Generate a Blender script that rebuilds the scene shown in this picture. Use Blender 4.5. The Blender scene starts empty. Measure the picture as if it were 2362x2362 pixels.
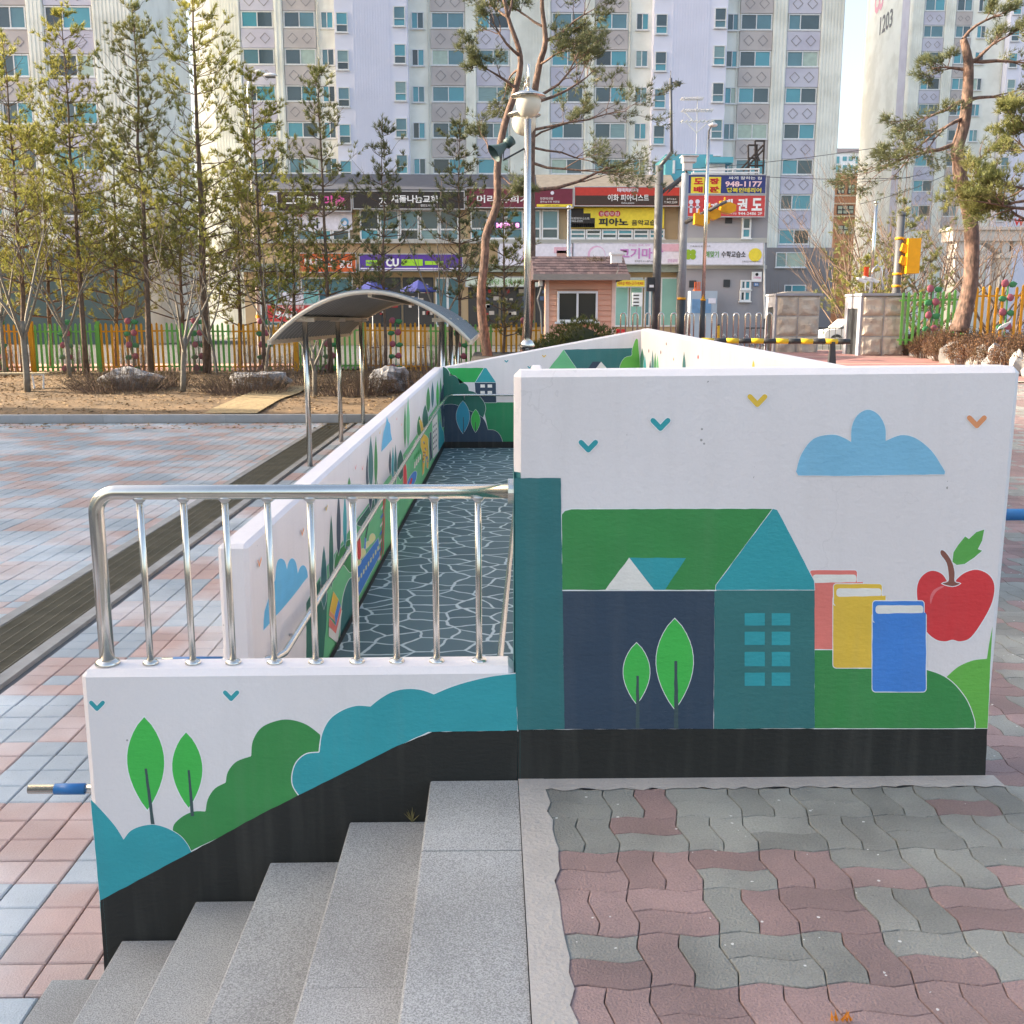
import bpy, bmesh, math, random
from mathutils import Vector, Matrix, noise as mnoise
R = math.radians
random.seed(7)
scn = bpy.context.scene
COL = scn.collection
# ------------------------------------------------------------------ camera, sky, sun, exposure
CAM_H = 1.65
PITCH = math.atan((1181 - 740) / 2362.0)
YAW = math.atan((1181 - 1137) / 2362.0)
cd = bpy.data.cameras.new('camera'); cam = bpy.data.objects.new('camera', cd); COL.objects.link(cam)
cam.location = (0, 0, CAM_H); cam.rotation_euler = (math.pi / 2 - PITCH, 0, -YAW)
cd.sensor_width = 36; cd.lens = 36; cd.clip_start = 0.05; cd.clip_end = 2000
scn.camera = cam
SUN_AZ, SUN_EL = R(-84), R(22)
w = bpy.data.worlds.new('World'); scn.world = w; w.use_nodes = True
wn = w.node_tree; wn.nodes.clear()
sk = wn.nodes.new('ShaderNodeTexSky'); sk.sky_type = 'NISHITA'; sk.sun_disc = False
sk.sun_elevation = SUN_EL; sk.sun_rotation = SUN_AZ; sk.air_density = 1.0; sk.dust_density = 4.0; sk.ozone_density = 1.0
bg = wn.nodes.new('ShaderNodeBackground'); bg.inputs[1].default_value = 0.15
wo = wn.nodes.new('ShaderNodeOutputWorld')
wn.links.new(sk.outputs[0], bg.inputs[0]); wn.links.new(bg.outputs[0], wo.inputs[0])
sl = bpy.data.lights.new('sun', 'SUN'); so = bpy.data.objects.new('sun', sl); COL.objects.link(so)
sl.energy = 3.3; sl.angle = R(0.5); sl.color = (1.0, 0.93, 0.82)
sdir = Vector((math.sin(SUN_AZ) * math.cos(SUN_EL), math.cos(SUN_AZ) * math.cos(SUN_EL), math.sin(SUN_EL)))
so.rotation_euler = (-sdir).to_track_quat('-Z', 'Y').to_euler(); so.location = sdir * 60
scn.view_settings.view_transform = 'Standard'; scn.view_settings.look = 'None'
scn.view_settings.exposure = 1.85; scn.view_settings.gamma = 1.0
scn.view_settings.use_white_balance = True; scn.view_settings.white_balance_temperature = 7350; scn.view_settings.white_balance_tint = 11
scn.cycles.max_bounces = 6; scn.cycles.diffuse_bounces = 4; scn.cycles.glossy_bounces = 3
scn.cycles.transparent_max_bounces = 6; scn.cycles.use_denoising = True

# ------------------------------------------------------------------ measuring: picture point -> point on a real plane
_fw = Vector((math.sin(YAW) * math.cos(PITCH), math.cos(YAW) * math.cos(PITCH), -math.sin(PITCH)))
_rt = Vector((math.cos(YAW), -math.sin(YAW), 0)); _up = _rt.cross(_fw); _O = Vector((0, 0, CAM_H))
K = 2362 / 1932.0
def ray(x, y): return _fw + _rt * ((x - 966) / 1932.0) - _up * ((y - 966) / 1932.0)
def ay(x, y, Y):
    d = ray(x, y); return _O + d * (Y / d.y)
def az(x, y, z):
    d = ray(x, y); return _O + d * ((z - CAM_H) / d.z)
def ap(x, y, p0, n):
    d = ray(x, y); return _O + d * ((Vector(p0) - _O).dot(n) / d.dot(n))
def sy(x, y, Y): return ay(x / K, y / K, Y)
def sz(x, y, z): return az(x / K, y / K, z)
def rect(x0, y0, x1, y1, Y):
    ym = (y0 + y1) / 2; xm = (x0 + x1) / 2
    return sy(x0, ym, Y).x, sy(x1, ym, Y).x, sy(xm, y1, Y).z, sy(xm, y0, Y).z

# ------------------------------------------------------------------ materials
MATS = {}
def mat(name, col, rough=0.7, var=0.12, scale=6.0, metal=0.0, bump=0.0, bscale=60.0, col2=None, c2amt=0.5, c2scale=3.0,
        rnd=0.0, spec=0.4, trans=0.0, emit=None, speck=None, stretch=None, coat=0.0, fine=0.0, drip=0.0, crack=0.0):
    if name in MATS: return MATS[name]
    m = bpy.data.materials.new(name); m.use_nodes = True; MATS[name] = m
    nt = m.node_tree; N = nt.nodes; L = nt.links
    b = N['Principled BSDF']
    b.inputs['Roughness'].default_value = rough; b.inputs['Metallic'].default_value = metal
    b.inputs['Specular IOR Level'].default_value = spec
    if coat: b.inputs['Coat Weight'].default_value = coat; b.inputs['Coat Roughness'].default_value = 0.1
    geo = N.new('ShaderNodeNewGeometry'); pos = geo.outputs['Position']
    if stretch:
        mp = N.new('ShaderNodeVectorMath'); mp.operation = 'MULTIPLY'; mp.inputs[1].default_value = stretch
        L.new(pos, mp.inputs[0]); pos = mp.outputs[0]
    def noise(sc, det=4):
        n = N.new('ShaderNodeTexNoise'); n.inputs['Scale'].default_value = sc; n.inputs['Detail'].default_value = det
        L.new(pos, n.inputs['Vector']); return n.outputs['Fac']
    def math_(op, a, bb, c=None):
        n = N.new('ShaderNodeMath'); n.operation = op
        for i, q in enumerate((a, bb, c)):
            if q is None: continue
            if isinstance(q, (int, float)): n.inputs[i].default_value = q
            else: L.new(q, n.inputs[i])
        return n.outputs[0]
    def mixc(f, a, bb, blend='MIX'):
        n = N.new('ShaderNodeMix'); n.data_type = 'RGBA'; n.blend_type = blend
        if isinstance(f, (int, float)): n.inputs[0].default_value = f
        else: L.new(f, n.inputs[0])
        for i, q in ((6, a), (7, bb)):
            if isinstance(q, tuple): n.inputs[i].default_value = (*q[:3], 1)
            else: L.new(q, n.inputs[i])
        return n.outputs[2]
    def ramp(f, lo, hi):
        n = N.new('ShaderNodeMapRange'); n.inputs[1].default_value = lo; n.inputs[2].default_value = hi; n.clamp = True
        L.new(f, n.inputs[0]); return n.outputs[0]
    c = tuple(col)
    if col2 is not None:
        c = mixc(math_('MULTIPLY', ramp(noise(c2scale), .42, .62), c2amt), c, tuple(col2))
    if var:
        f = math_('MULTIPLY_ADD', noise(scale), 2 * var * 1.6, 1 - var * 1.6)
        c = mixc(1.0, c, math_('MULTIPLY', f, 1.0), 'MULTIPLY')
    if fine:
        f = math_('MULTIPLY_ADD', noise(150, 2), 2 * fine, 1 - fine)
        c = mixc(1.0, c, f, 'MULTIPLY')
    if drip:
        dm = N.new('ShaderNodeVectorMath'); dm.operation = 'MULTIPLY'; dm.inputs[1].default_value = (9, 9, .7); L.new(geo.outputs['Position'], dm.inputs[0])
        dn = N.new('ShaderNodeTexNoise'); dn.inputs['Scale'].default_value = 1.6; dn.inputs['Detail'].default_value = 5; L.new(dm.outputs[0], dn.inputs['Vector'])
        c = mixc(math_('MULTIPLY', ramp(dn.outputs['Fac'], .5, .75), drip), c, (.30, .28, .25))
    if crack:
        cv = N.new('ShaderNodeTexVoronoi'); cv.feature = 'DISTANCE_TO_EDGE'; cv.inputs['Scale'].default_value = 1.1
        cn = N.new('ShaderNodeTexNoise'); cn.inputs['Scale'].default_value = 5; cn.inputs['Detail'].default_value = 6; L.new(geo.outputs['Position'], cn.inputs['Vector'])
        ca = N.new('ShaderNodeVectorMath'); ca.operation = 'MULTIPLY_ADD'; ca.inputs[1].default_value = (.35, .35, .35); L.new(cn.outputs['Color'], ca.inputs[0]); L.new(geo.outputs['Position'], ca.inputs[2]); L.new(ca.outputs[0], cv.inputs['Vector'])
        c = mixc(math_('MULTIPLY', math_('LESS_THAN', cv.outputs['Distance'], .0022), math_('MULTIPLY', ramp(noise(.9, 2), .5, .6), crack)), c, (.25, .23, .21))
    if rnd:
        oi = N.new('ShaderNodeObjectInfo')
        c = mixc(1.0, c, math_('MULTIPLY_ADD', oi.outputs['Random'], 2 * rnd, 1 - rnd), 'MULTIPLY')
    if speck:
        scol, sscale, thr = speck
        v = N.new('ShaderNodeTexVoronoi'); v.inputs['Scale'].default_value = sscale; L.new(pos, v.inputs['Vector'])
        f = math_('MULTIPLY', math_('LESS_THAN', v.outputs['Distance'], .17), math_('GREATER_THAN', noise(sscale * .31, 1), thr))
        c = mixc(math_('MULTIPLY', f, .8), c, scol)
    if isinstance(c, tuple): b.inputs['Base Color'].default_value = (*c[:3], 1)
    else: L.new(c, b.inputs['Base Color'])
    if bump:
        bp = N.new('ShaderNodeBump'); bp.inputs['Strength'].default_value = bump; bp.inputs['Distance'].default_value = 0.02
        L.new(noise(bscale, 3), bp.inputs['Height']); L.new(bp.outputs[0], b.inputs['Normal'])
    if emit:
        b.inputs['Emission Color'].default_value = (*emit[:3], 1); b.inputs['Emission Strength'].default_value = emit[3]
    if trans:
        tr = N.new('ShaderNodeBsdfTranslucent'); mx = N.new('ShaderNodeMixShader'); mx.inputs[0].default_value = trans
        if isinstance(c, tuple): tr.inputs[0].default_value = (*c[:3], 1)
        else: L.new(c, tr.inputs[0])
        L.new(b.outputs[0], mx.inputs[1]); L.new(tr.outputs[0], mx.inputs[2]); L.new(mx.outputs[0], N['Material Output'].inputs[0])
    return m
def srgb(r, g, b):
    f = lambda u: (u / 255 / 12.92) if u <= 10 else ((u / 255 + .055) / 1.055) ** 2.4
    return (f(r), f(g), f(b))

# ------------------------------------------------------------------ mesh builder
class MB:
    def __init__(s): s.v = []; s.f = []; s.m = []
    def add(s, vs, fs, mi=0):
        o = len(s.v); s.v += [tuple(p) for p in vs]; s.f += [tuple(o + i for i in q) for q in fs]; s.m += [mi] * len(fs); return s
    def box(s, x0, x1, y0, y1, z0, z1, mi=0):
        return s.add([(x0, y0, z0), (x1, y0, z0), (x1, y1, z0), (x0, y1, z0), (x0, y0, z1), (x1, y0, z1), (x1, y1, z1), (x0, y1, z1)],
                     [(0, 3, 2, 1), (4, 5, 6, 7), (0, 1, 5, 4), (1, 2, 6, 5), (2, 3, 7, 6), (3, 0, 4, 7)], mi)
    def hexa(s, b4, t4, mi=0):
        return s.add(list(b4) + list(t4), [(0, 3, 2, 1), (4, 5, 6, 7), (0, 1, 5, 4), (1, 2, 6, 5), (2, 3, 7, 6), (3, 0, 4, 7)], mi)
    def path(s, pts, rad, n=6, mi=0, caps=True):
        pts = [Vector(p) for p in pts]
        if not isinstance(rad, (list, tuple)): rad = [rad] * len(pts)
        rings = []; o = len(s.v); prev = None
        for i, p in enumerate(pts):
            a = pts[max(i - 1, 0)]; bb = pts[min(i + 1, len(pts) - 1)]; t = (bb - a)
            if t.length < 1e-9: t = Vector((0, 0, 1))
            t.normalize()
            if prev is None:
                u = t.cross(Vector((0, 0, 1))) if abs(t.z) < .95 else t.cross(Vector((1, 0, 0)))
            else:
                u = prev - t * prev.dot(t)
                if u.length < 1e-6: u = t.cross(Vector((.3, 1, .2)))
            u.normalize(); prev = u; vv = t.cross(u)
            for k in range(n):
                a2 = 2 * math.pi * k / n
                s.v.append(tuple(p + (u * math.cos(a2) + vv * math.sin(a2)) * rad[i]))
        for i in range(len(pts) - 1):
            for k in range(n):
                s.f.append((o + i * n + k, o + i * n + (k + 1) % n, o + (i + 1) * n + (k + 1) % n, o + (i + 1) * n + k)); s.m.append(mi)
        if caps:
            s.f.append(tuple(o + k for k in reversed(range(n)))); s.m.append(mi)
            s.f.append(tuple(o + (len(pts) - 1) * n + k for k in range(n))); s.m.append(mi)
        return s
    def lathe(s, c, prof, n=12, mi=0):
        o = len(s.v)
        for (r, z) in prof:
            for k in range(n):
                a = 2 * math.pi * k / n; s.v.append((c[0] + r * math.cos(a), c[1] + r * math.sin(a), c[2] + z))
        for i in range(len(prof) - 1):
            for k in range(n):
                s.f.append((o + i * n + k, o + i * n + (k + 1) % n, o + (i + 1) * n + (k + 1) % n, o + (i + 1) * n + k)); s.m.append(mi)
        s.f.append(tuple(o + k for k in reversed(range(n)))); s.m.append(mi)
        s.f.append(tuple(o + (len(prof) - 1) * n + k for k in range(n))); s.m.append(mi)
        return s
    def prism(s, poly, vec, mi=0):
        n = len(poly); poly = [Vector(p) for p in poly]; vec = Vector(vec); o = len(s.v)
        s.v += [tuple(p) for p in poly] + [tuple(p + vec) for p in poly]
        s.f.append(tuple(o + i for i in reversed(range(n)))); s.f.append(tuple(o + n + i for i in range(n)))
        s.f += [(o + i, o + (i + 1) % n, o + n + (i + 1) % n, o + n + i) for i in range(n)]; s.m += [mi] * (n + 2)
        return s
    def poly(s, pts, mi=0): return s.add(pts, [tuple(range(len(pts)))], mi)
    def rock(s, c, r, seed, nu=12, nv=8, mi=0, rough=.25):
        o = len(s.v); off = Vector((seed * 7.3, seed * 3.1, seed * 1.7))
        for j in range(nv + 1):
            ph = math.pi * j / nv
            for i in range(nu):
                t = 2 * math.pi * i / nu; d = Vector((math.sin(ph) * math.cos(t), math.sin(ph) * math.sin(t), math.cos(ph)))
                k = 1 + rough * (mnoise.noise(d * 1.3 + off) * 1.4 + mnoise.noise(d * 3.1 + off) * .6)
                s.v.append((c[0] + d.x * r[0] * k, c[1] + d.y * r[1] * k, c[2] + d.z * r[2] * k))
        for j in range(nv):
            for i in range(nu):
                s.f.append((o + j * nu + i, o + (j + 1) * nu + i, o + (j + 1) * nu + (i + 1) % nu, o + j * nu + (i + 1) % nu)); s.m.append(mi)
        return s
    def mesh(s, name, mats, smooth=False, org=(0, 0, 0)):
        me = bpy.data.meshes.new(name); ox, oy, oz = org
        me.from_pydata([(a - ox, b - oy, c - oz) for a, b, c in s.v], [], s.f)
        for m in (mats if isinstance(mats, (list, tuple)) else [mats]): me.materials.append(m)
        if len(me.materials) > 1: me.polygons.foreach_set('material_index', s.m)
        if smooth: me.polygons.foreach_set('use_smooth', [True] * len(me.polygons))
        me.update(); return me
    def build(s, name, mats, parent=None, smooth=False, org=None, **tags):
        o_ = wloc(parent) if parent else Vector(org or (0, 0, 0))
        ob = bpy.data.objects.new(name, s.mesh(name, mats, smooth, o_)); COL.objects.link(ob)
        if parent: ob.parent = parent
        else: ob.location = o_
        if smooth == 'auto': pass
        for k_, v_ in tags.items(): ob[k_] = v_
        return ob
def wloc(o):
    l = Vector((0, 0, 0))
    while o: l += o.location; o = o.parent
    return l
def thing(name, label, cat, loc=(0, 0, 0), group=None):
    o = bpy.data.objects.new(name, None); COL.objects.link(o); o.location = loc; o.empty_display_size = .1
    o['label'] = label; o['category'] = cat; o['kind'] = 'thing'
    if group: o['group'] = group
    return o
def tag(o, label, cat, group=None):
    o['label'] = label; o['category'] = cat; o['kind'] = 'thing'
    if group: o['group'] = group
    return o
def inst(name, me, loc, parent=None, rz=0.0):
    ob = bpy.data.objects.new(name, me); COL.objects.link(ob)
    if parent: ob.parent = parent; ob.location = Vector(loc) - wloc(parent)
    else: ob.location = loc
    ob.rotation_euler.z = rz; return ob
def struct(ob): ob['kind'] = 'structure'; return ob
def text_mesh(body, x0, x1, z0, z1, Y, m, parent, name='lettering', bold=0.02, shear=0.0, keep=False, depth=.012):
    cu = bpy.data.curves.new('t', 'FONT'); cu.body = body; cu.size = 1; cu.offset = bold; cu.extrude = 0.0; cu.resolution_u = 2; cu.shear = shear
    to = bpy.data.objects.new('t', cu); me = bpy.data.meshes.new_from_object(to)
    bpy.data.objects.remove(to)
    if text_mesh.keep: bpy.data.curves.remove(cu)
    else: text_mesh.keep = cu
    if not me.vertices: return None
    xs = [v.co.x for v in me.vertices]; ys = [v.co.y for v in me.vertices]
    bx, by, sx, sy_ = min(xs), min(ys), max(max(xs) - min(xs), 1e-4), max(max(ys) - min(ys), 1e-4)
    kx = (x1 - x0) / sx; kz = (z1 - z0) / sy_
    if keep: kx = kz = min(kx, kz)
    o_ = wloc(parent)
    for v in me.vertices:
        v.co = (x0 + (v.co.x - bx) * kx - o_.x, Y - o_.y, z0 + (v.co.y - by) * kz - o_.z)
    me.materials.clear(); me.materials.append(m); me.update()
    ob = bpy.data.objects.new(name, me); COL.objects.link(ob); ob.parent = parent; return ob
text_mesh.keep = None
def crv(pts, n=6, closed=True):
    out = []; P = [Vector((p[0], p[1], 0)) for p in pts]; N = len(P)
    rng = range(N if closed else N - 1)
    for i in rng:
        g = (lambda j: P[j % N]) if closed else (lambda j: P[max(0, min(N - 1, j))])
        p0, p1, p2, p3 = g(i - 1), g(i), g(i + 1), g(i + 2)
        for k in range(n):
            t = k / n
            q = .5 * ((2 * p1) + (p2 - p0) * t + (2 * p0 - 5 * p1 + 4 * p2 - p3) * t * t + (3 * p1 - p0 - 3 * p2 + p3) * t ** 3)
            out.append((q.x, q.y))
    if not closed: out.append((P[-1].x, P[-1].y))
    return out

# ------------------------------------------------------------------ common materials
M_white = mat('painted_white', srgb(236, 230, 230), .62, .035, 2.2, bump=.12, bscale=55, col2=srgb(222, 214, 212), c2amt=.5, c2scale=1.1, fine=.03, drip=.06, crack=.10, speck=((.3, .28, .26), 38, .72))
M_concrete = mat('concrete', (.36, .35, .33), .85, .16, 5, bump=.25, bscale=90, col2=(.24, .23, .21), c2amt=.5)
M_steel = mat('stainless_steel', (.72, .69, .63), .24, .08, 14, metal=1.0)
M_steel2 = mat('steel_dull', (.62, .62, .62), .32, .1, 6, metal=1.0)
M_blue_sleeve = mat('blue_sleeve', srgb(40, 110, 170), .4)
M_dark = mat('dark_metal', (.04, .045, .05), .5)
M_grey = mat('grey_metal', (.10, .105, .115), .5)
M_wplastic = mat('white_plastic', (.72, .72, .72), .45)

# ------------------------------------------------------------------ ground, terraces, soil, street
PZ = -0.80
struct(MB().box(-400, 400, -60, 900, -1.6, -1.12).build('ground', mat('earth', (.16, .13, .1), .95, .2, .5)))
M_soil = mat('soil', (.235, .155, .088), .95, .25, 1.7, bump=.5, bscale=26, col2=(.15, .105, .065), c2amt=.8, c2scale=1.6, fine=.3, speck=((.45, .36, .24), 16, .52))
M_asphalt = mat('asphalt', (.10, .10, .10), .9, .2, 2)
M_redpave = mat('red_paving', srgb(168, 122, 116), .85, .14, 2.5, col2=srgb(140, 104, 100), c2amt=.6, bump=.2, bscale=40, fine=.1)
M_joint = mat('sand_joint', (.07, .066, .06), .95, .2, 9)
def tz(X, Y):                     # level of the upper terrace (rises gently towards the gate)
    if Y < 8: return 0.0
    return .68 * min(1, (Y - 8) / 22.0)
def terrace(name, x0, x1, y0, y1, m, dz, nx=6, ny=12):
    mb = MB(); ids = []
    for j in range(ny + 1):
        for i in range(nx + 1):
            X = x0 + (x1 - x0) * i / nx; Y = y0 + (y1 - y0) * j / ny; mb.v.append((X, Y, tz(X, Y) + dz))
    for j in range(ny):
        for i in range(nx):
            a = j * (nx + 1) + i; mb.f.append((a, a + 1, a + nx + 2, a + nx + 1)); mb.m.append(0)
    ring = [i for i in range(nx + 1)] + [(j * (nx + 1) + nx) for j in range(1, ny + 1)] + [(ny * (nx + 1) + i) for i in range(nx - 1, -1, -1)] + [j * (nx + 1) for j in range(ny - 1, 0, -1)]
    o = len(mb.v); mb.v += [(mb.v[i][0], mb.v[i][1], -1.1) for i in ring]; n = len(ring)
    for k in range(n): mb.f.append((ring[k], o + k, o + (k + 1) % n, ring[(k + 1) % n])); mb.m.append(0)
    return struct(mb.build(name, m))
terrace('upper_ground', .088, 60, -8, 3.62, M_joint, -.045)
terrace('upper_ground', 2.14, 60, 3.62, 16.3, M_joint, -.045)
terrace('upper_ground', 1.0, 2.138, 3.62, 5.85, M_joint, -.046)
terrace('upper_ground', -.6, 60, 16.48, 34.6, M_joint, -.045)
def road_sheet(name, x0, x1, y0, y1, m, dz):
    mb = MB(); ny = 12
    for j in range(ny + 1):
        Y = y0 + (y1 - y0) * j / ny; mb.v += [(x0, Y, tz(0, Y) + dz), (x1, Y, tz(0, Y) + dz)]
    for j in range(ny): mb.f.append((2 * j, 2 * j + 1, 2 * j + 3, 2 * j + 2)); mb.m.append(0)
    return struct(mb.build(name, m))
road_sheet('red_pavement', 2.6, 40, 21.2, 34.5, M_redpave, .0)
for k_ in range(6):
    road_sheet('stone_strip', 2.6, 40, 21.05 + k_ * 2.6, 21.18 + k_ * 2.6, mat('pale_strip', srgb(190, 178, 160), .85, .1), .006)
# street beyond the fence
mb = MB(); nx, ny = 30, 8
for j in range(ny + 1):
    Y = 34.6 + (54 - 34.6) * (j / ny)
    for i in range(nx + 1):
        X = -120 + 240 * i / nx; t = max(0, min(1, (X + 3) / 8)); k2 = j / ny
        mb.v.append((X, Y, (.68 * t - .03) * (1 - k2) + .22 * k2))
for j in range(ny):
    for i in range(nx):
        a = j * (nx + 1) + i; mb.f.append((a, a + 1, a + nx + 2, a + nx + 1)); mb.m.append(0)
struct(mb.build('street', M_asphalt))
struct(MB().poly([(-120, 35.0, .004), (-1.5, 35.0, .004), (-1.5, 39.2, .06), (-120, 39.2, .06)]).build('pavement', mat('pink_pavement', srgb(205, 160, 145), .85, .12, 2)))
struct(MB().poly([(-400, 54, .22), (400, 54, .22), (400, 900, .22), (-400, 900, .22)]).build('far_ground', M_asphalt))
# soil bed
mb = MB(); nx, ny = 90, 22
for j in range(ny + 1):
    for i in range(nx + 1):
        X = -46 + 45.4 * i / nx; Y = 25.32 + (34.7 - 25.32) * j / ny; t = j / ny
        z = -.68 + .68 * (t ** .8) + .07 * mnoise.noise(Vector((X * .6, Y * .6, 0))) * min(1, t * 5) + .025 * mnoise.noise(Vector((X * 2.1, Y * 2.1, 3)))
        mb.v.append((X, Y, z))
def soilz(X, Y):
    t = max(0, min(1, (Y - 25.32) / 9.38)); return -.68 + .68 * (t ** .8) + .07 * mnoise.noise(Vector((X * .6, Y * .6, 0))) * min(1, t * 5)
for j in range(ny):
    for i in range(nx):
        a = j * (nx + 1) + i; mb.f.append((a, a + 1, a + nx + 2, a + nx + 1)); mb.m.append(0)
struct(mb.build('soil_bed', M_soil, smooth=True))
# straw mat strip lying in the bed
mb = MB(); p = [sz(430, 950, -.6), sz(505, 965, -.6)]
Xa, Xb = -7.15, -5.85
for j in range(9):
    Y = 25.5 + .62 * j
    for X in (Xa + .06 * j, Xb + .06 * j): mb.v.append((X, Y, soilz(X, Y) + .05))
for j in range(8): mb.f.append((2 * j, 2 * j + 1, 2 * j + 3, 2 * j + 2)); mb.m.append(0)
tag(mb.build('straw_mat', mat('straw', (.36, .27, .15), .95, .3, 9, bump=.8, bscale=40)), 'woven straw mat lying on the soil between two low shrubs', 'mat')
# kerb stones of the bed
k0 = thing('kerb', 'pale granite kerb edging the soil bed along the plaza', 'kerb', (-20, 25.2, PZ))
kb = MB().box(-.488, .488, -.09, .09, 0, .2).mesh('kerb_stone', mat('kerb_granite', (.42, .42, .42), .8, .1, 5, fine=.15, rnd=.08))
for i in range(34): inst('kerb_stone', kb, (-33.5 + i * .98, 25.21, PZ - .005), k0)
# ------------------------------------------------------------------ plaza tiles
struct(MB().poly([(-60, -8, PZ - .03), (-.3, -8, PZ - .03), (-.3, 25.15, PZ - .03), (-60, 25.15, PZ - .03)]).build('plaza', mat('plaza_joint', (.16, .155, .15), .95, .15, 5)))
TP = .195
M_tgrey = mat('tile_grey', srgb(162, 173, 180), .36, .14, 2.0, bump=.25, bscale=130, col2=srgb(206, 213, 217), c2amt=.85, c2scale=.8, fine=.2, rnd=.08, spec=.5, speck=((.2, .21, .22), 60, .6))  # pale second colour paints the plaza's whitish sky glare into the tiles
M_tred = mat('tile_red', srgb(186, 157, 149), .36, .16, 2.0, bump=.25, bscale=130, col2=srgb(210, 206, 206), c2amt=.9, c2scale=.8, fine=.2, rnd=.10, spec=.5)  # same whitish glare put into the red tile colour
def tile_mb(mb, cx, cy, cz, hw, hd, h=.028, ch=.006, mi=0):
    x0, x1, y0, y1 = cx - hw, cx + hw, cy - hd, cy + hd
    v = [(x0, y0, cz - h), (x1, y0, cz - h), (x1, y1, cz - h), (x0, y1, cz - h), (x0, y0, cz - ch), (x1, y0, cz - ch), (x1, y1, cz - ch), (x0, y1, cz - ch),
         (x0 + ch, y0 + ch, cz), (x1 - ch, y0 + ch, cz), (x1 - ch, y1 - ch, cz), (x0 + ch, y1 - ch, cz)]
    f = [(8, 9, 10, 11)] + [(4 + i, 4 + (i + 1) % 4, 8 + (i + 1) % 4, 8 + i) for i in range(4)] + [(i, (i + 1) % 4, 4 + (i + 1) % 4, 4 + i) for i in range(4)]
    mb.add(v, f, mi)
pl = bpy.data.objects['plaza']
tm = {}
for c_, m_ in ((0, M_tgrey), (1, M_tred)):
    q = MB(); tile_mb(q, 0, 0, 0, TP / 2 - .0035, TP / 2 - .0035); tm[c_] = q.mesh('tile', m_)
tl = []; rt_ = random.Random(3)
for j in range(0, 112):
    Y = 3.42 + TP * (j + .5)
    for i in range(0, 90):
        X = -1.35 - TP * (i + .5) + .0
        if X < -.60 * Y - 1.6 or Y > 24.98: continue
        if -4.14 < X < -3.36: continue
        if Y > 5.0 and X > -1.40 + .0405 * (Y - 5): continue
        if Y <= 5.0 and X > -1.36: continue
        c_ = (math.floor((X + 1.909) / (4 * TP)) + math.floor((Y - 4.206) / (4 * TP))) % 2
        if rt_.random() < .025: c_ = 1 - c_
        vis = X > -.49 * Y - .2
        tl.append((0 if vis else 1, Y + .25 * abs(X), X, Y, c_))
# tiles left of the foot of the stairs
for j in range(1, 10):
    Y = 3.42 - TP * (j - .5)
    for i in range(0, 20):
        X = -1.68 - TP * (i + .5); c_ = (math.floor((X + 1.909) / (4 * TP)) + math.floor((Y - 4.206) / (4 * TP))) % 2
        tl.append((0 if Y > 2.4 else 1, Y + .25 * abs(X), X, Y, c_))
tl.sort()
big = [MB(), MB()]
for n_, (vis, key, X, Y, c_) in enumerate(tl):
    z = PZ + rt_.uniform(-.0022, .0022)
    if n_ < 300: inst('tile', tm[c_], (X, Y, z), pl)
    else: tile_mb(big[c_], X, Y, z, TP / 2 - .0035, TP / 2 - .0035)
for c_, m_ in ((0, M_tgrey), (1, M_tred)):
    ob = big[c_].build('tiles', m_, pl); ob['kind'] = 'stuff'
# left part of the plaza beyond the tiled wedge, and trench drain
M_rust = mat('drain_steel', (.19, .165, .115), .6, .25, 4, metal=.3)
dr = thing('trench_drain', 'long brown steel grating drain running across the tiled plaza', 'drain', (-3.75, 14, PZ))
MB().box(-4.125, -4.02, 3.4, 24.9, PZ - .03, PZ + .006).build('kerb_strip', M_concrete, dr)
MB().box(-3.475, -3.37, 3.4, 24.9, PZ - .03, PZ + .006).build('kerb_strip', M_concrete, dr)
MB().poly([(-4.02, 3.4, PZ - .022), (-3.475, 3.4, PZ - .022), (-3.475, 24.9, PZ - .022), (-4.02, 24.9, PZ - .022)]).build('trench', mat('trench_dark', (.03, .027, .02), .95), dr)
g1 = MB()
for i in range(6):
    X = -4.0 + i * .1; g1.box(X - .004, X + .004, -.495, .495, -.018, 0.0)
for j in range(33):
    Y = -.48 + j * .03; g1.box(-4.01, -3.485, Y - .0035, Y + .0035, -.016, -.003)
gme = g1.mesh('grating', M_rust, org=(-3.75, 0, 0))
for i in range(21): inst('grating', gme, (-3.75, 4.0 + i, PZ + .004), dr)
d2 = thing('trench_drain', 'narrow grating drain at the foot of the granite kerb', 'drain', (-20, 25.05, PZ))
MB().box(-34, -.7, 24.99, 25.1, PZ - .03, PZ + .004).build('grating', M_rust, d2)

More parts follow.
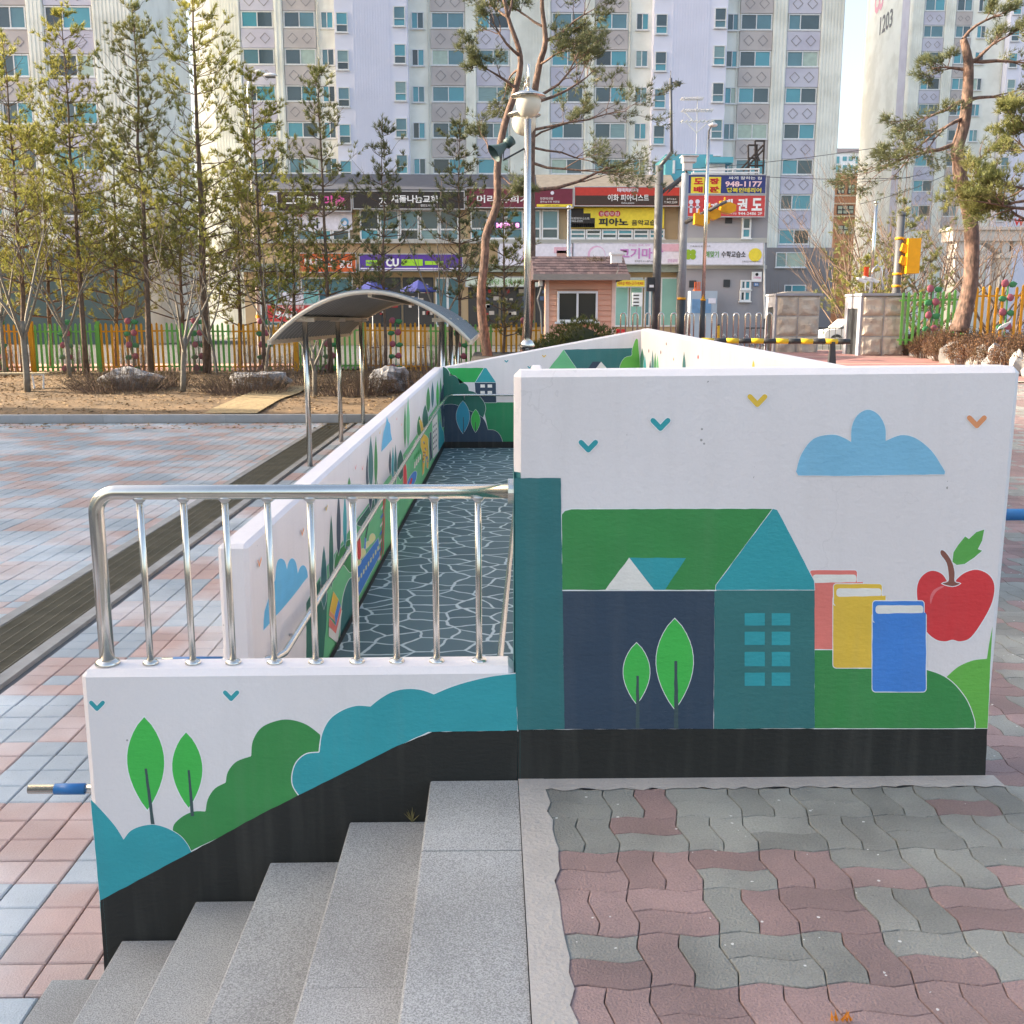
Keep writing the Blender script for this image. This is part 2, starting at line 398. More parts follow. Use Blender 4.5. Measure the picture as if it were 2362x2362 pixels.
# ------------------------------------------------------------------ interlocking pavers on the upper ground
MW = .223; AMP = .0118
M_pgrey = mat('paver_grey', srgb(150, 150, 143), .8, .12, 3.2, bump=.5, bscale=140, col2=srgb(116, 115, 110), c2amt=.6, c2scale=2.3, fine=.24, rnd=.16, speck=((.78, .77, .74), 34, .655))
M_pred = mat('paver_red', srgb(156, 130, 126), .8, .12, 3.2, bump=.5, bscale=140, col2=srgb(128, 110, 107), c2amt=.6, c2scale=2.3, fine=.24, rnd=.17, speck=((.78, .77, .74), 34, .655))
def paver_outline(x0, x1, y0, y1, n=8):
    w_ = lambda t: AMP * ((lambda u: 4 * u if u < .25 else (2 - 4 * u if u < .75 else 4 * u - 4))((t / MW) % 1.0) * .9 + .1 * math.sin(2 * math.pi * t / MW))
    g = .0016; pts = []
    for k in range(n): x = x0 + (x1 - x0) * k / n; pts.append((x, y0 + w_(x - PX0) + g))
    for k in range(n): y = y0 + (y1 - y0) * k / n; pts.append((x1 + w_(y - PY0) - g, y))
    for k in range(n): x = x1 + (x0 - x1) * k / n; pts.append((x, y1 + w_(x - PX0) - g))
    for k in range(n): y = y1 + (y0 - y1) * k / n; pts.append((x0 + w_(y - PY0) + g, y))
    return pts
def paver_mb(mb, pts, z, ox=0, oy=0, tilt=(0, 0), mi=0, slope=0):
    n = len(pts); cx = sum(p[0] for p in pts) / n; cy = sum(p[1] for p in pts) / n
    zz = lambda x, y: z + (x - cx) * tilt[0] + (y - cy) * (tilt[1] + slope)
    c = .94
    v = [(x + ox, y + oy, z - .05) for x, y in pts] + [(x + ox, y + oy, zz(x, y) - .0025) for x, y in pts] + \
        [(cx + (x - cx) * (1 - .0020 / max(.05, abs(x - cx) + .02)) + ox, cy + (y - cy) * (1 - .0020 / max(.05, abs(y - cy) + .02)) + oy, zz(x, y)) for x, y in pts]
    f = [tuple(2 * n + i for i in range(n))]
    f += [(n + i, n + (i + 1) % n, 2 * n + (i + 1) % n, 2 * n + i) for i in range(n)] + [(i, (i + 1) % n, n + (i + 1) % n, n + i) for i in range(n)]
    mb.add(v, f, mi)
rp = random.Random(11); pv = []
PX0, PY0 = .17, 3.425
for bi in range(0, 56):
    for bj in range(-80, 12):
        x0 = PX0 + bi * MW; y0 = PY0 - MW - bj * MW
        if bi * MW + PX0 > max(7.5, .6 * y0): continue
        if y0 < 1.0 or y0 > 20.8: continue
        if y0 > 3.3 and x0 < 1.70: continue
        if y0 > 5.6 and x0 < 2.15: continue
        if y0 > 5.6 and x0 < 2.0 + .0385 * (y0 - 5.9) + .12: continue
        horiz = (bi + bj) % 2 == 0
        for k_ in (0, 1):
            a = (x0, x0 + MW, y0 + k_ * MW / 2, y0 + (k_ + 1) * MW / 2) if horiz else (x0 + k_ * MW / 2, x0 + (k_ + 1) * MW / 2, y0, y0 + MW)
            q = rp.random(); nearwall = (bj in (0, 1)) and x0 < 1.9
            red = (q < .06) if nearwall else (q < (.72 if mnoise.noise(Vector((x0 * 1.3, y0 * 1.1, 5))) > -.05 else .38))
            px = (a[0] + a[1]) / 2; py = (a[2] + a[3]) / 2
            vis = (py < 3.6 and px < .62 * py + .3) or (px > .49 * py and px < .56 * py + .1)
            pv.append((0 if vis else 1, py, a, red))
pv.sort(key=lambda t: (t[0], t[1]))
ug = [o for o in bpy.data.objects if o.name.startswith('upper_ground')][0]
pbig = [MB(), MB()]
for n_, (vis, py, a, red) in enumerate(pv):
    pts = paver_outline(*a, 8 if n_ < 600 else 4); tilt = (rp.uniform(-.004, .004), rp.uniform(-.004, .004)); z = tz(0, py) + rp.uniform(-.0012, .0012); sl_ = .68 / 22 if py > 8 else 0
    if n_ < 300:
        q = MB(); cx = (a[0] + a[1]) / 2; cy = (a[2] + a[3]) / 2
        paver_mb(q, pts, z, tilt=tilt, slope=sl_); q.build('paver', M_pred if red else M_pgrey, ug)
    else: paver_mb(pbig[int(red)], pts, z, tilt=tilt, slope=sl_)
for c_, m_ in ((0, M_pgrey), (1, M_pred)):
    ob = pbig[c_].build('pavers', m_, ug); ob['kind'] = 'stuff'
M_mortar = mat('mortar', srgb(176, 170, 164), .9, .12, 6, bump=.4, bscale=70, fine=.1)
mb = MB()
def ragged(x0, x1, y0, y1, along, z=.0035):
    r_ = random.Random(int(x0 * 100 + y0 * 7)); n = 46; A = []; B = []
    for i in range(n + 1):
        t = i / n
        if along == 'x': A.append((x0 + (x1 - x0) * t, y0 + r_.uniform(-.012, .012), z)); B.append((x0 + (x1 - x0) * t, y1, z))
        else: A.append((x1 + r_.uniform(-.014, .014), y0 + (y1 - y0) * t, z)); B.append((x0, y0 + (y1 - y0) * t, z))
    for i in range(n): mb.add([A[i], A[i + 1], B[i + 1], B[i]], [(0, 1, 2, 3)])
ragged(.17, 1.84, 3.412, 3.499, 'x'); ragged(.0885, .190, .6, 3.499, 'y', .0045)
mo = mb.build('mortar_strip', M_mortar, ug)

# ------------------------------------------------------------------ granite stairs
M_granite = mat('granite', (.38, .38, .372), .75, .14, 2.2, bump=.15, bscale=220, fine=.0, col2=(.28, .275, .262), c2amt=.65, c2scale=1.4)
nt = M_granite.node_tree; b_ = nt.nodes['Principled BSDF']; old = b_.inputs['Base Color'].links[0].from_socket
nz = nt.nodes.new('ShaderNodeTexNoise'); nz.inputs['Scale'].default_value = 210; nz.inputs['Detail'].default_value = 2; nz.inputs['Roughness'].default_value = .7
gg = nt.nodes.new('ShaderNodeNewGeometry'); nt.links.new(gg.outputs['Position'], nz.inputs['Vector'])
mr = nt.nodes.new('ShaderNodeMapRange'); mr.inputs[1].default_value = .34; mr.inputs[2].default_value = .66; mr.inputs[3].default_value = .58; mr.inputs[4].default_value = 1.36
nt.links.new(nz.outputs['Fac'], mr.inputs[0]); mx = nt.nodes.new('ShaderNodeMix'); mx.data_type = 'RGBA'; mx.blend_type = 'MULTIPLY'; mx.inputs[0].default_value = 1
nt.links.new(old, mx.inputs[6]); nt.links.new(mr.outputs[0], mx.inputs[7]); nt.links.new(mx.outputs[2], b_.inputs['Base Color'])
st = thing('staircase', 'grey granite staircase descending beside the low painted wall', 'stairs', (-.7, 2.6, PZ))
NOS = [(-.233, 0.0), (-.531, -.157), (-.829, -.315), (-1.112, -.47), (-1.395, -.628), (-1.669, -.785)]
rs = random.Random(5)
for i, (nx_, z) in enumerate(NOS):
    xr = .086 if i == 0 else NOS[i - 1][0] + .012
    ys = [3.494]; y = 3.494 - [.50, .95, 1.1, .8, 1.0, 1.2][i]
    while y > -1.6: ys.append(y); y -= rs.uniform(.9, 1.15)
    ys.append(-1.8)
    for a, b in zip(ys[:-1], ys[1:]):
        dz = rs.uniform(-.0015, .0015); bv = .007; zb = PZ - .05
        a2, b2 = a - .0012, b + .0012
        P = lambda x, zz, yy: (x, yy, zz + dz)
        prof = [(nx_, zb), (nx_, z - bv), (nx_ + bv * .4, z - bv * .3), (nx_ + bv, z), (xr, z), (xr, zb)]
        q = MB(); n = len(prof); q.v += [P(x, zz, a2) for x, zz in prof] + [P(x, zz, b2) for x, zz in prof]
        q.f += [tuple(range(n)), tuple(n + k for k in reversed(range(n)))] + [(k, n + k, n + (k + 1) % n, (k + 1) % n) for k in range(n)]; q.m += [0] * (n + 2)
        q.build('step', M_granite, st)

# ------------------------------------------------------------------ painted ramp walls
YF = 3.5
def chamfer_wall(name, label, A, B, th, side, z0a, z0b, z1a, z1b, ch=.022, chend=True, cat='wall'):
    """wall from A to B (plan points on its visible face), thickness th to `side`, tops z1a..z1b, bevelled coping"""
    A = Vector((A[0], A[1], 0)); B = Vector((B[0], B[1], 0)); t = (B - A).normalized(); n = Vector((-t.y, t.x, 0)) * side
    root = thing(name, label, cat, (A.x, A.y, z0a))
    e = ch if chend else 0
    sec = [(0, 0), (0, -ch), (ch, 0), (th - ch, 0), (th, -ch), (th, 0)]   # (offset, dz at top); first/last are bottoms
    mb = MB(); N = []
    for (P, z0, z1, ee) in ((A, z0a, z1a, 0), (A + t * e, z0a, z1a, 1), (B - t * e, z0b, z1b, 1), (B, z0b, z1b, 0)):
        shrink = ch if ee == 0 and chend else 0
        ring = []
        for k, (o, dz) in enumerate(sec):
            if k in (0, 5): oo = min(max(o, shrink), th - shrink); ring.append(P + n * oo + Vector((0, 0, z0)))
            elif k in (1, 4): oo = min(max(o, shrink), th - shrink); ring.append(P + n * oo + Vector((0, 0, z1 - ch - shrink * .0)))
            else: oo = min(max(o, shrink), th - shrink); ring.append(P + n * oo + Vector((0, 0, z1 - (ch if ee == 0 and chend else 0))))
        N.append(ring)
    for r in N: mb.v += [tuple(p) for p in r]
    for j in range(3):
        for k in range(6): mb.f.append((j * 6 + k, (j + 1) * 6 + k, (j + 1) * 6 + (k + 1) % 6, j * 6 + (k + 1) % 6)); mb.m.append(0)
    mb.f += [(0, 1, 2, 3, 4, 5), tuple(18 + k for k in reversed(range(6)))]; mb.m += [0, 0]
    mb.build('wall_body', M_white, root); return root
W_front = chamfer_wall('mural_wall', 'tall white painted wall with house, books, apple and cloud mural', (.074, YF), (1.812, YF), .165, 1, -.2, -.2, 1.483, 1.497)
W_low = chamfer_wall('stair_wall', 'low white wall painted with leaf trees and teal bushes beside the stairs', (-1.474, YF), (.0735, YF), .15, 1, PZ - .05, PZ - .05, .425, .430)
LA, LB = (-1.237, 5.05), (-.782, 16.30)
W_left = chamfer_wall('ramp_wall', 'long white ramp wall rising towards the far end, mural of cypresses and train', LA, LB, .155, 1, PZ - .05, PZ - .05, .545, .935)
W_back = chamfer_wall('end_wall', 'sloped-top end wall of the ramp with green roofed houses painted on it', (-.930, 16.302), (2.48, 16.302), .16, 1, PZ - .05, PZ - .05, .915, 1.535)
W_right = chamfer_wall('ramp_wall', 'white guard wall with a few thin painted cypresses ending beside the red paving', (2.33, 16.29), (1.93, 5.9), .165, 1, -.6, -.6, 1.53, 1.388)
W_div = chamfer_wall('divider_wall', 'plain white dividing wall between the two ramp runs behind the mural wall', (.105, 3.67), (.535, 14.3), .14, -1, PZ - .05, PZ - .05, 1.05, 1.05)
# ramp floor (painted stone pattern)
M_floor = bpy.data.materials.new('painted_stones'); M_floor.use_nodes = True; nt = M_floor.node_tree; N = nt.nodes; L = nt.links; b_ = N['Principled BSDF']
geo = N.new('ShaderNodeNewGeometry'); mp = N.new('ShaderNodeMapping'); mp.inputs['Scale'].default_value = (.85, 1.1, 1); L.new(geo.outputs['Position'], mp.inputs[0])
nz = N.new('ShaderNodeTexNoise'); nz.inputs['Scale'].default_value = 3.2; L.new(mp.outputs[0], nz.inputs['Vector'])
ad = N.new('ShaderNodeVectorMath'); ad.operation = 'MULTIPLY_ADD'; ad.inputs[1].default_value = (.16, .16, 0); L.new(nz.outputs['Color'], ad.inputs[0]); L.new(mp.outputs[0], ad.inputs[2])
vo = N.new('ShaderNodeTexVoronoi'); vo.feature = 'DISTANCE_TO_EDGE'; vo.inputs['Scale'].default_value = 4.3; vo.voronoi_dimensions = '2D'; L.new(ad.outputs[0], vo.inputs['Vector'])
vc = N.new('ShaderNodeTexVoronoi'); vc.inputs['Scale'].default_value = 4.3; vc.voronoi_dimensions = '2D'; L.new(ad.outputs[0], vc.inputs['Vector'])
ln = N.new('ShaderNodeMapRange'); ln.inputs[1].default_value = .03; ln.inputs[2].default_value = .055; ln.inputs[3].default_value = 1; ln.inputs[4].default_value = 0; L.new(vo.outputs['Distance'], ln.inputs[0])
bw = N.new('ShaderNodeRGBToBW'); L.new(vc.outputs['Color'], bw.inputs[0])
cm = N.new('ShaderNodeMix'); cm.data_type = 'RGBA'; L.new(bw.outputs[0], cm.inputs[0]); cm.inputs[6].default_value = (*srgb(68, 96, 102), 1); cm.inputs[7].default_value = (*srgb(92, 118, 123), 1)
cl = N.new('ShaderNodeMix'); cl.data_type = 'RGBA'; L.new(ln.outputs[0], cl.inputs[0]); L.new(cm.outputs[2], cl.inputs[6]); cl.inputs[7].default_value = (*srgb(198, 212, 212), 1)
L.new(cl.outputs[2], b_.inputs['Base Color']); b_.inputs['Roughness'].default_value = .55
mb = MB()
def lx(Y): return LA[0] + (LB[0] - LA[0]) * (Y - LA[1]) / (LB[1] - LA[1])
def rz_(Y): return PZ + .006 if Y < 5.05 else min(-.35, PZ + .006 + .04 * (Y - 5.05))
prev = None
for j in range(30):
    Y = 3.66 + (16.29 - 3.66) * j / 29
    xl = lx(Y) + .002 if Y > 5.05 else -1.35
    xr = .10 + .0405 * (Y - 3.67) if Y < 14.28 else 2.3
    cur = [(xl, Y, rz_(Y)), (xr, Y, rz_(Y))]
    if prev: mb.add([prev[0], prev[1], cur[1], cur[0]], [(0, 1, 2, 3)])
    prev = cur
prev = None
for j in range(16):
    Y = 3.68 + (14.28 - 3.68) * j / 15; z = -.35 * (Y - 5.9) / (14.28 - 5.9) if Y > 5.9 else -.006
    cur = [(.25 + .0405 * (Y - 3.67), Y, z), (1.84 if Y < 5.9 else 1.93 + .0385 * (Y - 5.9), Y, z)]
    if prev: mb.add([prev[0], prev[1], cur[1], cur[0]], [(0, 1, 2, 3)])
    prev = cur
ramp = struct(mb.build('ramp', M_floor))

# ------------------------------------------------------------------ mural painting: flat paint films on the walls
PAINT = {}
def pm(name, rgb):
    if name not in PAINT: PAINT[name] = mat('paint_' + name, tuple(min(.85, c * 1.12) for c in srgb(*rgb)), .58, .09, 4.0, bump=.14, bscale=45, fine=.035, drip=.07, stretch=(1, 1, 1.8))
    return PAINT[name]
C_teal = pm('teal', (38, 152, 160)); C_dteal = pm('dark_teal', (50, 112, 112)); C_green = pm('green', (52, 136, 74)); C_lgreen = pm('light_green', (98, 176, 76))
C_leaf = pm('leaf', (56, 180, 80)); C_navy = pm('navy', (50, 68, 86)); C_black = pm('black', (36, 37, 35)); C_pink = pm('coral', (236, 122, 112)); C_yel = pm('yellow', (224, 184, 70))
C_blue = pm('blue', (60, 128, 204)); C_red = pm('red', (214, 60, 64)); C_brown = pm('brown', (136, 84, 72)); C_sky = pm('sky_blue', (122, 182, 210)); C_white = pm('white', (240, 238, 238))
C_cream = pm('cream', (226, 222, 214)); C_orange = pm('orange', (246, 150, 104)); C_stem = pm('stem', (62, 82, 84)); C_mint = pm('mint', (104, 186, 132)); C_dgreen = pm('deep_green', (40, 104, 90))
C_bgreen = pm('bright_green', (30, 164, 84)); C_cyan = pm('cyan', (90, 176, 214)); C_pale = pm('pale_yellow', (226, 222, 160)); C_shine = pm('apple_shine', (222, 112, 116))
def offset_poly(pts, d):
    n = len(pts); A = sum(pts[i][0] * pts[(i + 1) % n][1] - pts[(i + 1) % n][0] * pts[i][1] for i in range(n)); sg = 1 if A > 0 else -1; out = []
    for i in range(n):
        a, b, c = pts[i - 1], pts[i], pts[(i + 1) % n]
        e1 = Vector((b[0] - a[0], b[1] - a[1])); e2 = Vector((c[0] - b[0], c[1] - b[1]))
        if e1.length < 1e-6 or e2.length < 1e-6: out.append(b); continue
        n1 = Vector((e1.y, -e1.x)).normalized(); n2 = Vector((e2.y, -e2.x)).normalized(); m_ = n1 + n2
        if m_.length < .3: m_ = n1
        m_.normalize(); k_ = d / max(.45, m_.dot(n1)); out.append((b[0] + sg * m_.x * k_, b[1] + sg * m_.y * k_))
    return out
class Mural:
    def __init__(s, root, p0, n, st=.00003): s.root = root; s.p0 = Vector(p0); s.n = Vector(n).normalized(); s.k = 0; s.st = st
    def shape(s, name, pts, m, outline=0, parent=None, wob=1.0):
        r_ = random.Random(len(pts) * 31 + s.k); s.k += 1
        if outline:
            s._put('outline', offset_poly(pts, outline), C_white, parent, .0005 + s.st * s.k); s.k += 1
        dens = []
        for i in range(len(pts)):
            a, b = pts[i], pts[(i + 1) % len(pts)]; L_ = math.hypot(b[0] - a[0], b[1] - a[1]); n = max(1, int(L_ / 13)) if wob else 1
            for k in range(n):
                t = k / n; w_ = wob * (r_.random() - .5) if k else 0; dens.append((a[0] + (b[0] - a[0]) * t + w_, a[1] + (b[1] - a[1]) * t + w_))
        return s._put(name, dens, m, parent, .0005 + s.st * s.k)
    def _put(s, name, pts, m, parent, off):
        q = MB(); q.poly([ap(x, y, s.p0 + s.n * off, s.n) for x, y in pts]); return q.build(name, m, parent or s.root)
    def leaf(s, name, cx, y0, y1, wd, m, stem, outline=2, lean=0):
        pts = []; n = 12; h = y1 - y0
        for k in range(n + 1):
            t = k / n; pts.append((cx + lean * t + wd / 2 * math.sin(math.pi * t ** .92) ** .85, y0 + h * t))
        for k in range(n - 1, 0, -1):
            t = k / n; pts.append((cx + lean * t - wd / 2 * math.sin(math.pi * t ** .92) ** .85, y0 + h * t))
        o = s.shape(name, pts, m, outline, wob=.3)
        (x0, ya, x1, yb, ws) = stem
        s.shape('painted_stem', [(x0 - ws * .4, ya), (x0 + ws * .4, ya), (x1 + ws * .6, yb), (x1 - ws * .6, yb)], C_stem, parent=o)
        return o
    def bird(s, cx, cy, wd, m, outline=1.5):
        t = wd * .13; h = wd * .5; hw = wd / 2; pts = []
        def cap(x, y, a0, a1):
            for k in range(5):
                a = a0 + (a1 - a0) * k / 4; pts.append((x + t * math.cos(a), y + t * math.sin(a)))
        q = math.pi / 4; lx_, ly = cx - hw + t, cy - h * .35; bx_, by = cx, cy + h * .42; rx = cx + hw - t
        cap(lx_, ly, 3 * q, 7 * q); pts.append((cx, cy + h * .42 - 1.42 * t)); cap(rx, ly, 5 * q, 9 * q); cap(bx_, by, q, 3 * q)
        return s.shape('painted_bird', pts, m, outline, wob=0)
def rrect(x0, y0, x1, y1, r=5, n=4):
    out = []
    for (cx, cy, a0) in ((x1 - r, y0 + r, -90), (x1 - r, y1 - r, 0), (x0 + r, y1 - r, 90), (x0 + r, y0 + r, 180)):
        for k in range(n + 1): a = R(a0 + 90 * k / n); out.append((cx + r * math.cos(a), cy + r * math.sin(a)))
    return out
def seg(*P): return list(P)
F = Mural(W_front, (0, YF, 0), (0, -1, 0))
F.shape('painted_skirting', [(976, 1377), (1300, 1375), (1863, 1374), (1859, 1464), (1400, 1471), (977, 1482)], C_black)
F.shape('painted_hill', [(1841, 1374), (1832, 1335), (1808, 1300), (1786, 1277)] + crv([(1786, 1277), (1808, 1258), (1836, 1246), (1862, 1243)], 5, False) + crv([(1862, 1243), (1866, 1216), (1869, 1200), (1872.5, 1182)], 5, False) + [(1863, 1374)], C_lgreen, .8)
F.shape('painted_hill', [(1537, 1374), (1537, 1180), (1600, 1225)] + crv([(1620, 1262), (1700, 1260), (1748, 1264), (1790, 1282), (1822, 1318), (1838, 1358), (1838, 1374)], 5, False), C_green, 1.5)
o = F.shape('painted_apple', crv([(1790, 1101), (1777, 1083), (1757, 1077), (1738, 1089), (1730, 1112), (1734, 1150), (1746, 1188), (1765, 1206), (1783, 1210), (1797, 1207), (1812, 1210), (1832, 1202), (1856, 1168), (1872, 1135), (1876, 1105), (1866, 1085), (1844, 1075), (1822, 1080), (1806, 1092), (1799, 1103)], 5), C_red, 2)
F.shape('painted_stem', crv([(1784, 1042), (1776, 1038), (1775, 1046), (1786, 1062), (1790, 1085), (1789, 1097), (1778, 1101), (1797, 1106), (1811, 1101), (1801, 1097), (1801, 1080), (1796, 1060)], 3), C_brown, 1.5, o)
F.shape('painted_leaf', [(1797, 1060), (1799, 1042), (1808, 1028), (1821, 1012), (1828, 1017), (1842, 1004), (1857, 999), (1853, 1020), (1845, 1036), (1853, 1039), (1838, 1052), (1820, 1064), (1805, 1066)], pm('apple_leaf', (86, 164, 78)), 1.5, o)
F.shape('painted_shine', crv([(1756, 1140), (1755, 1126), (1762, 1113), (1776, 1106), (1781, 1107), (1768, 1115), (1760, 1127)], 3), C_shine, 0, o)
def book(x0, x1, y0, y1, m, back):
    o = F.shape('painted_book', rrect(x0, y0 + 22, x1, y1, 6), m, 1.5)
    F.shape('painted_cover', rrect(x0 + 1, y0, back, y0 + 40, 5), m, 1.5, o)
    F.shape('painted_pages', rrect(x0 + 6, y0 + 8, back - 1, y0 + 24, 6), C_cream, 0, o)
    F.shape('painted_spine', [(x0 + 12, y0 + 24), (x1, y0 + 22), (x1, y0 + 44), (x0 + 2, y0 + 44)], m, 0, o)
book(1527, 1628, 1076, 1225, C_pink, 1617); book(1572, 1671, 1102, 1260, C_yel, 1664); book(1646, 1747, 1134, 1305, C_blue, 1743)
F.shape('painted_house_wall', [(1348, 1113), (1537, 1113), (1537, 1374), (1347, 1375)], C_dteal)
F.shape('painted_house_wall', [(1061, 1113), (1348, 1113), (1346, 1375), (1065, 1376)], C_navy)
o = F.shape('painted_roof', [(1060, 971), (1066, 964), (1078, 961), (1300, 960), (1459, 960), (1350, 1113), (1061, 1113)], C_green, 2)
F.shape('painted_dormer_roof', [(1187, 1052), (1294, 1053), (1255, 1113), (1233, 1113)], C_teal, 0, o)
F.shape('painted_dormer', [(1187, 1052), (1142, 1113), (1234, 1113)], C_cream, 0, o)
F.shape('painted_gable', [(1458, 960), (1466, 962), (1474, 976), (1536, 1096), (1537, 1113), (1350, 1113), (1351, 1104)], C_teal, .8)
for (ya, yb) in ((1157, 1180), (1192, 1217), (1230, 1257), (1269, 1294)):
    for (xa, xb) in ((1405, 1443), (1456, 1491)): F.shape('painted_window', [(xa, ya), (xb, ya), (xb, yb), (xa, yb)], C_teal, 0, wob=.9)
F.leaf('painted_tree', 1201, 1213, 1328, 50, C_leaf, (1203, 1275, 1203, 1374, 6), 1.2); F.leaf('painted_tree', 1273, 1167, 1338, 70, C_leaf, (1275, 1247, 1276, 1374, 7), 1.2)
F.shape('painted_pillar', [(971, 902), (1058, 902), (1061, 1100), (1065, 1376), (977, 1377), (972, 1240)], pm('pillar_teal', (44, 110, 112)))
F.shape('painted_cloud', seg((1502, 890)) + crv([(1502, 890), (1512, 857), (1535, 828), (1570, 820), (1592, 826), (1606, 834)], 5, False) + crv([(1606, 834), (1607, 806), (1618, 783), (1638, 773), (1658, 783), (1670, 806), (1671, 832)], 5, False) + crv([(1671, 832), (1700, 821), (1728, 827), (1757, 850), (1776, 878), (1783, 890)], 5, False) + [(1782, 895), (1700, 896), (1600, 898), (1506, 897)], C_sky, .8)
F.bird(1110, 841, 37, C_teal); F.bird(1246, 800, 38, C_teal); F.bird(1429, 755, 38, C_yel, 1); F.bird(1843, 795, 38, C_orange, 1)
G = Mural(W_low, (0, YF, 0), (0, -1, 0))
# low wall
G.shape('painted_bush', crv([(326, 1573), (328, 1556), (345, 1540), (366, 1531), (387, 1531)], 4, False) + crv([(388, 1529), (392, 1508), (405, 1488), (425, 1477)], 4, False) + crv([(426, 1475), (430, 1456), (446, 1437), (473, 1427)], 4, False) + crv([(474, 1425), (477, 1398), (493, 1373), (522, 1360), (548, 1358), (578, 1367), (604, 1386)], 5, False) + [(612, 1480), (560, 1506), (356, 1608)], C_green, .8)
G.shape('painted_bush', crv([(974, 1271), (930, 1276), (885, 1286), (850, 1297), (819, 1310)], 4, False) + crv([(818, 1310), (795, 1302), (768, 1300), (742, 1305), (718, 1318), (699, 1333)], 4, False) + crv([(698, 1333), (672, 1332), (645, 1341), (622, 1358), (608, 1385), (603, 1418)], 5, False) + crv([(602, 1420), (578, 1423), (560, 1438), (552, 1460), (553, 1482), (566, 1503)], 5, False) + [(740, 1413), (808, 1381), (976, 1378)], C_teal, 2)
G.leaf('painted_tree', 272, 1353, 1528, 70, C_leaf, (275, 1450, 289, 1560, 6), 2, 6); G.leaf('painted_tree', 351, 1382, 1524, 57, C_leaf, (356, 1453, 363, 1540, 5.5), 2, 5)
G.shape('painted_bush', crv([(171, 1508), (196, 1534), (218, 1560), (233, 1584)], 4, False) + crv([(234, 1583), (246, 1568), (266, 1559), (290, 1556), (316, 1563), (340, 1577), (354, 1594), (361, 1608)], 5, False) + [(280, 1652), (189, 1700), (183, 1640)], C_teal, .8)
G.shape('painted_skirting', [(976, 1378), (815, 1381), (750, 1407), (500, 1532), (358, 1609), (189, 1699), (198, 1850), (976, 1850)], C_black)
G.bird(183, 1331, 30, C_teal); G.bird(436, 1312, 31, C_teal)
# long ramp wall
tn = Vector((LB[0] - LA[0], LB[1] - LA[1], 0)).normalized(); Lm = Mural(W_left, (LA[0], LA[1], 0), (tn.y, -tn.x, 0), .00006)
A_ = lambda P: [(409 + x * .2117, 899.7 + y * .2117) for x, y in P]
B_ = lambda P: [(572.6 + x * .2117, 736.1 + y * .2117) for x, y in P]
def fl(x): return 1240 - (x - 640) * 1.995        # floor line in the picture
Lm.shape('painted_field', [(578, 1138), (600, 1095), (667, 988), (735, 897), (767, 848), (800, 800), (838, 742), (838.5, fl(838.5) - 1), (800, fl(800) - 1), (740, fl(740) - 1), (690, fl(690) - 1), (640, 1239), (578, 1360)], C_mint, 0, wob=0)
Lm.shape('painted_bush', [(578, 1138), (603, 1095), (618, 1120), (616, 1170), (612, 1220), (600, 1330), (578, 1360)], C_dgreen, 0)
Lm.shape('painted_bush', crv(A_([(1110, 1480), (1115, 1150), (1150, 980), (1200, 900), (1230, 1000), (1235, 1250)]), 4), C_dteal, 1)
Lm.shape('painted_bush', crv(A_([(1050, 900), (1060, 700), (1120, 620), (1180, 560), (1220, 620), (1200, 850), (1120, 780)]), 4), C_green, 1)
Lm.shape('painted_bush', crv(A_([(1250, 420), (1330, 300), (1420, 180), (1400, 330), (1330, 430)]), 4), C_dgreen, 1)
Lm.shape('painted_cloud', A_([(415, 1370), (425, 1200), (470, 1040), (520, 920), (530, 800)] + crv([(530, 800), (545, 745), (575, 728), (608, 755), (626, 825)], 4, False) + crv([(626, 825), (640, 760), (672, 725), (706, 765), (722, 862)], 4, False) + crv([(722, 862), (742, 808), (772, 788), (800, 820), (812, 890)], 4, False) + [(690, 1050), (550, 1215)]), C_cyan, .8)
def blade(M, P, m, name='painted_cypress', rnd=False, out=.7):
    (x, y0, y1, w_) = P; pts = []; n = 8
    for k in range(n + 1):
        t = k / n; s_ = math.sin(math.pi * t) ** (.5 if rnd else .8); pts.append((x + w_ / 2 * s_ * (t ** .25), y0 + (y1 - y0) * t))
    for k in range(n - 1, 0, -1):
        t = k / n; s_ = math.sin(math.pi * t) ** (.5 if rnd else .8); pts.append((x - w_ / 2 * s_ * (t ** .25), y0 + (y1 - y0) * t))
    return M.shape(name, pts, m, out, wob=0)
for (x, y0, y1, w_, m, r_) in ((955, 612, 1180, 62, C_dteal, 1), (1020, 340, 1000, 46, C_dgreen, 1), (1086, 150, 700, 44, C_navy, 1), (1142, 150, 640, 40, C_teal, 0), (1130, 60, 190, 20, C_green, 0), (1180, 0, 120, 30, C_green, 0), (1370, -60, 300, 40, C_navy, 0), (1420, -80, 320, 36, C_dteal, 0)):
    a = A_([(x, y0), (x, y1)]); blade(Lm, (a[0][0], a[0][1], a[1][1], w_ * .2117), m, rnd=r_)
for (x, y0, y1, w_, m, r_) in ((570, 570, 900, 34, C_navy, 0), (600, 400, 900, 52, C_dteal, 0), (645, 400, 860, 36, C_green, 0), (772, 530, 760, 30, C_navy, 0), (797, 500, 820, 30, C_teal, 0), (820, 480, 860, 30, C_dteal, 0), (905, 130, 520, 28, C_green, 0), (932, 60, 510, 38, C_mint, 0), (1032, 225, 420, 46, C_green, 1), (1085, 130, 360, 60, C_dgreen, 1), (1112, -30, 200, 40, C_green, 1), (1150, -80, 160, 30, C_dteal, 0), (1195, -90, 160, 30, C_leaf, 0), (1222, -120, 180, 26, C_green, 0), (865, 530, 800, 70, C_dgreen, 1)):
    a = B_([(x, y0), (x, y1)]); blade(Lm, (a[0][0], a[0][1], a[1][1], w_ * .2117), m, rnd=r_)
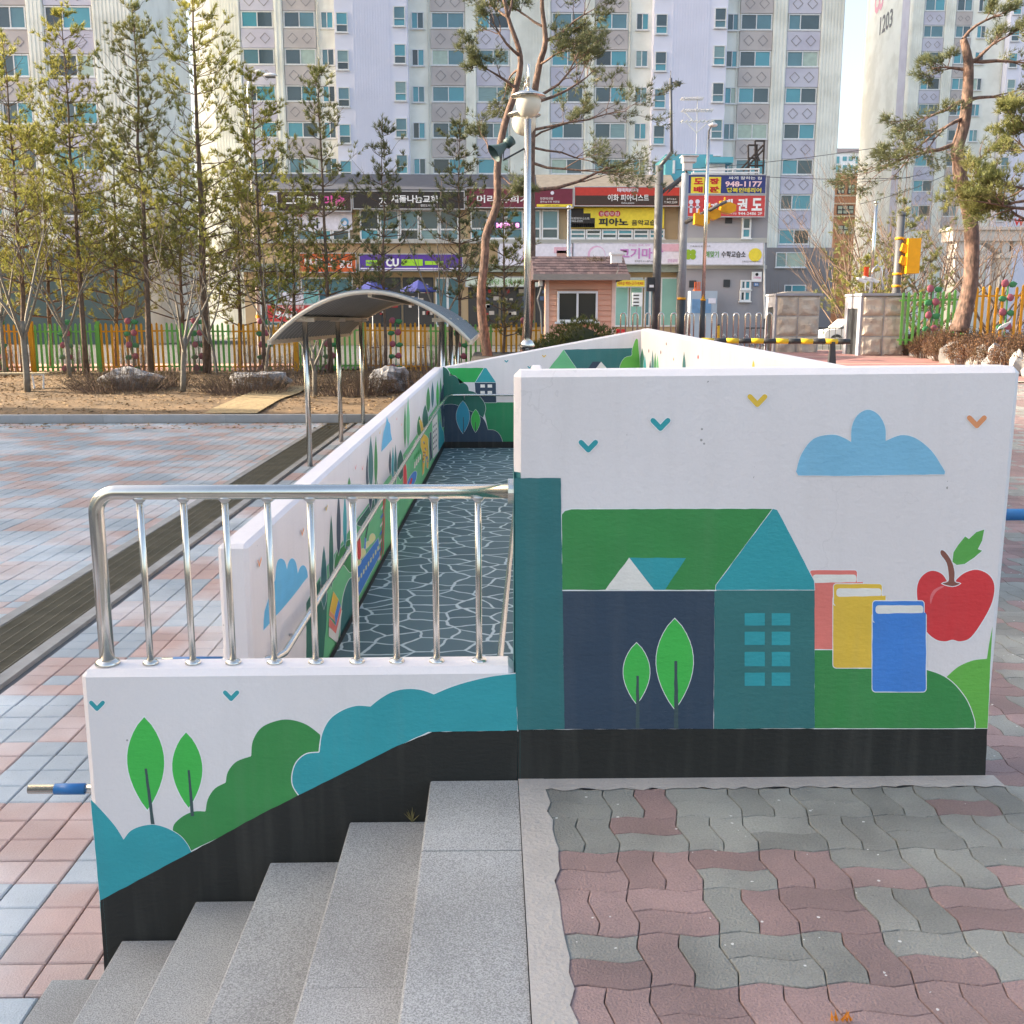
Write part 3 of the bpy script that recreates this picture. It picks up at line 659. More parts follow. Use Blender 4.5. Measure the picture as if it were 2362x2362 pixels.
Lm.shape('painted_cloud', B_([(693, 550), (700, 470), (712, 380), (735, 300), (742, 235), (758, 280), (772, 300), (778, 380), (790, 440), (740, 500)]), C_cyan, .6)
o = Lm.shape('painted_train', A_([(1252, 800), (1440, 545), (1452, 700), (1265, 1062)]), C_blue, .6, wob=0)
for k in range(9):
    t = k / 8; x = 1262 + 170 * t; y = 930 - 275 * t; Lm.shape('painted_window', A_([(x, y - 30), (x + 11, y - 44), (x + 11, y - 6), (x, y + 10)]), C_pale, 0, o, 0)
for (x, y, s_) in ((1385, 560, 46), (1300, 690, 44), (1268, 770, 30), (1345, 610, 30)):
    Lm.shape('painted_flower', crv(A_([(x - s_ * .6, y + s_), (x - s_ * .5, y - s_ * .6), (x, y - s_ * 1.2), (x + s_ * .5, y - s_ * .9), (x + s_ * .5, y)]), 3), C_pale, .5)
Lm.shape('painted_crayon', crv(A_([(1250, 560), (1266, 520), (1280, 560), (1285, 700), (1268, 740), (1252, 700)]), 3), C_red, .5)
Lm.shape('painted_brush', A_([(1312, 640), (1320, 540), (1330, 545), (1328, 640)]), C_blue, .4)
Lm.shape('painted_brush', A_([(1322, 545), (1358, 360), (1364, 362), (1332, 548)]), C_stem, 0)
for (P, m) in ((((1040, 1020), (1086, 1095), (1050, 1240), (1005, 1190)), C_yel), (((1086, 1095), (1104, 1150), (1060, 1330), (1050, 1240)), C_blue), (((1005, 1190), (1050, 1240), (1056, 1290), (1002, 1235)), C_orange), (((1000, 1330), (1062, 1400), (1112, 1190), (1104, 1150), (1060, 1330), (1004, 1255)), C_pink), (((1000, 1420), (1076, 1480), (1116, 1190), (1112, 1190), (1062, 1400), (1000, 1340)), C_cream)):
    Lm.shape('painted_book', A_(P), m, .3, wob=0)
for k in range(7):
    y = 250 + 75 * k; x = 1478 - 4 * k; Lm.shape('painted_rung', A_([(x - 14, y + 30), (x + 12, y - 10), (x + 12, y + 14), (x - 14, y + 54)]), C_blue if k % 2 else C_cream, 0, None, 0)
Lm.shape('painted_pole', A_([(1488, 190), (1496, 190), (1464, 740), (1458, 745)]), C_red); Lm.shape('painted_pole', A_([(1500, 190), (1506, 190), (1486, 690), (1480, 690)]), C_pink)
Lm.shape('painted_crayon', crv(B_([(890, 700), (900, 640), (915, 680), (922, 800), (918, 900), (892, 900)]), 3), C_red, .4)
Lm.shape('painted_book', crv(B_([(925, 850), (940, 790), (980, 730), (1008, 730), (1000, 800), (965, 860)]), 3), C_blue, .6); Lm.shape('painted_book', B_([(940, 840), (960, 780), (972, 790), (960, 845)]), C_red)
o = Lm.shape('painted_giraffe', B_([(1032, 270), (1048, 262), (1062, 300), (1072, 390), (1098, 410), (1112, 430), (1116, 560), (1112, 700), (1100, 690), (1096, 600), (1086, 590), (1072, 740), (1060, 760), (1064, 560), (1044, 500), (1046, 420), (1052, 380)]), C_yel, .5)
for k in range(14):
    rr = random.Random(k); x = rr.uniform(1056, 1106); y = rr.uniform(440, 640); Lm.shape('painted_spot', B_([(x, y), (x + 7, y - 6), (x + 9, y + 12), (x + 1, y + 14)]), C_brown if k % 2 else C_blue, 0, o, 0)
for k in range(4): Lm.shape('painted_fence', B_([(985 + 16 * k, 620 - 20 * k), (995 + 16 * k, 570 - 20 * k), (999 + 16 * k, 605 - 20 * k)]), C_bgreen, 0, None, 0); Lm.shape('painted_fence', B_([(985 + 16 * k, 700 - 25 * k), (990 + 16 * k, 640 - 22 * k), (998 + 16 * k, 635 - 22 * k), (998 + 16 * k, 690 - 25 * k)]), C_cream, 0, None, 0)
Lm.shape('painted_tower', B_([(1126, 380), (1140, 370), (1146, 600), (1130, 640)]), C_navy, .4)
o = Lm.shape('painted_tower', B_([(1148, 250), (1192, 180), (1202, 545), (1156, 610)]), C_cream, .3)
for k in range(5):
    for q in range(3): Lm.shape('painted_window', B_([(1156 + 12 * q, 320 + 50 * k - 14 * q), (1162 + 12 * q, 312 + 50 * k - 14 * q), (1162 + 12 * q, 330 + 50 * k - 14 * q), (1156 + 12 * q, 338 + 50 * k - 14 * q)]), C_stem, 0, o, 0)
Lm.shape('painted_bush', B_([(1204, 340), (1214, 250), (1230, 330), (1250, 380), (1257, 460), (1205, 545)]), C_teal, .4)
Lm.shape('painted_bush', B_([(1222, 30), (1248, -60), (1252, 330), (1236, 330), (1226, 200)]), C_navy, .2)
for (x, y, s_, m) in ((378, 756, 22, C_orange), (760, 488, 18, C_orange), (974, 276, 14, C_yel)):
    a = A_([(x, y)])[0]; Lm.shape('painted_bird', [(a[0] - s_ * .18, a[1] - s_ * .2), (a[0] - s_ * .06, a[1] - s_ * .1), (a[0], a[1] + s_ * .2), (a[0] + s_ * .18, a[1] - s_ * .45), (a[0] + s_ * .22, a[1] - s_ * .2), (a[0] + s_ * .02, a[1] + s_ * .5)], m, .4, None, 0)
for (x, y, s_, m) in ((463, 680, 14, C_pink), (525, 685, 14, C_pink), (680, 370, 12, C_yel), (830, 250, 9, C_pink), (872, 300, 9, C_orange)):
    a = B_([(x, y)])[0]; Lm.shape('painted_bird', [(a[0] - s_ * .15, a[1] - s_ * .3), (a[0], a[1] + s_ * .2), (a[0] + s_ * .15, a[1] - s_ * .35), (a[0] + s_ * .03, a[1] + s_ * .5)], m, .3, None, 0)
Lm.shape('painted_skirting', [(838.6, fl(838.6) + .5), (838.6, fl(838.6) - 12), (790, fl(790) - 16), (740, fl(740) - 21), (690, fl(690) - 27), (640, 1205), (600, 1280), (600, 1324), (640, 1244)], C_black, 0, None, 0)
# back wall
Bm = Mural(W_back, (0, 16.302, 0), (0, -1, 0), .00015); c3 = lambda P: [(777 + x * .1482, 605.3 + y * .1482) for x, y in P]
c7 = lambda P: [(940.6 + x * .2752, 310.8 + y * .2752) for x, y in P]
Bm.shape('painted_field', c3([(900, 1040), (1500, 1030), (2400, 1030), (2400, 1545), (1000, 1545)]), pm('field_green', (32, 132, 86)), .4)
Bm.shape('painted_house_wall', c3([(800, 783), (1070, 783), (1075, 1040), (820, 1040)]), C_navy, .7)
o = Bm.shape('painted_roof', c3([(450, 600), (920, 600), (808, 783), (560, 783)]), C_bgreen, .6); Bm.shape('painted_gable', c3([(920, 600), (948, 600), (1070, 783), (808, 783)]), C_teal, .6)
for (x, y) in ((873, 810), (965, 810), (873, 893), (965, 893)): Bm.shape('painted_window', c3([(x, y), (x + 56, y), (x + 58, y + 40), (x, y + 40)]), C_cream, 0, None, 0)
Bm.shape('painted_bush', c3(crv([(396, 585), (440, 608), (472, 650), (480, 700)], 3, False) + crv([(482, 702), (540, 698), (590, 745), (606, 805)], 3, False) + crv([(608, 805), (660, 790), (712, 830), (726, 892)], 3, False) + crv([(728, 892), (790, 905), (860, 960), (920, 1040), (938, 1130), (900, 1250)], 4, False) + [(700, 1300), (392, 1300)]), C_dgreen, .6)
Bm.shape('painted_bush', c3(crv([(392, 1085), (450, 1064), (560, 1070), (700, 1130), (860, 1205), (930, 1275), (968, 1385)], 4, False) + crv([(970, 1388), (1050, 1395), (1120, 1450), (1158, 1545)], 4, False) + [(392, 1545)]), C_navy, .4)
Bm.leaf('painted_tree', *[c3([(650, 0)])[0][0]], c3([(0, 1020)])[0][1], c3([(0, 1435)])[0][1], 172 * .1482, pm('leaf_teal', (38, 140, 164)), (777 + 655 * .1482, 605.3 + 1225 * .1482, 777 + 660 * .1482, 605.3 + 1430 * .1482, 1.6), .4)
Bm.leaf('painted_tree', *[c3([(812, 0)])[0][0]], c3([(0, 1128)])[0][1], c3([(0, 1420)])[0][1], 116 * .1482, C_leaf, (777 + 810 * .1482, 605.3 + 1290 * .1482, 777 + 812 * .1482, 605.3 + 1415 * .1482, 1.5), .4)
Bm.shape('painted_skirting', c3([(392, 1540), (2400, 1535), (2400, 1640), (392, 1640)]), C_black, 0, None, 0)
o = Bm.shape('painted_roof', c7([(445, 1268), (935, 1255), (935, 1450), (565, 1450)]), C_dteal, .4); Bm.shape('painted_gable', c7([(445, 1268), (310, 1450), (570, 1450)]), C_mint, .6)
Bm.shape('painted_dormer_roof', c7([(645, 1350), (700, 1350), (640, 1450), (575, 1450)]), C_navy, 0, o); Bm.shape('painted_dormer', c7([(703, 1350), (630, 1450), (790, 1450)]), C_cream, 0, o)
Bm.shape('painted_bush', c7(crv([(832, 1450), (836, 1370), (868, 1322), (912, 1308), (916, 1270), (936, 1205), (952, 1195), (958, 1240), (962, 1450)], 4)), C_lgreen, .5)
for (x, y, m, w_) in ((54, 1347, C_teal, 28), (312, 1312, C_yel, 28), (212, 1388, C_teal, 28)):
    a = c7([(x, y)])[0]; Bm.bird(a[0], a[1], w_ * .2752, m, .4)
rn = Vector((1.93 - 2.33, 5.9 - 16.29, 0)).normalized(); Rm = Mural(W_right, (2.33, 16.29, 0), (rn.y, -rn.x, 0), .00015)
for (x, y0, y1, w_, m) in ((985, 1255, 1450, 40, C_dgreen), (1003, 1300, 1460, 22, C_teal), (1040, 1340, 1460, 16, C_navy), (1056, 1270, 1470, 20, C_dteal), (1074, 1285, 1470, 20, C_green), (1090, 1300, 1470, 18, C_mint), (1272, 1280, 1480, 28, C_dteal), (1640, 1390, 1480, 14, C_pink), (1747, 1340, 1410, 20, C_yel), (1368, 1300, 1335, 12, C_red), (1150, 1215, 1240, 8, C_brown), (1030, 1260, 1290, 8, C_brown), (1200, 1320, 1345, 8, C_orange), (1112, 1270, 1300, 8, C_brown)):
    a = c7([(x, y0), (x, y1)]); blade(Rm, (a[0][0], a[0][1], a[1][1], w_ * .2752), m, 'painted_cypress' if y1 - y0 > 80 else 'painted_bird', out=.4)
# left end faces: teal paint wrapped round the corners
MB().box(.0722, .0735, YF + .012, YF + .15, -.05, 1.135).build('painted_corner', pm('pillar_teal', (44, 110, 112)), W_front)
MB().poly([(.0735, YF + .0215, -.05), (.0948, YF - .0012, -.05), (.0948, YF - .0012, 1.135), (.0735, YF + .0215, 1.135)]).build('painted_corner', pm('pillar_teal', (44, 110, 112)), W_front)
MB().poly([(-1.4755, YF + .13, PZ), (-1.4755, YF + .022, PZ), (-1.4755, YF + .022, -.10), (-1.4755, YF + .13, -.02)]).build('painted_corner', C_teal, W_low)
MB().poly([(-1.4752, YF + .0215, PZ), (-1.4522, YF - .0012, PZ), (-1.4522, YF - .0012, -.12), (-1.4752, YF + .0215, -.10)]).build('painted_corner', C_teal, W_low)

# ------------------------------------------------------------------ steel guard rail on the low wall
YR = 3.575
gr = thing('guard_rail', 'stainless steel guard rail with upright bars on the low stair wall', 'railing', (-.7, YR, .43))
zr = ay(500, 928, YR).z; xpost = ay(203, 1250, YR).x; xend = .074
rr_ = .0262; pts = [(xpost, YR, .428)]; cr_ = .075
for k in range(9):
    a = math.pi - math.pi / 2 * k / 8; pts.append((xpost + cr_ + cr_ * math.cos(a), YR, zr - cr_ + cr_ * math.sin(a)))
pts.append((xend - .012, YR, zr)); MB().path(pts, rr_, 20).build('top_rail', M_steel, gr, smooth=True)
q = MB(); q.path([(xend - .022, YR, zr), (xend - .001, YR, zr)], .045, 20); q.build('wall_flange', M_steel, gr)
fl_prof = [(.0285, 0), (.0285, .004), (.025, .010), (.017, .014), (.012, .015)]
for xb in (284, 364, 440, 518, 596, 674, 749, 824, 904):
    X = ay(xb, 1248, YR).x
    MB().path([(X, YR, .43), (X, YR, zr - .02)], .0116, 14).build('baluster', M_steel, gr, smooth=True)
    MB().lathe((X, YR, .428), fl_prof, 18).build('flange', M_steel, gr, smooth=True)
    MB().lathe((X, YR, zr - rr_ - .011), [(.012, 0), (.016, .004), (.024, .013), (.024, .020)], 14).build('collar', M_steel2, gr, smooth=True)
MB().lathe((xpost, YR, .428), [(.044, 0), (.044, .005), (.040, .012), (.031, .018), (.027, .019)], 22).build('flange', M_steel, gr, smooth=True)
# handrails of the ramp
def handrail(name, label, pts, r=.017, brackets=(), wall_n=None, sleeve=None):
    t = thing(name, label, 'handrail', tuple(pts[0]))
    MB().path(pts, r, 10).build('rail', M_steel, t, smooth=True)
    for (p, out) in brackets:
        p = Vector(p); out = Vector(out); w_ = p + out * .075 - Vector((0, 0, .075))
        bp = [p]
        for k in range(1, 7):
            a = math.pi / 2 * k / 6; bp.append(p + out * (.075 * (1 - math.cos(a))) - Vector((0, 0, .075 * math.sin(a))))
        bp.append(w_ + out * .012)
        MB().path(bp, .009, 7).build('bracket', M_steel2, t, smooth=True)
    if sleeve: MB().path([sleeve[0], sleeve[1]], r + .004, 12).build('sleeve', M_blue_sleeve, t, smooth=True)
    return t
nl = Vector((-tn.y, tn.x, 0))          # into the long wall
rp_ = []; br = []
for Y in (5.35, 16.1):
    X = lx(Y) + .09; rp_.append(Vector((X, Y, rz_(Y) + .66 + (.02 if Y > 10 else 0))))
z0 = rp_[0].z; zB = .5
hp = [Vector((rp_[0].x - .64, 5.28, z0 - .02)), Vector((rp_[0].x - .12, 5.28, z0 - .02)), Vector((rp_[0].x - .03, 5.31, z0 - .01)), rp_[0]]
A0 = rp_[0]; B0 = Vector((lx(14.6) + .09, 14.6, .45)); hp += [A0.lerp(B0, k / 8) for k in range(1, 9)]
hp += [Vector((lx(15.9) + .09, 15.9, zB)), Vector((lx(16.1) + .12, 16.15, zB)), Vector((-.55, 16.22, zB)), Vector((.9, 16.22, zB)), Vector((2.2, 16.22, zB))]
br = [(A0.lerp(B0, (k + .5) / 10), nl) for k in range(10)] + [((X, 16.22, zB), Vector((0, 1, 0))) for X in (-.45, .55, 1.4)] + [((lx(15.4) + .09, 15.4, .48), nl)]
handrail('handrail', 'slim steel handrail bracketed to the long mural wall and end wall', hp, .0195, br, sleeve=(Vector((hp[0].x + .06, 5.28, hp[0].z)), Vector((hp[0].x + .32, 5.28, hp[0].z))))
zz = ay(110, 1478, 3.78).z
handrail('handrail', 'steel handrail stub with blue sleeve poking past the low stair wall', [Vector((ay(65, 1478, 3.78).x, 3.73, zz)), Vector((-1.2, 3.73, zz)), Vector((-.2, 3.73, zz + .01)), Vector((-.02, 3.8, zz + .03)), Vector((-.0, 4.3, zz + .05)), Vector((.44, 14.0, .48))], .0175,
         [((-1.15, 3.73, zz), Vector((0, -1, 0))), ((-.3, 3.73, zz), Vector((0, -1, 0)))], sleeve=(Vector((ay(103, 1478, 3.73).x, 3.73, zz)), Vector((ay(160, 1478, 3.73).x, 3.73, zz))))
zz = ay(1915, 971, 3.75).z
handrail('handrail', 'steel handrail with blue sleeve sticking out behind the apple end of the wall', [Vector((2.35, 3.75, zz)), Vector((.6, 3.75, zz))], .0185, [((1.6, 3.75, zz), Vector((0, -1, 0))), ((.8, 3.75, zz), Vector((0, -1, 0)))], sleeve=(Vector((1.885, 3.75, zz)), Vector((2.25, 3.75, zz))))

# ------------------------------------------------------------------ arched shelter
sh = thing('arched_shelter', 'curved corrugated walkway shelter on slim steel posts by the ramp', 'shelter', (-1.9, 21, PZ))
SX0, SX1, SY0, SY1 = -3.62, -.36, 16.9, 26.2; zev, zap = 1.30, 2.10
def arch(t): # t 0..1 across
    x = SX0 + (SX1 - SX0) * t; return x, zev + (zap - zev) * (1 - (2 * t - 1) ** 2) ** .92
M_corr = mat('corrugated', (.17, .19, .20), .42, .15, 3, metal=.35); M_fascia = mat('fascia', (.62, .55, .45), .4, .1, metal=.4)
mb = MB(); nA, nD = 30, 112
for j in range(nD + 1):
    Y = SY0 + (SY1 - SY0) * j / nD; d = [0, .055, .055, 0][j % 4]
    for i in range(nA + 1):
        x, z = arch(i / nA); mb.v.append((x, Y, z + d))
for j in range(nD):
    for i in range(nA):
        a = j * (nA + 1) + i; mb.f.append((a, a + 1, a + nA + 2, a + nA + 1)); mb.m.append(0)
mb.build('roof_sheet', M_corr, sh)
for Y in (SY0, SY1):
    MB().path([(*[arch(i / 30)[0]], Y, arch(i / 30)[1]) for i in range(31)], .036, 6).build('fascia', M_fascia, sh, smooth=True)
for X, t in ((SX0, 0), (SX1, 1)): MB().box(X - .03, X + .03, SY0 - .03, SY1 + .03, zev - .03, zev + .045).build('gutter', M_fascia, sh)
for k, Y in enumerate((17.43, 21.1, 24.76)):
    for X, t in ((-3.13, .15), (-.85, .85)):
        zt = arch((X - SX0) / (SX1 - SX0))[1] - .03
        MB().path([(X, Y, PZ), (X, Y, zt)], .046, 14).build('post', M_steel, sh, smooth=True)
        MB().box(X - .16, X + .16, Y - .05, Y + .05, zt - .07, zt - .005).build('bracket', M_fascia, sh)
for X in (-3.13, -.85, -1.99):
    zt = arch((X - SX0) / (SX1 - SX0))[1]
    MB().box(X - .035, X + .035, SY0 + .1, SY1 - .1, zt - .075, zt - .01).build('beam', M_fascia, sh)

# ------------------------------------------------------------------ picket fences
FGr = mat('fence_green', srgb(110, 176, 84), .55, .12, 3); FYe = mat('fence_yellow', srgb(214, 150, 32), .55, .12, 3)
M_flower = mat('flower_red', srgb(160, 88, 102), .6, .15, 8); M_vine = mat('vine_green', srgb(60, 132, 84), .6)
pk = MB().box(-.026, .026, -.018, .018, 0, 1.0)
pkm = {}
for nm, m_ in (('g', FGr), ('y', FYe)):
    q = MB(); q.box(-.034, .034, -.018, .018, 0, .97); q.hexa([(-.034, -.018, .97), (.034, -.018, .97), (.034, .018, .97), (-.034, .018, .97)], [(-.012, -.012, 1.0), (.012, -.012, 1.0), (.012, .012, 1.0), (-.012, .012, 1.0)]); pkm[nm] = q.mesh('picket', m_)
def fence_panel(x0, x1, y0, y1, z0a, z0b, h, col, post, label, group, flower=True, n=13):
    m_ = FGr if col == 'g' else FYe; t = thing('picket_fence', label, 'fence', (x0, y0, z0a), group)
    P = lambda u, z: Vector((x0 + (x1 - x0) * u, y0 + (y1 - y0) * u, z0a + (z0b - z0a) * u + z))
    for zz_ in (.14, h * .80):
        a, b = P(0, zz_), P(1, zz_); q = MB(); q.hexa([(a.x, a.y + .02, a.z), (b.x, b.y + .02, b.z), (b.x, b.y + .06, b.z), (a.x, a.y + .06, a.z)], [(a.x, a.y + .02, a.z + .05), (b.x, b.y + .02, b.z + .05), (b.x, b.y + .06, b.z + .05), (a.x, a.y + .06, a.z + .05)]); q.build('rail', m_, t)
    rf = random.Random(int(x0 * 91))
    for i in range(n):
        u = (i + .5) / n; p_ = P(u, .03 + rf.uniform(-.01, .01))
        if flower and i == n // 2: continue
        o = inst('picket', pkm[col], p_, t); o.scale.z = h * rf.uniform(.93, .97); o.rotation_euler.y = rf.uniform(-.012, .012)
    if post: MB().box(x1 - .05, x1 + .05, y1 - .06, y1 + .05, z0b, z0b + h * 1.02).build('post', FYe if post == 'y' else FGr, t)
    if flower:
        c = P(.5, 0); MB().path([(c.x, c.y - .03, c.z), (c.x + .02, c.y - .03, c.z + h * .5), (c.x, c.y - .03, c.z + h)], .02, 6).build('vine', M_vine, t)
        for k in range(5):
            z = c.z + h * (.06 + .235 * k); sx = .13 * (1 if k % 2 else -1)
            q = MB(); q.rock((c.x + sx * .7, c.y - .05, z + .03), (.105, .035, .105), k + x0, 10, 6, rough=.12); q.build('flower', M_flower, t, smooth=True)
            q = MB(); q.rock((c.x - sx, c.y - .05, z), (.12, .02, .08), k + x0 + 5, 9, 5, rough=.25); q.build('vine_leaf', M_vine, t, smooth=True)
    return t
pw = 2.16; xs = -19.4
FLAB = ['green picket fence panel at the hidden end beyond the bench', 'yellow picket fence panel behind the white bench', 'green picket fence panel behind the bare pale-barked tree', 'yellow picket fence panel with a wide yellow post by the golden tipped pine', 'green picket fence panel behind the long low rock', 'yellow picket fence panel behind the tall thick pine trunk', 'green picket fence panel with a wide green post under the street lamp', 'yellow picket fence panel seen under the shelter roof', 'green picket fence panel behind the pointed rock', 'yellow picket fence panel beside the leaning red pine']
for i in range(10):
    col = 'y' if i % 2 else 'g'; x0 = xs + i * pw
    lab = FLAB[i]
    fence_panel(x0, x0 + pw - .02, 34.35, 34.35, soilz(x0, 34.35) + .02, soilz(x0 + pw, 34.35) + .02, 1.62, col, 'y' if i % 4 == 1 else ('g' if i % 4 == 2 else None), lab, 'fence panels along the soil bed')
r1 = rect(2085, 655, 2222, 772, 29.0)
fence_panel(r1[0], r1[1], 29.3, 29.0, .95, .97, 1.55, 'g', 'g', 'green picket fence panel with flower vine beside the rough stone gate pillar', 'fence panels on the planted bank', n=11)
fence_panel(r1[1] + .08, r1[1] + 2.1, 29.0, 28.6, .98, 1.0, 1.65, 'y', None, 'yellow picket fence panel with flower vine behind the leaning pine trunk', 'fence panels on the planted bank', n=12)

# ------------------------------------------------------------------ vegetation
M_bark = mat('bark_brown', (.16, .11, .08), .9, .3, 9, bump=.8, bscale=30, col2=(.08, .06, .05), c2amt=.6, c2scale=8)
M_pbark = mat('bark_red_pine', (.21, .13, .10), .9, .5, 16, bump=1.0, bscale=26, col2=(.09, .065, .055), c2amt=.85, c2scale=11, stretch=(1, 1, .45))
M_gbark = mat('bark_grey', (.20, .18, .15), .9, .25, 9, bump=.6, bscale=30)
M_twig = mat('twig', (.20, .14, .11), .9, .2, 9)
M_ndl = mat('needles_yellow_green', (.27, .285, .07), .6, .35, 2.2, col2=(.36, .33, .08), c2amt=.8, c2scale=1.2, trans=.45)
M_ndl2 = mat('needles_green', (.20, .22, .08), .6, .35, 2.2, col2=(.24, .22, .075), c2amt=.7, c2scale=1.2, trans=.3)
M_ndl3 = mat('needles_grey_green', (.15, .17, .085), .6, .3, 2.2, col2=(.13, .14, .06), c2amt=.5, c2scale=1.5, trans=.3)
def tuft(mb, p, d, rnd_, n=8, ln=.13, wd=.014, spread=1.0, mi=0):
    d = d.normalized(); u = d.orthogonal().normalized(); v = d.cross(u)
    for k in range(n):
        a = rnd_.uniform(0, 6.283); s_ = spread * rnd_.uniform(.25, 1.0); q = (d + (u * math.cos(a) + v * math.sin(a)) * s_).normalized()
        side = q.cross(Vector((rnd_.uniform(-1, 1), rnd_.uniform(-1, 1), rnd_.uniform(-1, 1)))).normalized() * wd * .5
        l_ = ln * rnd_.uniform(.75, 1.15); o = len(mb.v)
        mb.v += [tuple(p - side), tuple(p + side), tuple(p + q * l_)]; mb.f.append((o, o + 1, o + 2)); mb.m.append(mi)
def conifer(label, base, top, lean_top, h0, Lmax, seed, m_, r0=.11, dens=1.0, group='young pines along the bed', whorl=.42, up=.35, dir_bias=None, shape=.75):
    base = Vector(base); top = Vector(top); H = (top - base).length; rn_ = random.Random(seed)
    t = thing('pine_tree', label, 'tree', tuple(base), group)
    wob = [Vector((mnoise.noise(Vector((seed, k * .7, 0))) * .09, mnoise.noise(Vector((seed, k * .7, 9))) * .09, 0)) for k in range(9)]
    wob[0] = Vector(); pts = [base.lerp(top, k / 8) + wob[k] for k in range(9)]
    trunk = MB(); trunk.path(pts, [r0 * (1 - .9 * (k / 8) ** .9) for k in range(9)], 8)
    cr = MB()
    def at(tt): f = tt * 8; i = min(7, int(f)); return pts[i].lerp(pts[i + 1], f - i)
    z = h0
    while z < .985:
        L_ = Lmax * (((1 - z) / (1 - h0)) ** shape) + .15; nb = rn_.choice((3, 4, 5, 5)); a0 = rn_.uniform(0, 6.28)
        p0 = at(z)
        for b in range(nb):
            a = a0 + 6.283 * b / nb + rn_.uniform(-.5, .5); l_ = L_ * rn_.uniform(.4, 1.3); el = up * rn_.uniform(.2, 1.7) + .25 * z
            d = Vector((math.cos(a), math.sin(a), el)).normalized(); mid = p0 + d * l_ * .55 + Vector((0, 0, -.04 * l_)); end = p0 + d * l_ + Vector((0, 0, .22 * l_))
            trunk.path([p0, mid, end], [.022 * (1 - z) + .008, .012 * (1 - z) + .006, .004], 4, caps=False)
            ntw = max(2, int((2 + l_ * 3.4) * dens)); bar = rn_.random() < .12
            for k in range(ntw):
                u_ = (.28 + .72 * (k + rn_.random()) / ntw) if l_ > .5 else rn_.uniform(.1, 1)
                q = (p0.lerp(mid, u_ / .55) if u_ < .55 else mid.lerp(end, (u_ - .55) / .45))
                sd = (d * .7 + Vector((rn_.uniform(-1, 1), rn_.uniform(-1, 1), rn_.uniform(-.2, .8)))).normalized(); sl_ = (.16 + .2 * l_) * rn_.uniform(.5, 1.1); e2 = q + sd * sl_
                trunk.path([q, e2], [.005, .003], 3, caps=False)
                if bar: continue
                for j in range(rn_.choice((3, 4, 4, 5))):
                    u2 = rn_.uniform(.35, 1.08); pp_ = q.lerp(e2, u2) + Vector((rn_.uniform(-.05, .05), rn_.uniform(-.05, .05), rn_.uniform(-.04, .06)))
                    tuft(cr, pp_, sd + Vector((0, 0, .35)), rn_, 10, .165, .02, .9)
        z += whorl / H * rn_.uniform(.55, 1.5)
    for k in range(10): tuft(cr, pts[-1] - Vector((0, 0, .06 * k)), Vector((0, 0, 1)), rn_, 9, .14, .016, .7)
    trunk.build('trunk', M_bark, t, smooth=True); cr.build('crown', m_, t)
    return t
def base_at(xs_, Y): X = sy(xs_, 855, Y).x; return (X, Y, soilz(X, Y))
PT = [(478, 34.0, 441, -60, .24, 2.15, M_ndl, .15, 'tall yellow-green pine with thick straight trunk beside the street lamp'),
      (348, 33.6, 306, 2, .26, 1.75, M_ndl2, .11, 'tall slim pine with dark middle crown between two yellower pines'),
      (199, 33.5, 141, 28, .27, 1.75, M_ndl, .10, 'pine with a pointed golden tip in front of the apartment windows'),
      (62, 33.4, 8, 75, .28, 1.7, M_ndl, .10, 'golden pine above the white bench at the bed'),
      (612, 33.8, 580, 170, .24, 1.75, M_ndl, .07, 'bushy yellow-green pine in front of the pink lettered sign'),
      (764, 33.9, 731, 140, .26, 1.35, M_ndl2, .085, 'slender pine with black trunk in front of the church sign'),
      (890, 33.7, 880, 268, .28, 1.3, M_ndl3, .06, 'thin young pine behind the arched shelter roof'),
      (1058, 33.7, 1060, 268, .30, 1.25, M_ndl3, .06, 'thin grey-green young pine propped near the twin red pines'),
      (1163, 33.0, 1162, 440, .22, .95, M_ndl2, .06, 'small dark staked pine beside the globe lamp post')]
for i, (xb, Y, xt, yt, h0, Lm_, m_, r0, lab) in enumerate(PT):
    b = base_at(xb, Y); tp = sy(xt, yt, Y); conifer(lab, b, tp, 0, h0, Lm_ * (1.25 if i < 5 else 1.15), 20 + i, m_, r0, dens=1.35 if i < 5 else 1.1)
for (xb, Y, xt, yt, Lm_, sd, lab) in ((270, 36.5, 262, 330, 2.0, 51, 'low dense pine filling the gap behind the slim pine'), (120, 36.5, 96, 300, 2.0, 52, 'low dense pine behind the golden pines near the bench'), (420, 36.8, 415, 350, 2.2, 53, 'low dense pine behind the tall thick pine'), (0, 36.2, -20, 330, 1.9, 54, 'low dense pine at the edge behind the bench'), (555, 36.5, 548, 400, 1.6, 55, 'low dense pine under the street lamp head'), (680, 36.5, 676, 420, 1.3, 56, 'low dense pine in front of the orange shop sign')):
    b = base_at(xb, Y); b = (b[0], Y, .02); conifer(lab, b, sy(xt, yt, Y), 0, .22, Lm_ * 1.35, sd, M_ndl, .09, dens=1.15, group='pines behind the fence', whorl=.42, shape=.55)
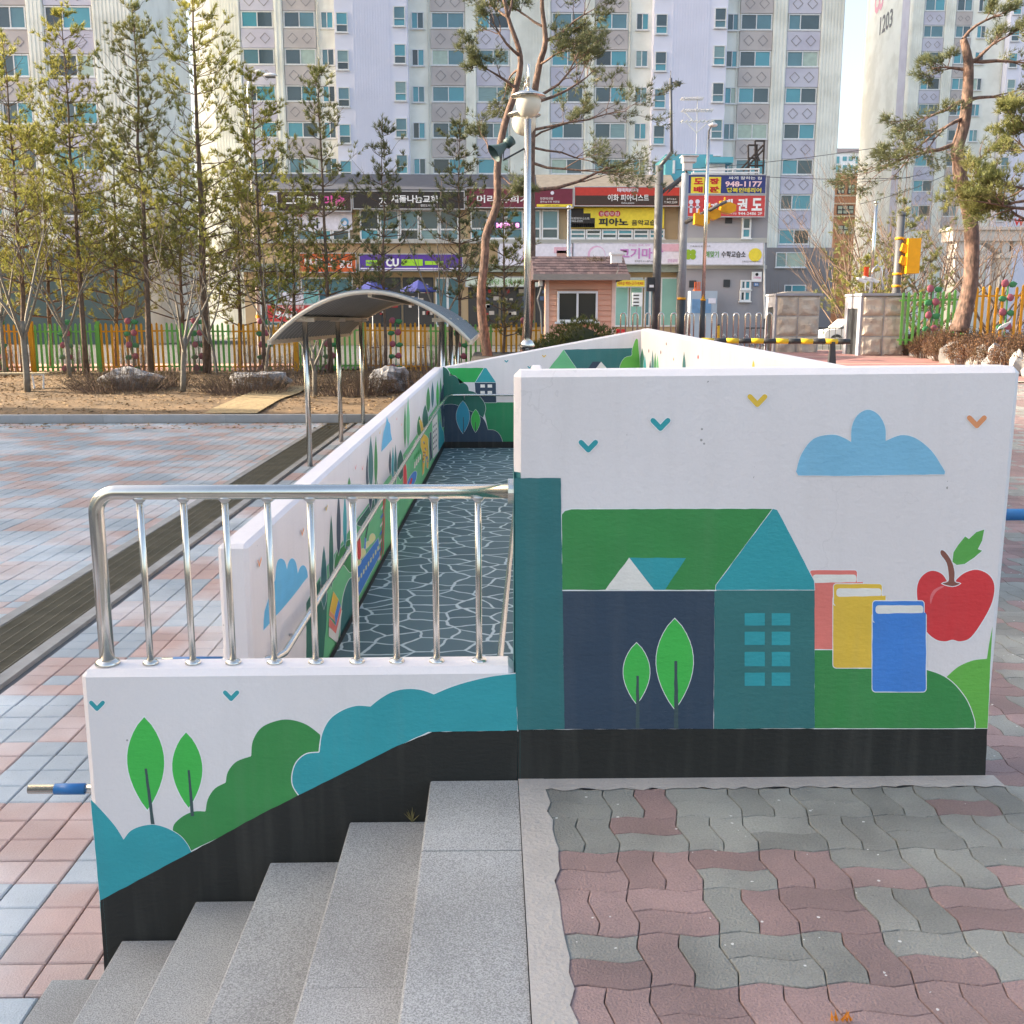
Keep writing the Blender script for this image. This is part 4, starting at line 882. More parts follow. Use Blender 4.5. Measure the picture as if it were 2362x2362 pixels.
# big red pines
def branch_paths(mb, rn_, p, d, ln, r, depth, tips, droop=-.05, n=5, nchild=3):
    pts = [p]; rad = [r]; q = p.copy(); dd = d.normalized()
    for k in range(n):
        dd = (dd + Vector((rn_.uniform(-.28, .28), rn_.uniform(-.28, .28), rn_.uniform(-.22, .22) + droop))).normalized(); q = q + dd * ln / n; pts.append(q.copy()); rad.append(max(.004, r * (1 - .75 * (k + 1) / n)))
        if depth > 0 and k >= 1:
            for c in range(nchild if k > 1 else 1):
                if rn_.random() < .75:
                    sd = (dd + Vector((rn_.uniform(-1, 1), rn_.uniform(-1, 1), rn_.uniform(-.4, .7))) * .9).normalized()
                    branch_paths(mb, rn_, q, sd, ln * rn_.uniform(.3, .5), rad[-1] * .6, depth - 1, tips, droop, 4, nchild)
        if depth <= 1 and k >= 2: tips.append((q.copy(), dd.copy()))
    mb.path(pts, rad, 5 if r > .03 else 4, caps=False)
def red_pine(label, path, radii, branches, seed, m_=None, tn_=9, ln=.17, group='mature red pines'):
    rn_ = random.Random(seed); t = thing('red_pine', label, 'tree', tuple(path[0]), group); tr = MB(); cr = MB()
    tr.path(crv3(path, 5), interp(radii, (len(path) - 1) * 5 + 1), 12)
    for (pa, pb, r, dep) in branches:
        pa = Vector(pa); pb = Vector(pb); tips = []
        branch_paths(tr, rn_, pa, pb - pa, (pb - pa).length, r, dep, tips, .0)
        for (q, d) in tips:
            for k in range(3):
                tuft(cr, q + Vector((rn_.uniform(-.1, .1), rn_.uniform(-.1, .1), rn_.uniform(-.06, .1))), d + Vector((0, 0, .5)), rn_, tn_, ln, .015, 1.1)
    tr.build('trunk', M_pbark, t, smooth=True); cr.build('crown', m_ or M_ndl3, t); return t
def crv3(P, n):
    P = [Vector(p) for p in P]; N_ = len(P); out = []
    for i in range(N_ - 1):
        p0, p1, p2, p3 = P[max(0, i - 1)], P[i], P[i + 1], P[min(N_ - 1, i + 2)]
        for k in range(n):
            t = k / n; out.append(.5 * ((2 * p1) + (p2 - p0) * t + (2 * p0 - 5 * p1 + 4 * p2 - p3) * t * t + (3 * p1 - p0 - 3 * p2 + p3) * t ** 3))
    out.append(P[-1]); return out
def interp(a, n):
    out = []
    for k in range(n):
        f = k / (n - 1) * (len(a) - 1); i = min(len(a) - 2, int(f)); out.append(a[i] + (a[i + 1] - a[i]) * (f - i))
    return out
YP = 30.5
S3 = lambda x, y, dy=0: sy(x, y, YP + dy)
pa = [S3(1130, 860), S3(1110, 706), S3(1118, 597), S3(1122, 540), S3(1146, 470), S3(1148, 380), S3(1163, 290), S3(1190, 205), S3(1200, 130), S3(1172, 40), S3(1150, -60)]
red_pine('leaning red pine with flaking orange bark below the horn speaker', pa, [.17, .13, .12, .115, .11, .105, .10, .09, .075, .055, .035],
         [(S3(1190, 205), S3(1120, 120, -.6), .05, 2), (S3(1200, 130), S3(1110, 60, -.8), .05, 2), (S3(1172, 40), S3(1240, -60, .5), .04, 2), (S3(1172, 40), S3(1100, -40, .4), .04, 2), (S3(1148, 380), S3(1095, 290, .5), .035, 2), (S3(1146, 470), S3(1210, 420, .9), .03, 1), (S3(1196, 160), S3(1140, 200, .8), .035, 2), (S3(1150, 400), S3(1180, 445, -.5), .03, 2)], 3)
pb = [S3(1206, 850, .8), S3(1222, 700, .8), S3(1226, 560, .8), S3(1225, 373, .8), S3(1232, 230, .8), S3(1244, 150, .8), S3(1258, 95, .8), S3(1250, 0, .8), S3(1262, -80, .8)]
S4 = lambda x, y, dy=0: sy(x, y, YP + .8 + dy)
red_pine('straight red pine with long drooping branches behind the globe lamp post', pb, [.16, .135, .12, .11, .10, .09, .075, .055, .035],
         [(S4(1232, 230), S4(1380, 150, -.6), .05, 2), (S4(1240, 235), S4(1420, 190, .4), .05, 2), (S4(1258, 95), S4(1370, 20, -.5), .05, 2), (S4(1250, 0), S4(1340, -60, 0), .05, 2), (S4(1228, 300), S4(1445, 285, -.5), .045, 2), (S4(1226, 340), S4(1400, 345, .3), .04, 2),
          (S4(1226, 375), S4(1420, 385, -.5), .045, 2), (S4(1236, 438), S4(1480, 415, -.8), .06, 1), (S4(1250, 60), S4(1180, 0, .6), .04, 2), (S4(1258, 95), S4(1330, 90, .8), .04, 2), (S4(1244, 150), S4(1350, 100, -.9), .04, 2), (S4(1226, 320), S4(1330, 240, .6), .035, 2)], 5)
YQ = 27.0
S5 = lambda x, y, dy=0: sy(x, y, YQ + dy)
red_pine('old pine with thick curved pinkish trunk on the planted bank', [S5(2212, 765), S5(2236, 665), S5(2242, 570), S5(2236, 491), S5(2218, 427), S5(2212, 375), S5(2209, 340), S5(2226, 274), S5(2234, 154), S5(2222, 90)], [.24, .19, .18, .175, .18, .16, .155, .14, .12, .08],
         [(S5(2226, 230), S5(2080, 270, -.6), .055, 2), (S5(2226, 270), S5(2060, 330, -.3), .04, 2), (S5(2209, 330), S5(2040, 390, -.5), .06, 2), (S5(2228, 270), S5(2020, 350, .4), .04, 1), (S5(2232, 160), S5(2150, 165, .4), .05, 2), (S5(2234, 150), S5(2330, 80, -.4), .06, 2), (S5(2236, 140), S5(2370, 140, .4), .06, 2), (S5(2222, 90), S5(2280, 20, .3), .05, 2), (S5(2222, 390), S5(2285, 310, .4), .045, 1), (S5(2230, 230), S5(2370, 230, .5), .05, 2)], 9, tn_=8)
YQ2 = 23.5; S6 = lambda x, y, dy=0: sy(x, y, YQ2 + dy)
red_pine('pine whose dark needled boughs reach in beside the old curved trunk', [S6(2420, 760), S6(2415, 500), S6(2425, 300), S6(2420, 150)], [.16, .14, .1, .05],
         [(S6(2415, 470), S6(2280, 455, .2), .05, 2), (S6(2418, 430), S6(2300, 405, -.4), .05, 2), (S6(2420, 400), S6(2310, 350, .3), .05, 2), (S6(2415, 520), S6(2290, 500, .5), .05, 2), (S6(2415, 480), S6(2240, 480, -.2), .05, 2), (S6(2420, 330), S6(2330, 290, 0), .05, 2)], 13, m_=M_ndl2, tn_=12, ln=.15)
# bare trees in the bed
def bare_tree(label, base, h, r, seed, spread=.5, m_=M_gbark, fork=.35, nb=4, group='bare young trees in the bed', name='bare_tree'):
    rn_ = random.Random(seed); base = Vector(base); t = thing(name, label, 'tree', tuple(base), group); tr = MB(); tw = MB()
    p = base; d = Vector((rn_.uniform(-.06, .06), 0, 1)); tips = []; pts = [p - Vector((0, 0, .1))]
    for k in range(4): d = (d + Vector((rn_.uniform(-.08, .08), rn_.uniform(-.08, .08), 0))).normalized(); p = p + d * h * fork / 4; pts.append(p)
    tr.path(pts, interp([r, r * .75], len(pts)), 8)
    def grow(mb, p, d, l_, rr, dep):
        q = p; P = [p]; RR = [rr]; n = 4
        for k in range(n):
            d = (d + Vector((rn_.uniform(-.2, .2), rn_.uniform(-.2, .2), rn_.uniform(-.02, .16)))).normalized(); q = q + d * l_ / n; P.append(q); RR.append(max(.003, rr * (1 - .7 * (k + 1) / n)))
            if dep > 0 and k > 0:
                for c in range(2):
                    if rn_.random() < .8: grow(mb if rr > .02 else tw, q, (d + Vector((rn_.uniform(-1, 1), rn_.uniform(-1, 1), rn_.uniform(-.1, .6))) * .75).normalized(), l_ * rn_.uniform(.38, .6), RR[-1] * .6, dep - 1)
        mb.path(P, RR, 4, caps=False)
    for b in range(nb):
        a = 6.283 * b / nb + rn_.uniform(-.4, .4); grow(tr, p - Vector((0, 0, rn_.uniform(0, .12 * h))), Vector((math.cos(a) * spread, math.sin(a) * spread, 1)), h * (1 - fork) * rn_.uniform(.7, 1), r * .6, 2)
    tr.build('trunk', m_, t, smooth=True); tw.build('crown', M_twig, t); return t
for (xs_, ys_, Y, h, r, sd, lab) in ((64, 910, 29.3, 5.6, .10, 1, 'bare pale-barked tree in front of the white bench'), (422, 912, 29.2, 4.3, .085, 2, 'bare dark-trunked tree by the straw mat'), (160, 850, 33.0, 5.2, .08, 3, 'bare pale tree in front of a yellow fence panel'), (312, 840, 35.6, 3.4, .07, 4, 'pruned bare tree with cut pale limbs behind a green fence panel'), (612, 870, 31.5, 4.6, .05, 5, 'bare many-stemmed tree left unpruned beside the shelter post'),
                                     (1010, 820, 33.2, 5.2, .06, 6, 'bare tree with a few brown leaves beyond the shelter roof'), (500, 850, 33.5, 4.0, .05, 7, 'thin bare tree near the rock with dry shrubs'), (10, 850, 33.2, 5.5, .07, 8, 'bare many-branched tree beside the fence end'), (727, 905, 28.5, 2.4, .075, 9, 'short bare trunk standing behind the shelter posts')):
    X = sy(xs_, ys_, Y).x; bare_tree(lab, (X, Y, soilz(X, Y) if Y < 34.7 else .02), h, r, sd)
# twiggy shrubs
def twig_shrub(label, c, rx, ry, h, n, seed, cols=(0,), leafy=2.4, name='shrub', group='dry shrubs in the bed', leaf=.03, mats=None):
    rn_ = random.Random(seed); t = thing(name, label, 'shrub', tuple(c), group); tw = MB(); lf = MB(); c = Vector(c)
    for k in range(n):
        a = rn_.uniform(0, 6.283); u = rn_.random() ** .5; p = c + Vector((math.cos(a) * rx * u * .75, math.sin(a) * ry * u * .75, -.04))
        e = c + Vector((math.cos(a) * rx * u, math.sin(a) * ry * u, h * (1 - .55 * u * u) * rn_.uniform(.6, 1.1))) + Vector((rn_.uniform(-.1, .1), rn_.uniform(-.1, .1), 0))
        tw.path([p, p.lerp(e, .5) + Vector((rn_.uniform(-.05, .05), rn_.uniform(-.05, .05), 0)), e], [.007, .005, .003], 3, caps=False)
        for j in range(int(5 * leafy)):
            q = p.lerp(e, rn_.uniform(.35, 1.02)) + Vector((rn_.uniform(-.06, .06), rn_.uniform(-.06, .06), rn_.uniform(-.04, .05))); tuft(lf, q, Vector((rn_.uniform(-1, 1), rn_.uniform(-1, 1), .8)), rn_, 2, leaf, leaf * .55, 1.2)
    mm = mats or (M_twig, M_dry); tw.build('stems', mm[0], t)
    if lf.v: lf.build('foliage', mm[1], t)
    return t
M_dry = mat('dry_leaves', (.115, .08, .048), .85, .3, 6, col2=(.09, .075, .04), c2amt=.7, trans=.15)
M_drygrey = mat('dry_grey_leaves', (.12, .10, .07), .85, .3, 6, trans=.15)
M_yew = mat('yew_green', (.075, .10, .03), .7, .3, 5, col2=(.15, .12, .035), c2amt=.6, c2scale=3, trans=.2)
for (xs_, Y, rx, ry, h, n, sd, lab) in ((270, 29.6, 1.7, .8, .75, 420, 1, 'dry brown shrub spreading in front of the long low rock'), (560, 29.2, 1.5, .8, .7, 380, 2, 'dry shrub patch around the flat pale rock'), (820, 28.8, 1.2, .8, .85, 330, 3, 'dark dry shrub around the pointed rock'), (960, 29.5, 1.4, .8, .8, 330, 4, 'dry leafy shrub behind the sloped end wall'), (395, 30.6, .8, .5, .6, 140, 5, 'small dry shrub between the rock and the dark bare tree'), (655, 30.5, .8, .5, 1.0, 150, 6, 'tall thin dry shrub by the shelter eave')):
    X = sy(xs_, 880, Y).x; twig_shrub(lab, (X, Y, soilz(X, Y)), rx, ry, h, n, sd)
for i in range(9):
    X = -17.5 + i * 1.95; twig_shrub('thin thorny bare shrub growing against the picket fence', (X, 33.9, soilz(X, 33.9)), .7, .3, 1.5, 70, 40 + i, leafy=.6, group='thorny shrubs along the fence')
# round clipped conifer by the guard house
def needle_mound(label, c, r, n, seed, m_, name='bush', ln=.12, wd=.02, group=None, cat='bush', inner=True):
    rn_ = random.Random(seed); c = Vector(c); t = thing(name, label, cat, tuple(c), group); cr = MB()
    for k in range(n):
        a = rn_.uniform(0, 6.283); ph = math.acos(rn_.uniform(-.15, 1)); d = Vector((math.sin(ph) * math.cos(a), math.sin(ph) * math.sin(a), math.cos(ph)))
        bump = 1 + .16 * mnoise.noise(d * 2.3 + Vector((seed, 0, 0))) + .07 * mnoise.noise(d * 6 + Vector((seed, 3, 0))); s_ = rn_.uniform(.82, 1.0) * bump
        tuft(cr, c + Vector((d.x * r[0], d.y * r[1], d.z * r[2])) * s_, d + Vector((0, 0, .5)), rn_, 7, ln, wd, .9)
    cr.build('foliage', m_, t)
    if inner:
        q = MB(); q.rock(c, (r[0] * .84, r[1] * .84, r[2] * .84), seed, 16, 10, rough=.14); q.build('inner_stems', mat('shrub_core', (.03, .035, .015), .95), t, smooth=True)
    return t
YB = 25.0; bx = sy(1345, 760, YB).x
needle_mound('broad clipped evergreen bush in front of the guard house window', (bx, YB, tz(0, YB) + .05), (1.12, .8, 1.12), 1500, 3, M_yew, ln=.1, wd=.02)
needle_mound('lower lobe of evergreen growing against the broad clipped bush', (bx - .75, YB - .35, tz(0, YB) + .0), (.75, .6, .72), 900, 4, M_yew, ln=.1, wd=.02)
# planted bank on the right with rocks, hedge and kerb
M_rock = mat('rock', (.30, .29, .28), .9, .25, 3, bump=.9, bscale=9, col2=(.17, .165, .16), c2amt=.7, c2scale=4, fine=.15)
M_rockw = mat('rock_pale', (.33, .33, .34), .9, .25, 4, bump=.9, bscale=12, col2=(.15, .15, .155), c2amt=.7, c2scale=7, fine=.15)
KY0 = sz(2060, 818, .62); 
def bank_pt(u): # along the front of the bank
    a = sz(2075, 822, .60); b = sz(2400, 872, .45); return a.lerp(b, u)
mb = MB(); nb_ = 10
for k in range(nb_ + 1):
    p = bank_pt(k / nb_); q = Vector((p.x + 1.2, p.y + 4.5, p.z + .42)); r_ = Vector((p.x + 3, p.y + 14, p.z + .5)); mb.v += [tuple(p + Vector((0, .1, -.3))), tuple(p + Vector((.1, .3, .12))), tuple(q), tuple(r_)]
for k in range(nb_):
    for j in range(3): mb.f.append((4 * k + j, 4 * (k + 1) + j, 4 * (k + 1) + j + 1, 4 * k + j + 1)); mb.m.append(0)
struct(mb.build('planted_bank', M_soil))
rkr = random.Random(4); u = .02; i = 0
while u < 1.0:
    p = bank_pt(u); s_ = rkr.choice((.16, .26, .34, .22, .38)); q = MB(); q.rock(p + Vector((0, .2, s_ * .55)), (s_ * .8, .22, s_ * 1.05), i + 3, 12, 8, rough=.42)
    lab = ['jagged grey edging rock below the brown hedge on the bank', 'pale speckled edging rock below the brown hedge on the bank'][1 if i % 4 == 3 else 0]
    tag(q.build('rock', M_rockw if i % 4 == 3 else M_rock, None, org=tuple(p)), lab, 'rock', 'rocks edging the planted bank'); u += s_ * .16 + .012; i += 1
kk = thing('kerb', 'grey kerb curving along the foot of the planted bank', 'kerb', tuple(bank_pt(0)))
for k in range(9):
    a = bank_pt(k / 9 - .05) + Vector((-.05, -.28, -.02)); b = bank_pt((k + .97) / 9 - .05) + Vector((-.05, -.28, -.02)); w_ = Vector((0, .14, 0)); h_ = Vector((0, 0, .13)); q = MB(); q.hexa([a - h_, b - h_, b + w_ - h_, a + w_ - h_], [a + h_ * .5, b + h_ * .5, b + w_ + h_ * .5, a + w_ + h_ * .5]); q.build('kerb_stone', M_concrete, kk)
for k in range(7):
    p = bank_pt(.08 + .145 * k); hh = [.40, .55, .62, .66, .6, .64, .6][k]
    twig_shrub('rusty brown hedge plant covering the bank behind the rocks', (p.x + .35, p.y + .95, p.z + .12), .85, .8, hh * 1.35, 420, 70 + k, leafy=2.0, name='hedge', group='hedge plants on the bank', leaf=.045, mats=(M_twig, mat('rusty_leaves', (.17, .085, .045), .85, .35, 5, col2=(.10, .07, .03), c2amt=.7, trans=.15)))
q = MB(); p = sz(2318, 755, 1.2); pw_ = sy(2318, 752, 24.3); q.prism([pw_ + Vector((-.16, 0, -.08)), pw_ + Vector((.05, .02, -.02)), pw_ + Vector((.17, .03, .12)), pw_ + Vector((.02, .02, .06)), pw_ + Vector((-.1, 0, 0))], (0, .03, 0)); tag(q.build('plastic_scrap', M_wplastic, None, org=tuple(pw_)), 'white and blue plastic wrapper caught on the brown hedge', 'litter')
# fallen leaves scattered over the bed and the edge of the plaza
rl_ = random.Random(12); lm = [MB(), MB()]
for k in range(9000):
    X = rl_.uniform(-19, -.8); Y = 25.4 + 9.2 * rl_.random() ** .8
    if k % 16 == 0: Y = rl_.uniform(23.6, 25.0); z = PZ + .008
    else: z = soilz(X, Y) + .022
    a = rl_.uniform(0, 6.28); s_ = rl_.uniform(.025, .06); q = lm[k % 2]; o = len(q.v)
    q.v += [(X + s_ * math.cos(a), Y + s_ * math.sin(a), z), (X - s_ * .5 * math.sin(a), Y + s_ * .5 * math.cos(a), z + s_ * rl_.uniform(.1, .7)), (X - s_ * math.cos(a), Y - s_ * math.sin(a), z + .004), (X + s_ * .5 * math.sin(a), Y - s_ * .5 * math.cos(a), z + s_ * rl_.uniform(.1, .5))]; q.f.append((o, o + 1, o + 2, o + 3)); q.m.append(0)
for q, m_ in zip(lm, (mat('litter_tan', (.36, .25, .13), .9, .3, 5), mat('litter_brown', (.14, .09, .05), .9, .3, 5))):
    ob = q.build('fallen_leaves', m_); ob['kind'] = 'stuff'; ob['label'] = 'dry fallen leaves scattered over the soil bed'; ob['category'] = 'leaves'
# rocks and bench in the bed
for (xs_, Y, r, sd, lab, m_) in ((300, 30.2, (.85, .4, .34), 11, 'long low pale rock among dry shrubs near a bench', M_rockw), (600, 29.9, (.75, .4, .30), 12, 'flat pale rock beside the straw mat', M_rockw), (905, 29.6, (.62, .45, .40), 15, 'pointed pale rock behind the shelter posts', M_rockw)):
    X = sy(xs_, 880, Y).x; q = MB(); q.rock((X, Y, soilz(X, Y) + r[2] * .75), r, sd, 18, 11, rough=.38); tag(q.build('boulder', m_, None, org=(X, Y, soilz(X, Y))), lab, 'boulder')
X0, X1 = sy(-20, 870, 30).x, sy(106, 870, 30).x; zb = soilz(X1, 30)
bn = thing('bench', 'low bench with pale wooden seat and white frame legs in the bed', 'bench', (X1, 30, zb))
for k in range(3): MB().box(X0 - .4, X1 + .02, 29.82 + k * .13, 29.93 + k * .13, zb + .40, zb + .44).build('seat_slat', mat('pale_wood', (.5, .42, .28), .7), bn)
for X in (X1 - .16, X0 - .2):
    q = MB(); q.path([(X - .13, 29.84, zb), (X - .16, 29.84, zb + .385), (X + .16, 29.84, zb + .385), (X + .13, 29.84, zb)], .032, 4); q.build('leg', M_wplastic, bn)
# fallen orange leaves at the bottom edge
q = MB(); rr = random.Random(2)
for k in range(5):
    p = az(1570 + 9 * k, 1926, 0.006); tuft(q, p, Vector((rr.uniform(-.5, .5), .2, 1)), rr, 3, .026, .008, .7)
tag(q.build('dry_flower', mat('orange_petal', (.75, .28, .03), .6, trans=.2), None, org=tuple(az(1590, 1926, 0))), 'small orange petals sprouting between the pavers', 'plant')
q = MB(); p = ay(778, 1556, 3.49); p.z = -.155
for k in range(6): tuft(q, p, Vector((rr.uniform(-.5, .5), -.3, 1)), rr, 2, .05, .006, .7)
tag(q.build('weed', mat('weed', (.22, .19, .08), .8), None, org=tuple(p)), 'tiny dry weed growing at the joint of step and wall', 'plant')

# ------------------------------------------------------------------ apartment blocks
M_ivory = mat('facade_ivory', srgb(240, 241, 234), .85, .05, .6, col2=srgb(206, 206, 196), c2amt=.5, c2scale=.5)
M_lav = mat('facade_lavender', srgb(226, 227, 242), .85, .05, .5)
M_lavp = mat('panel_lavender', srgb(204, 203, 217), .85, .07, .6, col2=srgb(172, 168, 186), c2amt=.5, c2scale=.6)
M_greige = mat('panel_greige', srgb(198, 191, 190), .85, .07, .6, col2=srgb(168, 160, 160), c2amt=.5, c2scale=.6)
M_wframe = mat('window_frame', (.72, .73, .74), .5)
M_gl = [mat('glass_teal', srgb(72, 150, 166), .08, .12, .8, spec=.8), mat('glass_dark', srgb(66, 84, 92), .08, .2, .8, spec=.8), mat('glass_mid', srgb(84, 126, 138), .08, .2, .8, spec=.8), mat('glass_curtain', srgb(166, 184, 172), .12, .2, 3, spec=.8), mat('glass_blind', srgb(120, 150, 152), .1, .3, 6, spec=.8, stretch=(.2, 1, 6)), mat('glass_black', srgb(46, 56, 62), .06, .2, .8, spec=.8)]
M_lowgrey = mat('base_grey', srgb(136, 132, 134), .85, .08, 1)
M_line = mat('relief_line', srgb(150, 146, 150), .85)
M_pipe = mat('pipe', srgb(206, 206, 198), .6)
_wcache = {}
def window(parent, x0, x1, z0, z1, Y, rn_, split=None, fr=.07, sill=True, hor=False):
    w_ = x1 - x0; h = z1 - z0
    key = (round(w_, 2), round(h, 2), split, fr, hor)
    if key not in _wcache:
        q = MB(); q.box(-w_ / 2, w_ / 2, -.08, .02, 0, fr); q.box(-w_ / 2, w_ / 2, -.08, .02, h - fr, h); q.box(-w_ / 2, -w_ / 2 + fr, -.08, .02, fr, h - fr); q.box(w_ / 2 - fr, w_ / 2, -.08, .02, fr, h - fr)
        parts = []
        s_ = split if split is not None else .5
        if hor:
            zz_ = h * s_; q.box(-w_ / 2 + fr, w_ / 2 - fr, -.08, .02, zz_ - fr / 2, zz_ + fr / 2); parts = [(-w_ / 2 + fr, w_ / 2 - fr, fr, zz_), (-w_ / 2 + fr, w_ / 2 - fr, zz_, h - fr)]
        else:
            xx = -w_ / 2 + w_ * s_; q.box(xx - fr / 2, xx + fr / 2, -.075, .02, fr, h - fr); parts = [(-w_ / 2 + fr, xx, fr, h - fr), (xx, w_ / 2 - fr, fr, h - fr)]
        if sill: q.box(-w_ / 2 - .06, w_ / 2 + .06, -.14, .0, -.06, 0)
        fm = q.mesh('window', M_wframe); pms = []
        for (a, b, c, d) in parts:
            row = []
            for m_ in M_gl: p_ = MB(); p_.poly([(a, 0, c), (b, 0, c), (b, 0, d), (a, 0, d)]); row.append(p_.mesh('pane', m_))
            pms.append(row)
        _wcache[key] = (fm, pms)
    fm, pms = _wcache[key]; o = inst('window', fm, ((x0 + x1) / 2, Y, z0), parent)
    first = rn_.random() < .55
    for k, row in enumerate(pms):
        g = 0 if (k == 0) == first else 1
        u = rn_.random()
        if u < .22: g = 2
        elif u < .30: g = 3
        elif u < .37: g = 4
        elif u < .50: g = 5 if g == 1 else g
        inst('pane', row[g], ((x0 + x1) / 2, Y - .012 - .012 * k, z0), o)
    return o
_dcache = {}
def spandrel(parent, x0, x1, z0, z1, Y, m_, half=False):
    key = (round(x1 - x0, 2), round(z1 - z0, 2), m_.name)
    if key not in _dcache:
        w_ = x1 - x0; h = z1 - z0; q = MB(); q.box(-w_ / 2, w_ / 2, -.10, .05, 0, h); d = MB(); s_ = min(h * .30, w_ * .15)
        for cx in (-w_ * .22, w_ * .22):
            P = [(cx, h * .5 + s_), (cx + s_, h * .5), (cx, h * .5 - s_), (cx - s_, h * .5)]
            for k in range(4):
                a, b = P[k], P[(k + 1) % 4]; dx, dz = b[0] - a[0], b[1] - a[1]; l_ = math.hypot(dx, dz); nx_, nz_ = -dz / l_ * .022, dx / l_ * .022
                d.prism([(a[0] + nx_, -.125, a[1] + nz_), (b[0] + nx_, -.125, b[1] + nz_), (b[0] - nx_, -.125, b[1] - nz_), (a[0] - nx_, -.125, a[1] - nz_)], (0, .03, 0))
        _dcache[key] = (q.mesh('panel', m_), d.mesh('diamond_relief', M_line))
    a, b = _dcache[key]; o = inst('panel', a, ((x0 + x1) / 2, Y, z0), parent); inst('diamond_relief', b, ((x0 + x1) / 2, Y, z0), o)
def ribs(parent, x0, x1, z0, z1, Y, m_, pitch=.22, depth=.05, name='ribbed_panel'):
    q = MB(); q.box(x0, x1, Y - .16, Y + .02, z0, z1); n = max(2, int((x1 - x0) / pitch))
    for k in range(n):
        x = x0 + (x1 - x0) * (k + .5) / n; q.box(x - pitch * .25, x + pitch * .25, Y - .16 - depth, Y - .155, z0 + .01, z1 - .01)
    q.build(name, m_, parent)
def apartment(label, Y, body, bays, ztop_windows, nfl, pitch, zlow, seed, wh, depth=12, top=40, base=None, group='apartment blocks'):
    rn_ = random.Random(seed); bx0, bx1 = body
    t = thing('apartment_building', label, 'building', ((bx0 + bx1) / 2, Y, .2), group)
    MB().box(bx0, bx1, Y + .02, Y + depth, .15, top).build('wall', M_ivory, t)
    z_t = ztop_windows
    zfloor_b = z_t - wh - (nfl - 1) * pitch - (pitch - wh)
    for (x0, x1, kind) in bays:
        w_ = x1 - x0
        if kind in ('lav', 'gre'):
            m_ = M_lavp if kind == 'lav' else M_greige
            for k in range(nfl):
                zt = z_t - k * pitch; sp_ = rn_.choice((.5, .5, .5, .38, .62)) if kind == 'lav' else .5
                window(t, x0 + .06, x1 - .06, zt - wh, zt, Y - .01, rn_, sp_)
                spandrel(t, x0, x1, zt - pitch + .05, zt - wh - .07, Y, m_)
            spandrel(t, x0, x1, z_t + .05, z_t + pitch - wh - .07, Y, m_)
        elif kind == 'rib': ribs(t, x0, x1, zlow, top - 1, Y, M_ivory)
        elif kind == 'flat': MB().box(x0, x1, Y - .1, Y + .03, zlow, top - 1).build('wall_strip', M_ivory, t)
        elif kind in ('smallL', 'smallR'):
            MB().box(x0, x1, Y - .03, Y + .03, zlow, top - 1).build('wall_strip', M_ivory, t)
            a, b = (x0 + w_ * .15, x0 + w_ * .15 + .95) if kind == 'smallR' else (x1 - w_ * .15 - .95, x1 - w_ * .15)
            for k in range(nfl):
                zt = z_t - k * pitch; window(t, a, b, zt - wh * 1.05, zt, Y - .05, rn_, .5, .06)
            px = x1 - .12 if kind == 'smallR' else x0 + .12
            MB().path([(px, Y - .12, zlow), (px, Y - .12, top - 2)], .05, 6).build('pipe', M_pipe, t)
        elif kind == 'tower':
            MB().box(x0, x1, Y - 1.1, Y + .03, zlow, top).build('stair_tower', M_lav, t)
            c0, c1 = x0 + w_ * .24, x1 - w_ * .24; ribs(t, c0, c1, zlow, top - 1, Y - .96, M_lav, .2, .035)
            for k in range(nfl):
                for side in (0, 1):
                    zt = z_t - k * pitch + .12 - side * pitch * .0 + (0 if side else -.45); a, b = (x0 + .12, x0 + 1.02) if side == 0 else (x1 - 1.02, x1 - .12)
                    window(t, a, b, zt - wh * 1.25, zt, Y - 1.13, rn_, .38, .07, True, True)
    if base:
        MB().box(base[0], base[1], Y - .4, Y + .01, .15, base[2]).build('base_wall', M_lowgrey if Y > 70 else mat('base_teal_grey', srgb(74, 92, 92), .8, .1, 1), t)
    return t
YM = 84.0; fx = lambda x: sy(x, 260, YM).x
BU = [('rib', 495, 563), ('lav', 565, 640), ('rib', 641, 660), ('gre', 661, 735), ('smallL', 736, 782), ('tower', 782, 945), ('smallR', 945, 994), ('gre', 996, 1074), ('rib', 1075, 1099), ('lav', 1100, 1176), ('rib', 1177, 1268),
      ('lav', 1270, 1346), ('rib', 1347, 1369), ('gre', 1370, 1445), ('smallL', 1446, 1499), ('tower', 1499, 1664), ('smallR', 1664, 1698), ('gre', 1699, 1773), ('rib', 1774, 1806), ('lav', 1807, 1882), ('rib', 1883, 1934)]
zt0 = sy(1040, -58, YM).z; pitch_m = (sy(1040, 27, YM).z - sy(1040, 364, YM).z) / 4
b_ = apartment('wide cream apartment block with two projecting lavender stair towers', YM, (fx(495), fx(1936)), [(fx(a), fx(b), k) for k, a, b in BU], zt0, 9, pitch_m, .3, 1, 1.15, base=(fx(1700), fx(1938), sy(1850, 572, YM).z))
rnm = random.Random(77)
for (xa, xb, ya, yb) in ((1789, 1858, 582, 617), (1808, 1858, 657, 700)):
    r_ = rect(xa, ya, xb, yb, YM - .42); window(b_, r_[0], r_[1], r_[2], r_[3], YM - .42, rnm, .35)
YL = 65.0; gx = lambda x: sy(x, 160, YL).x
zl0 = sy(160, 15, YL).z; pl_ = (sy(160, 15, YL).z - sy(160, 236, YL).z) / 2
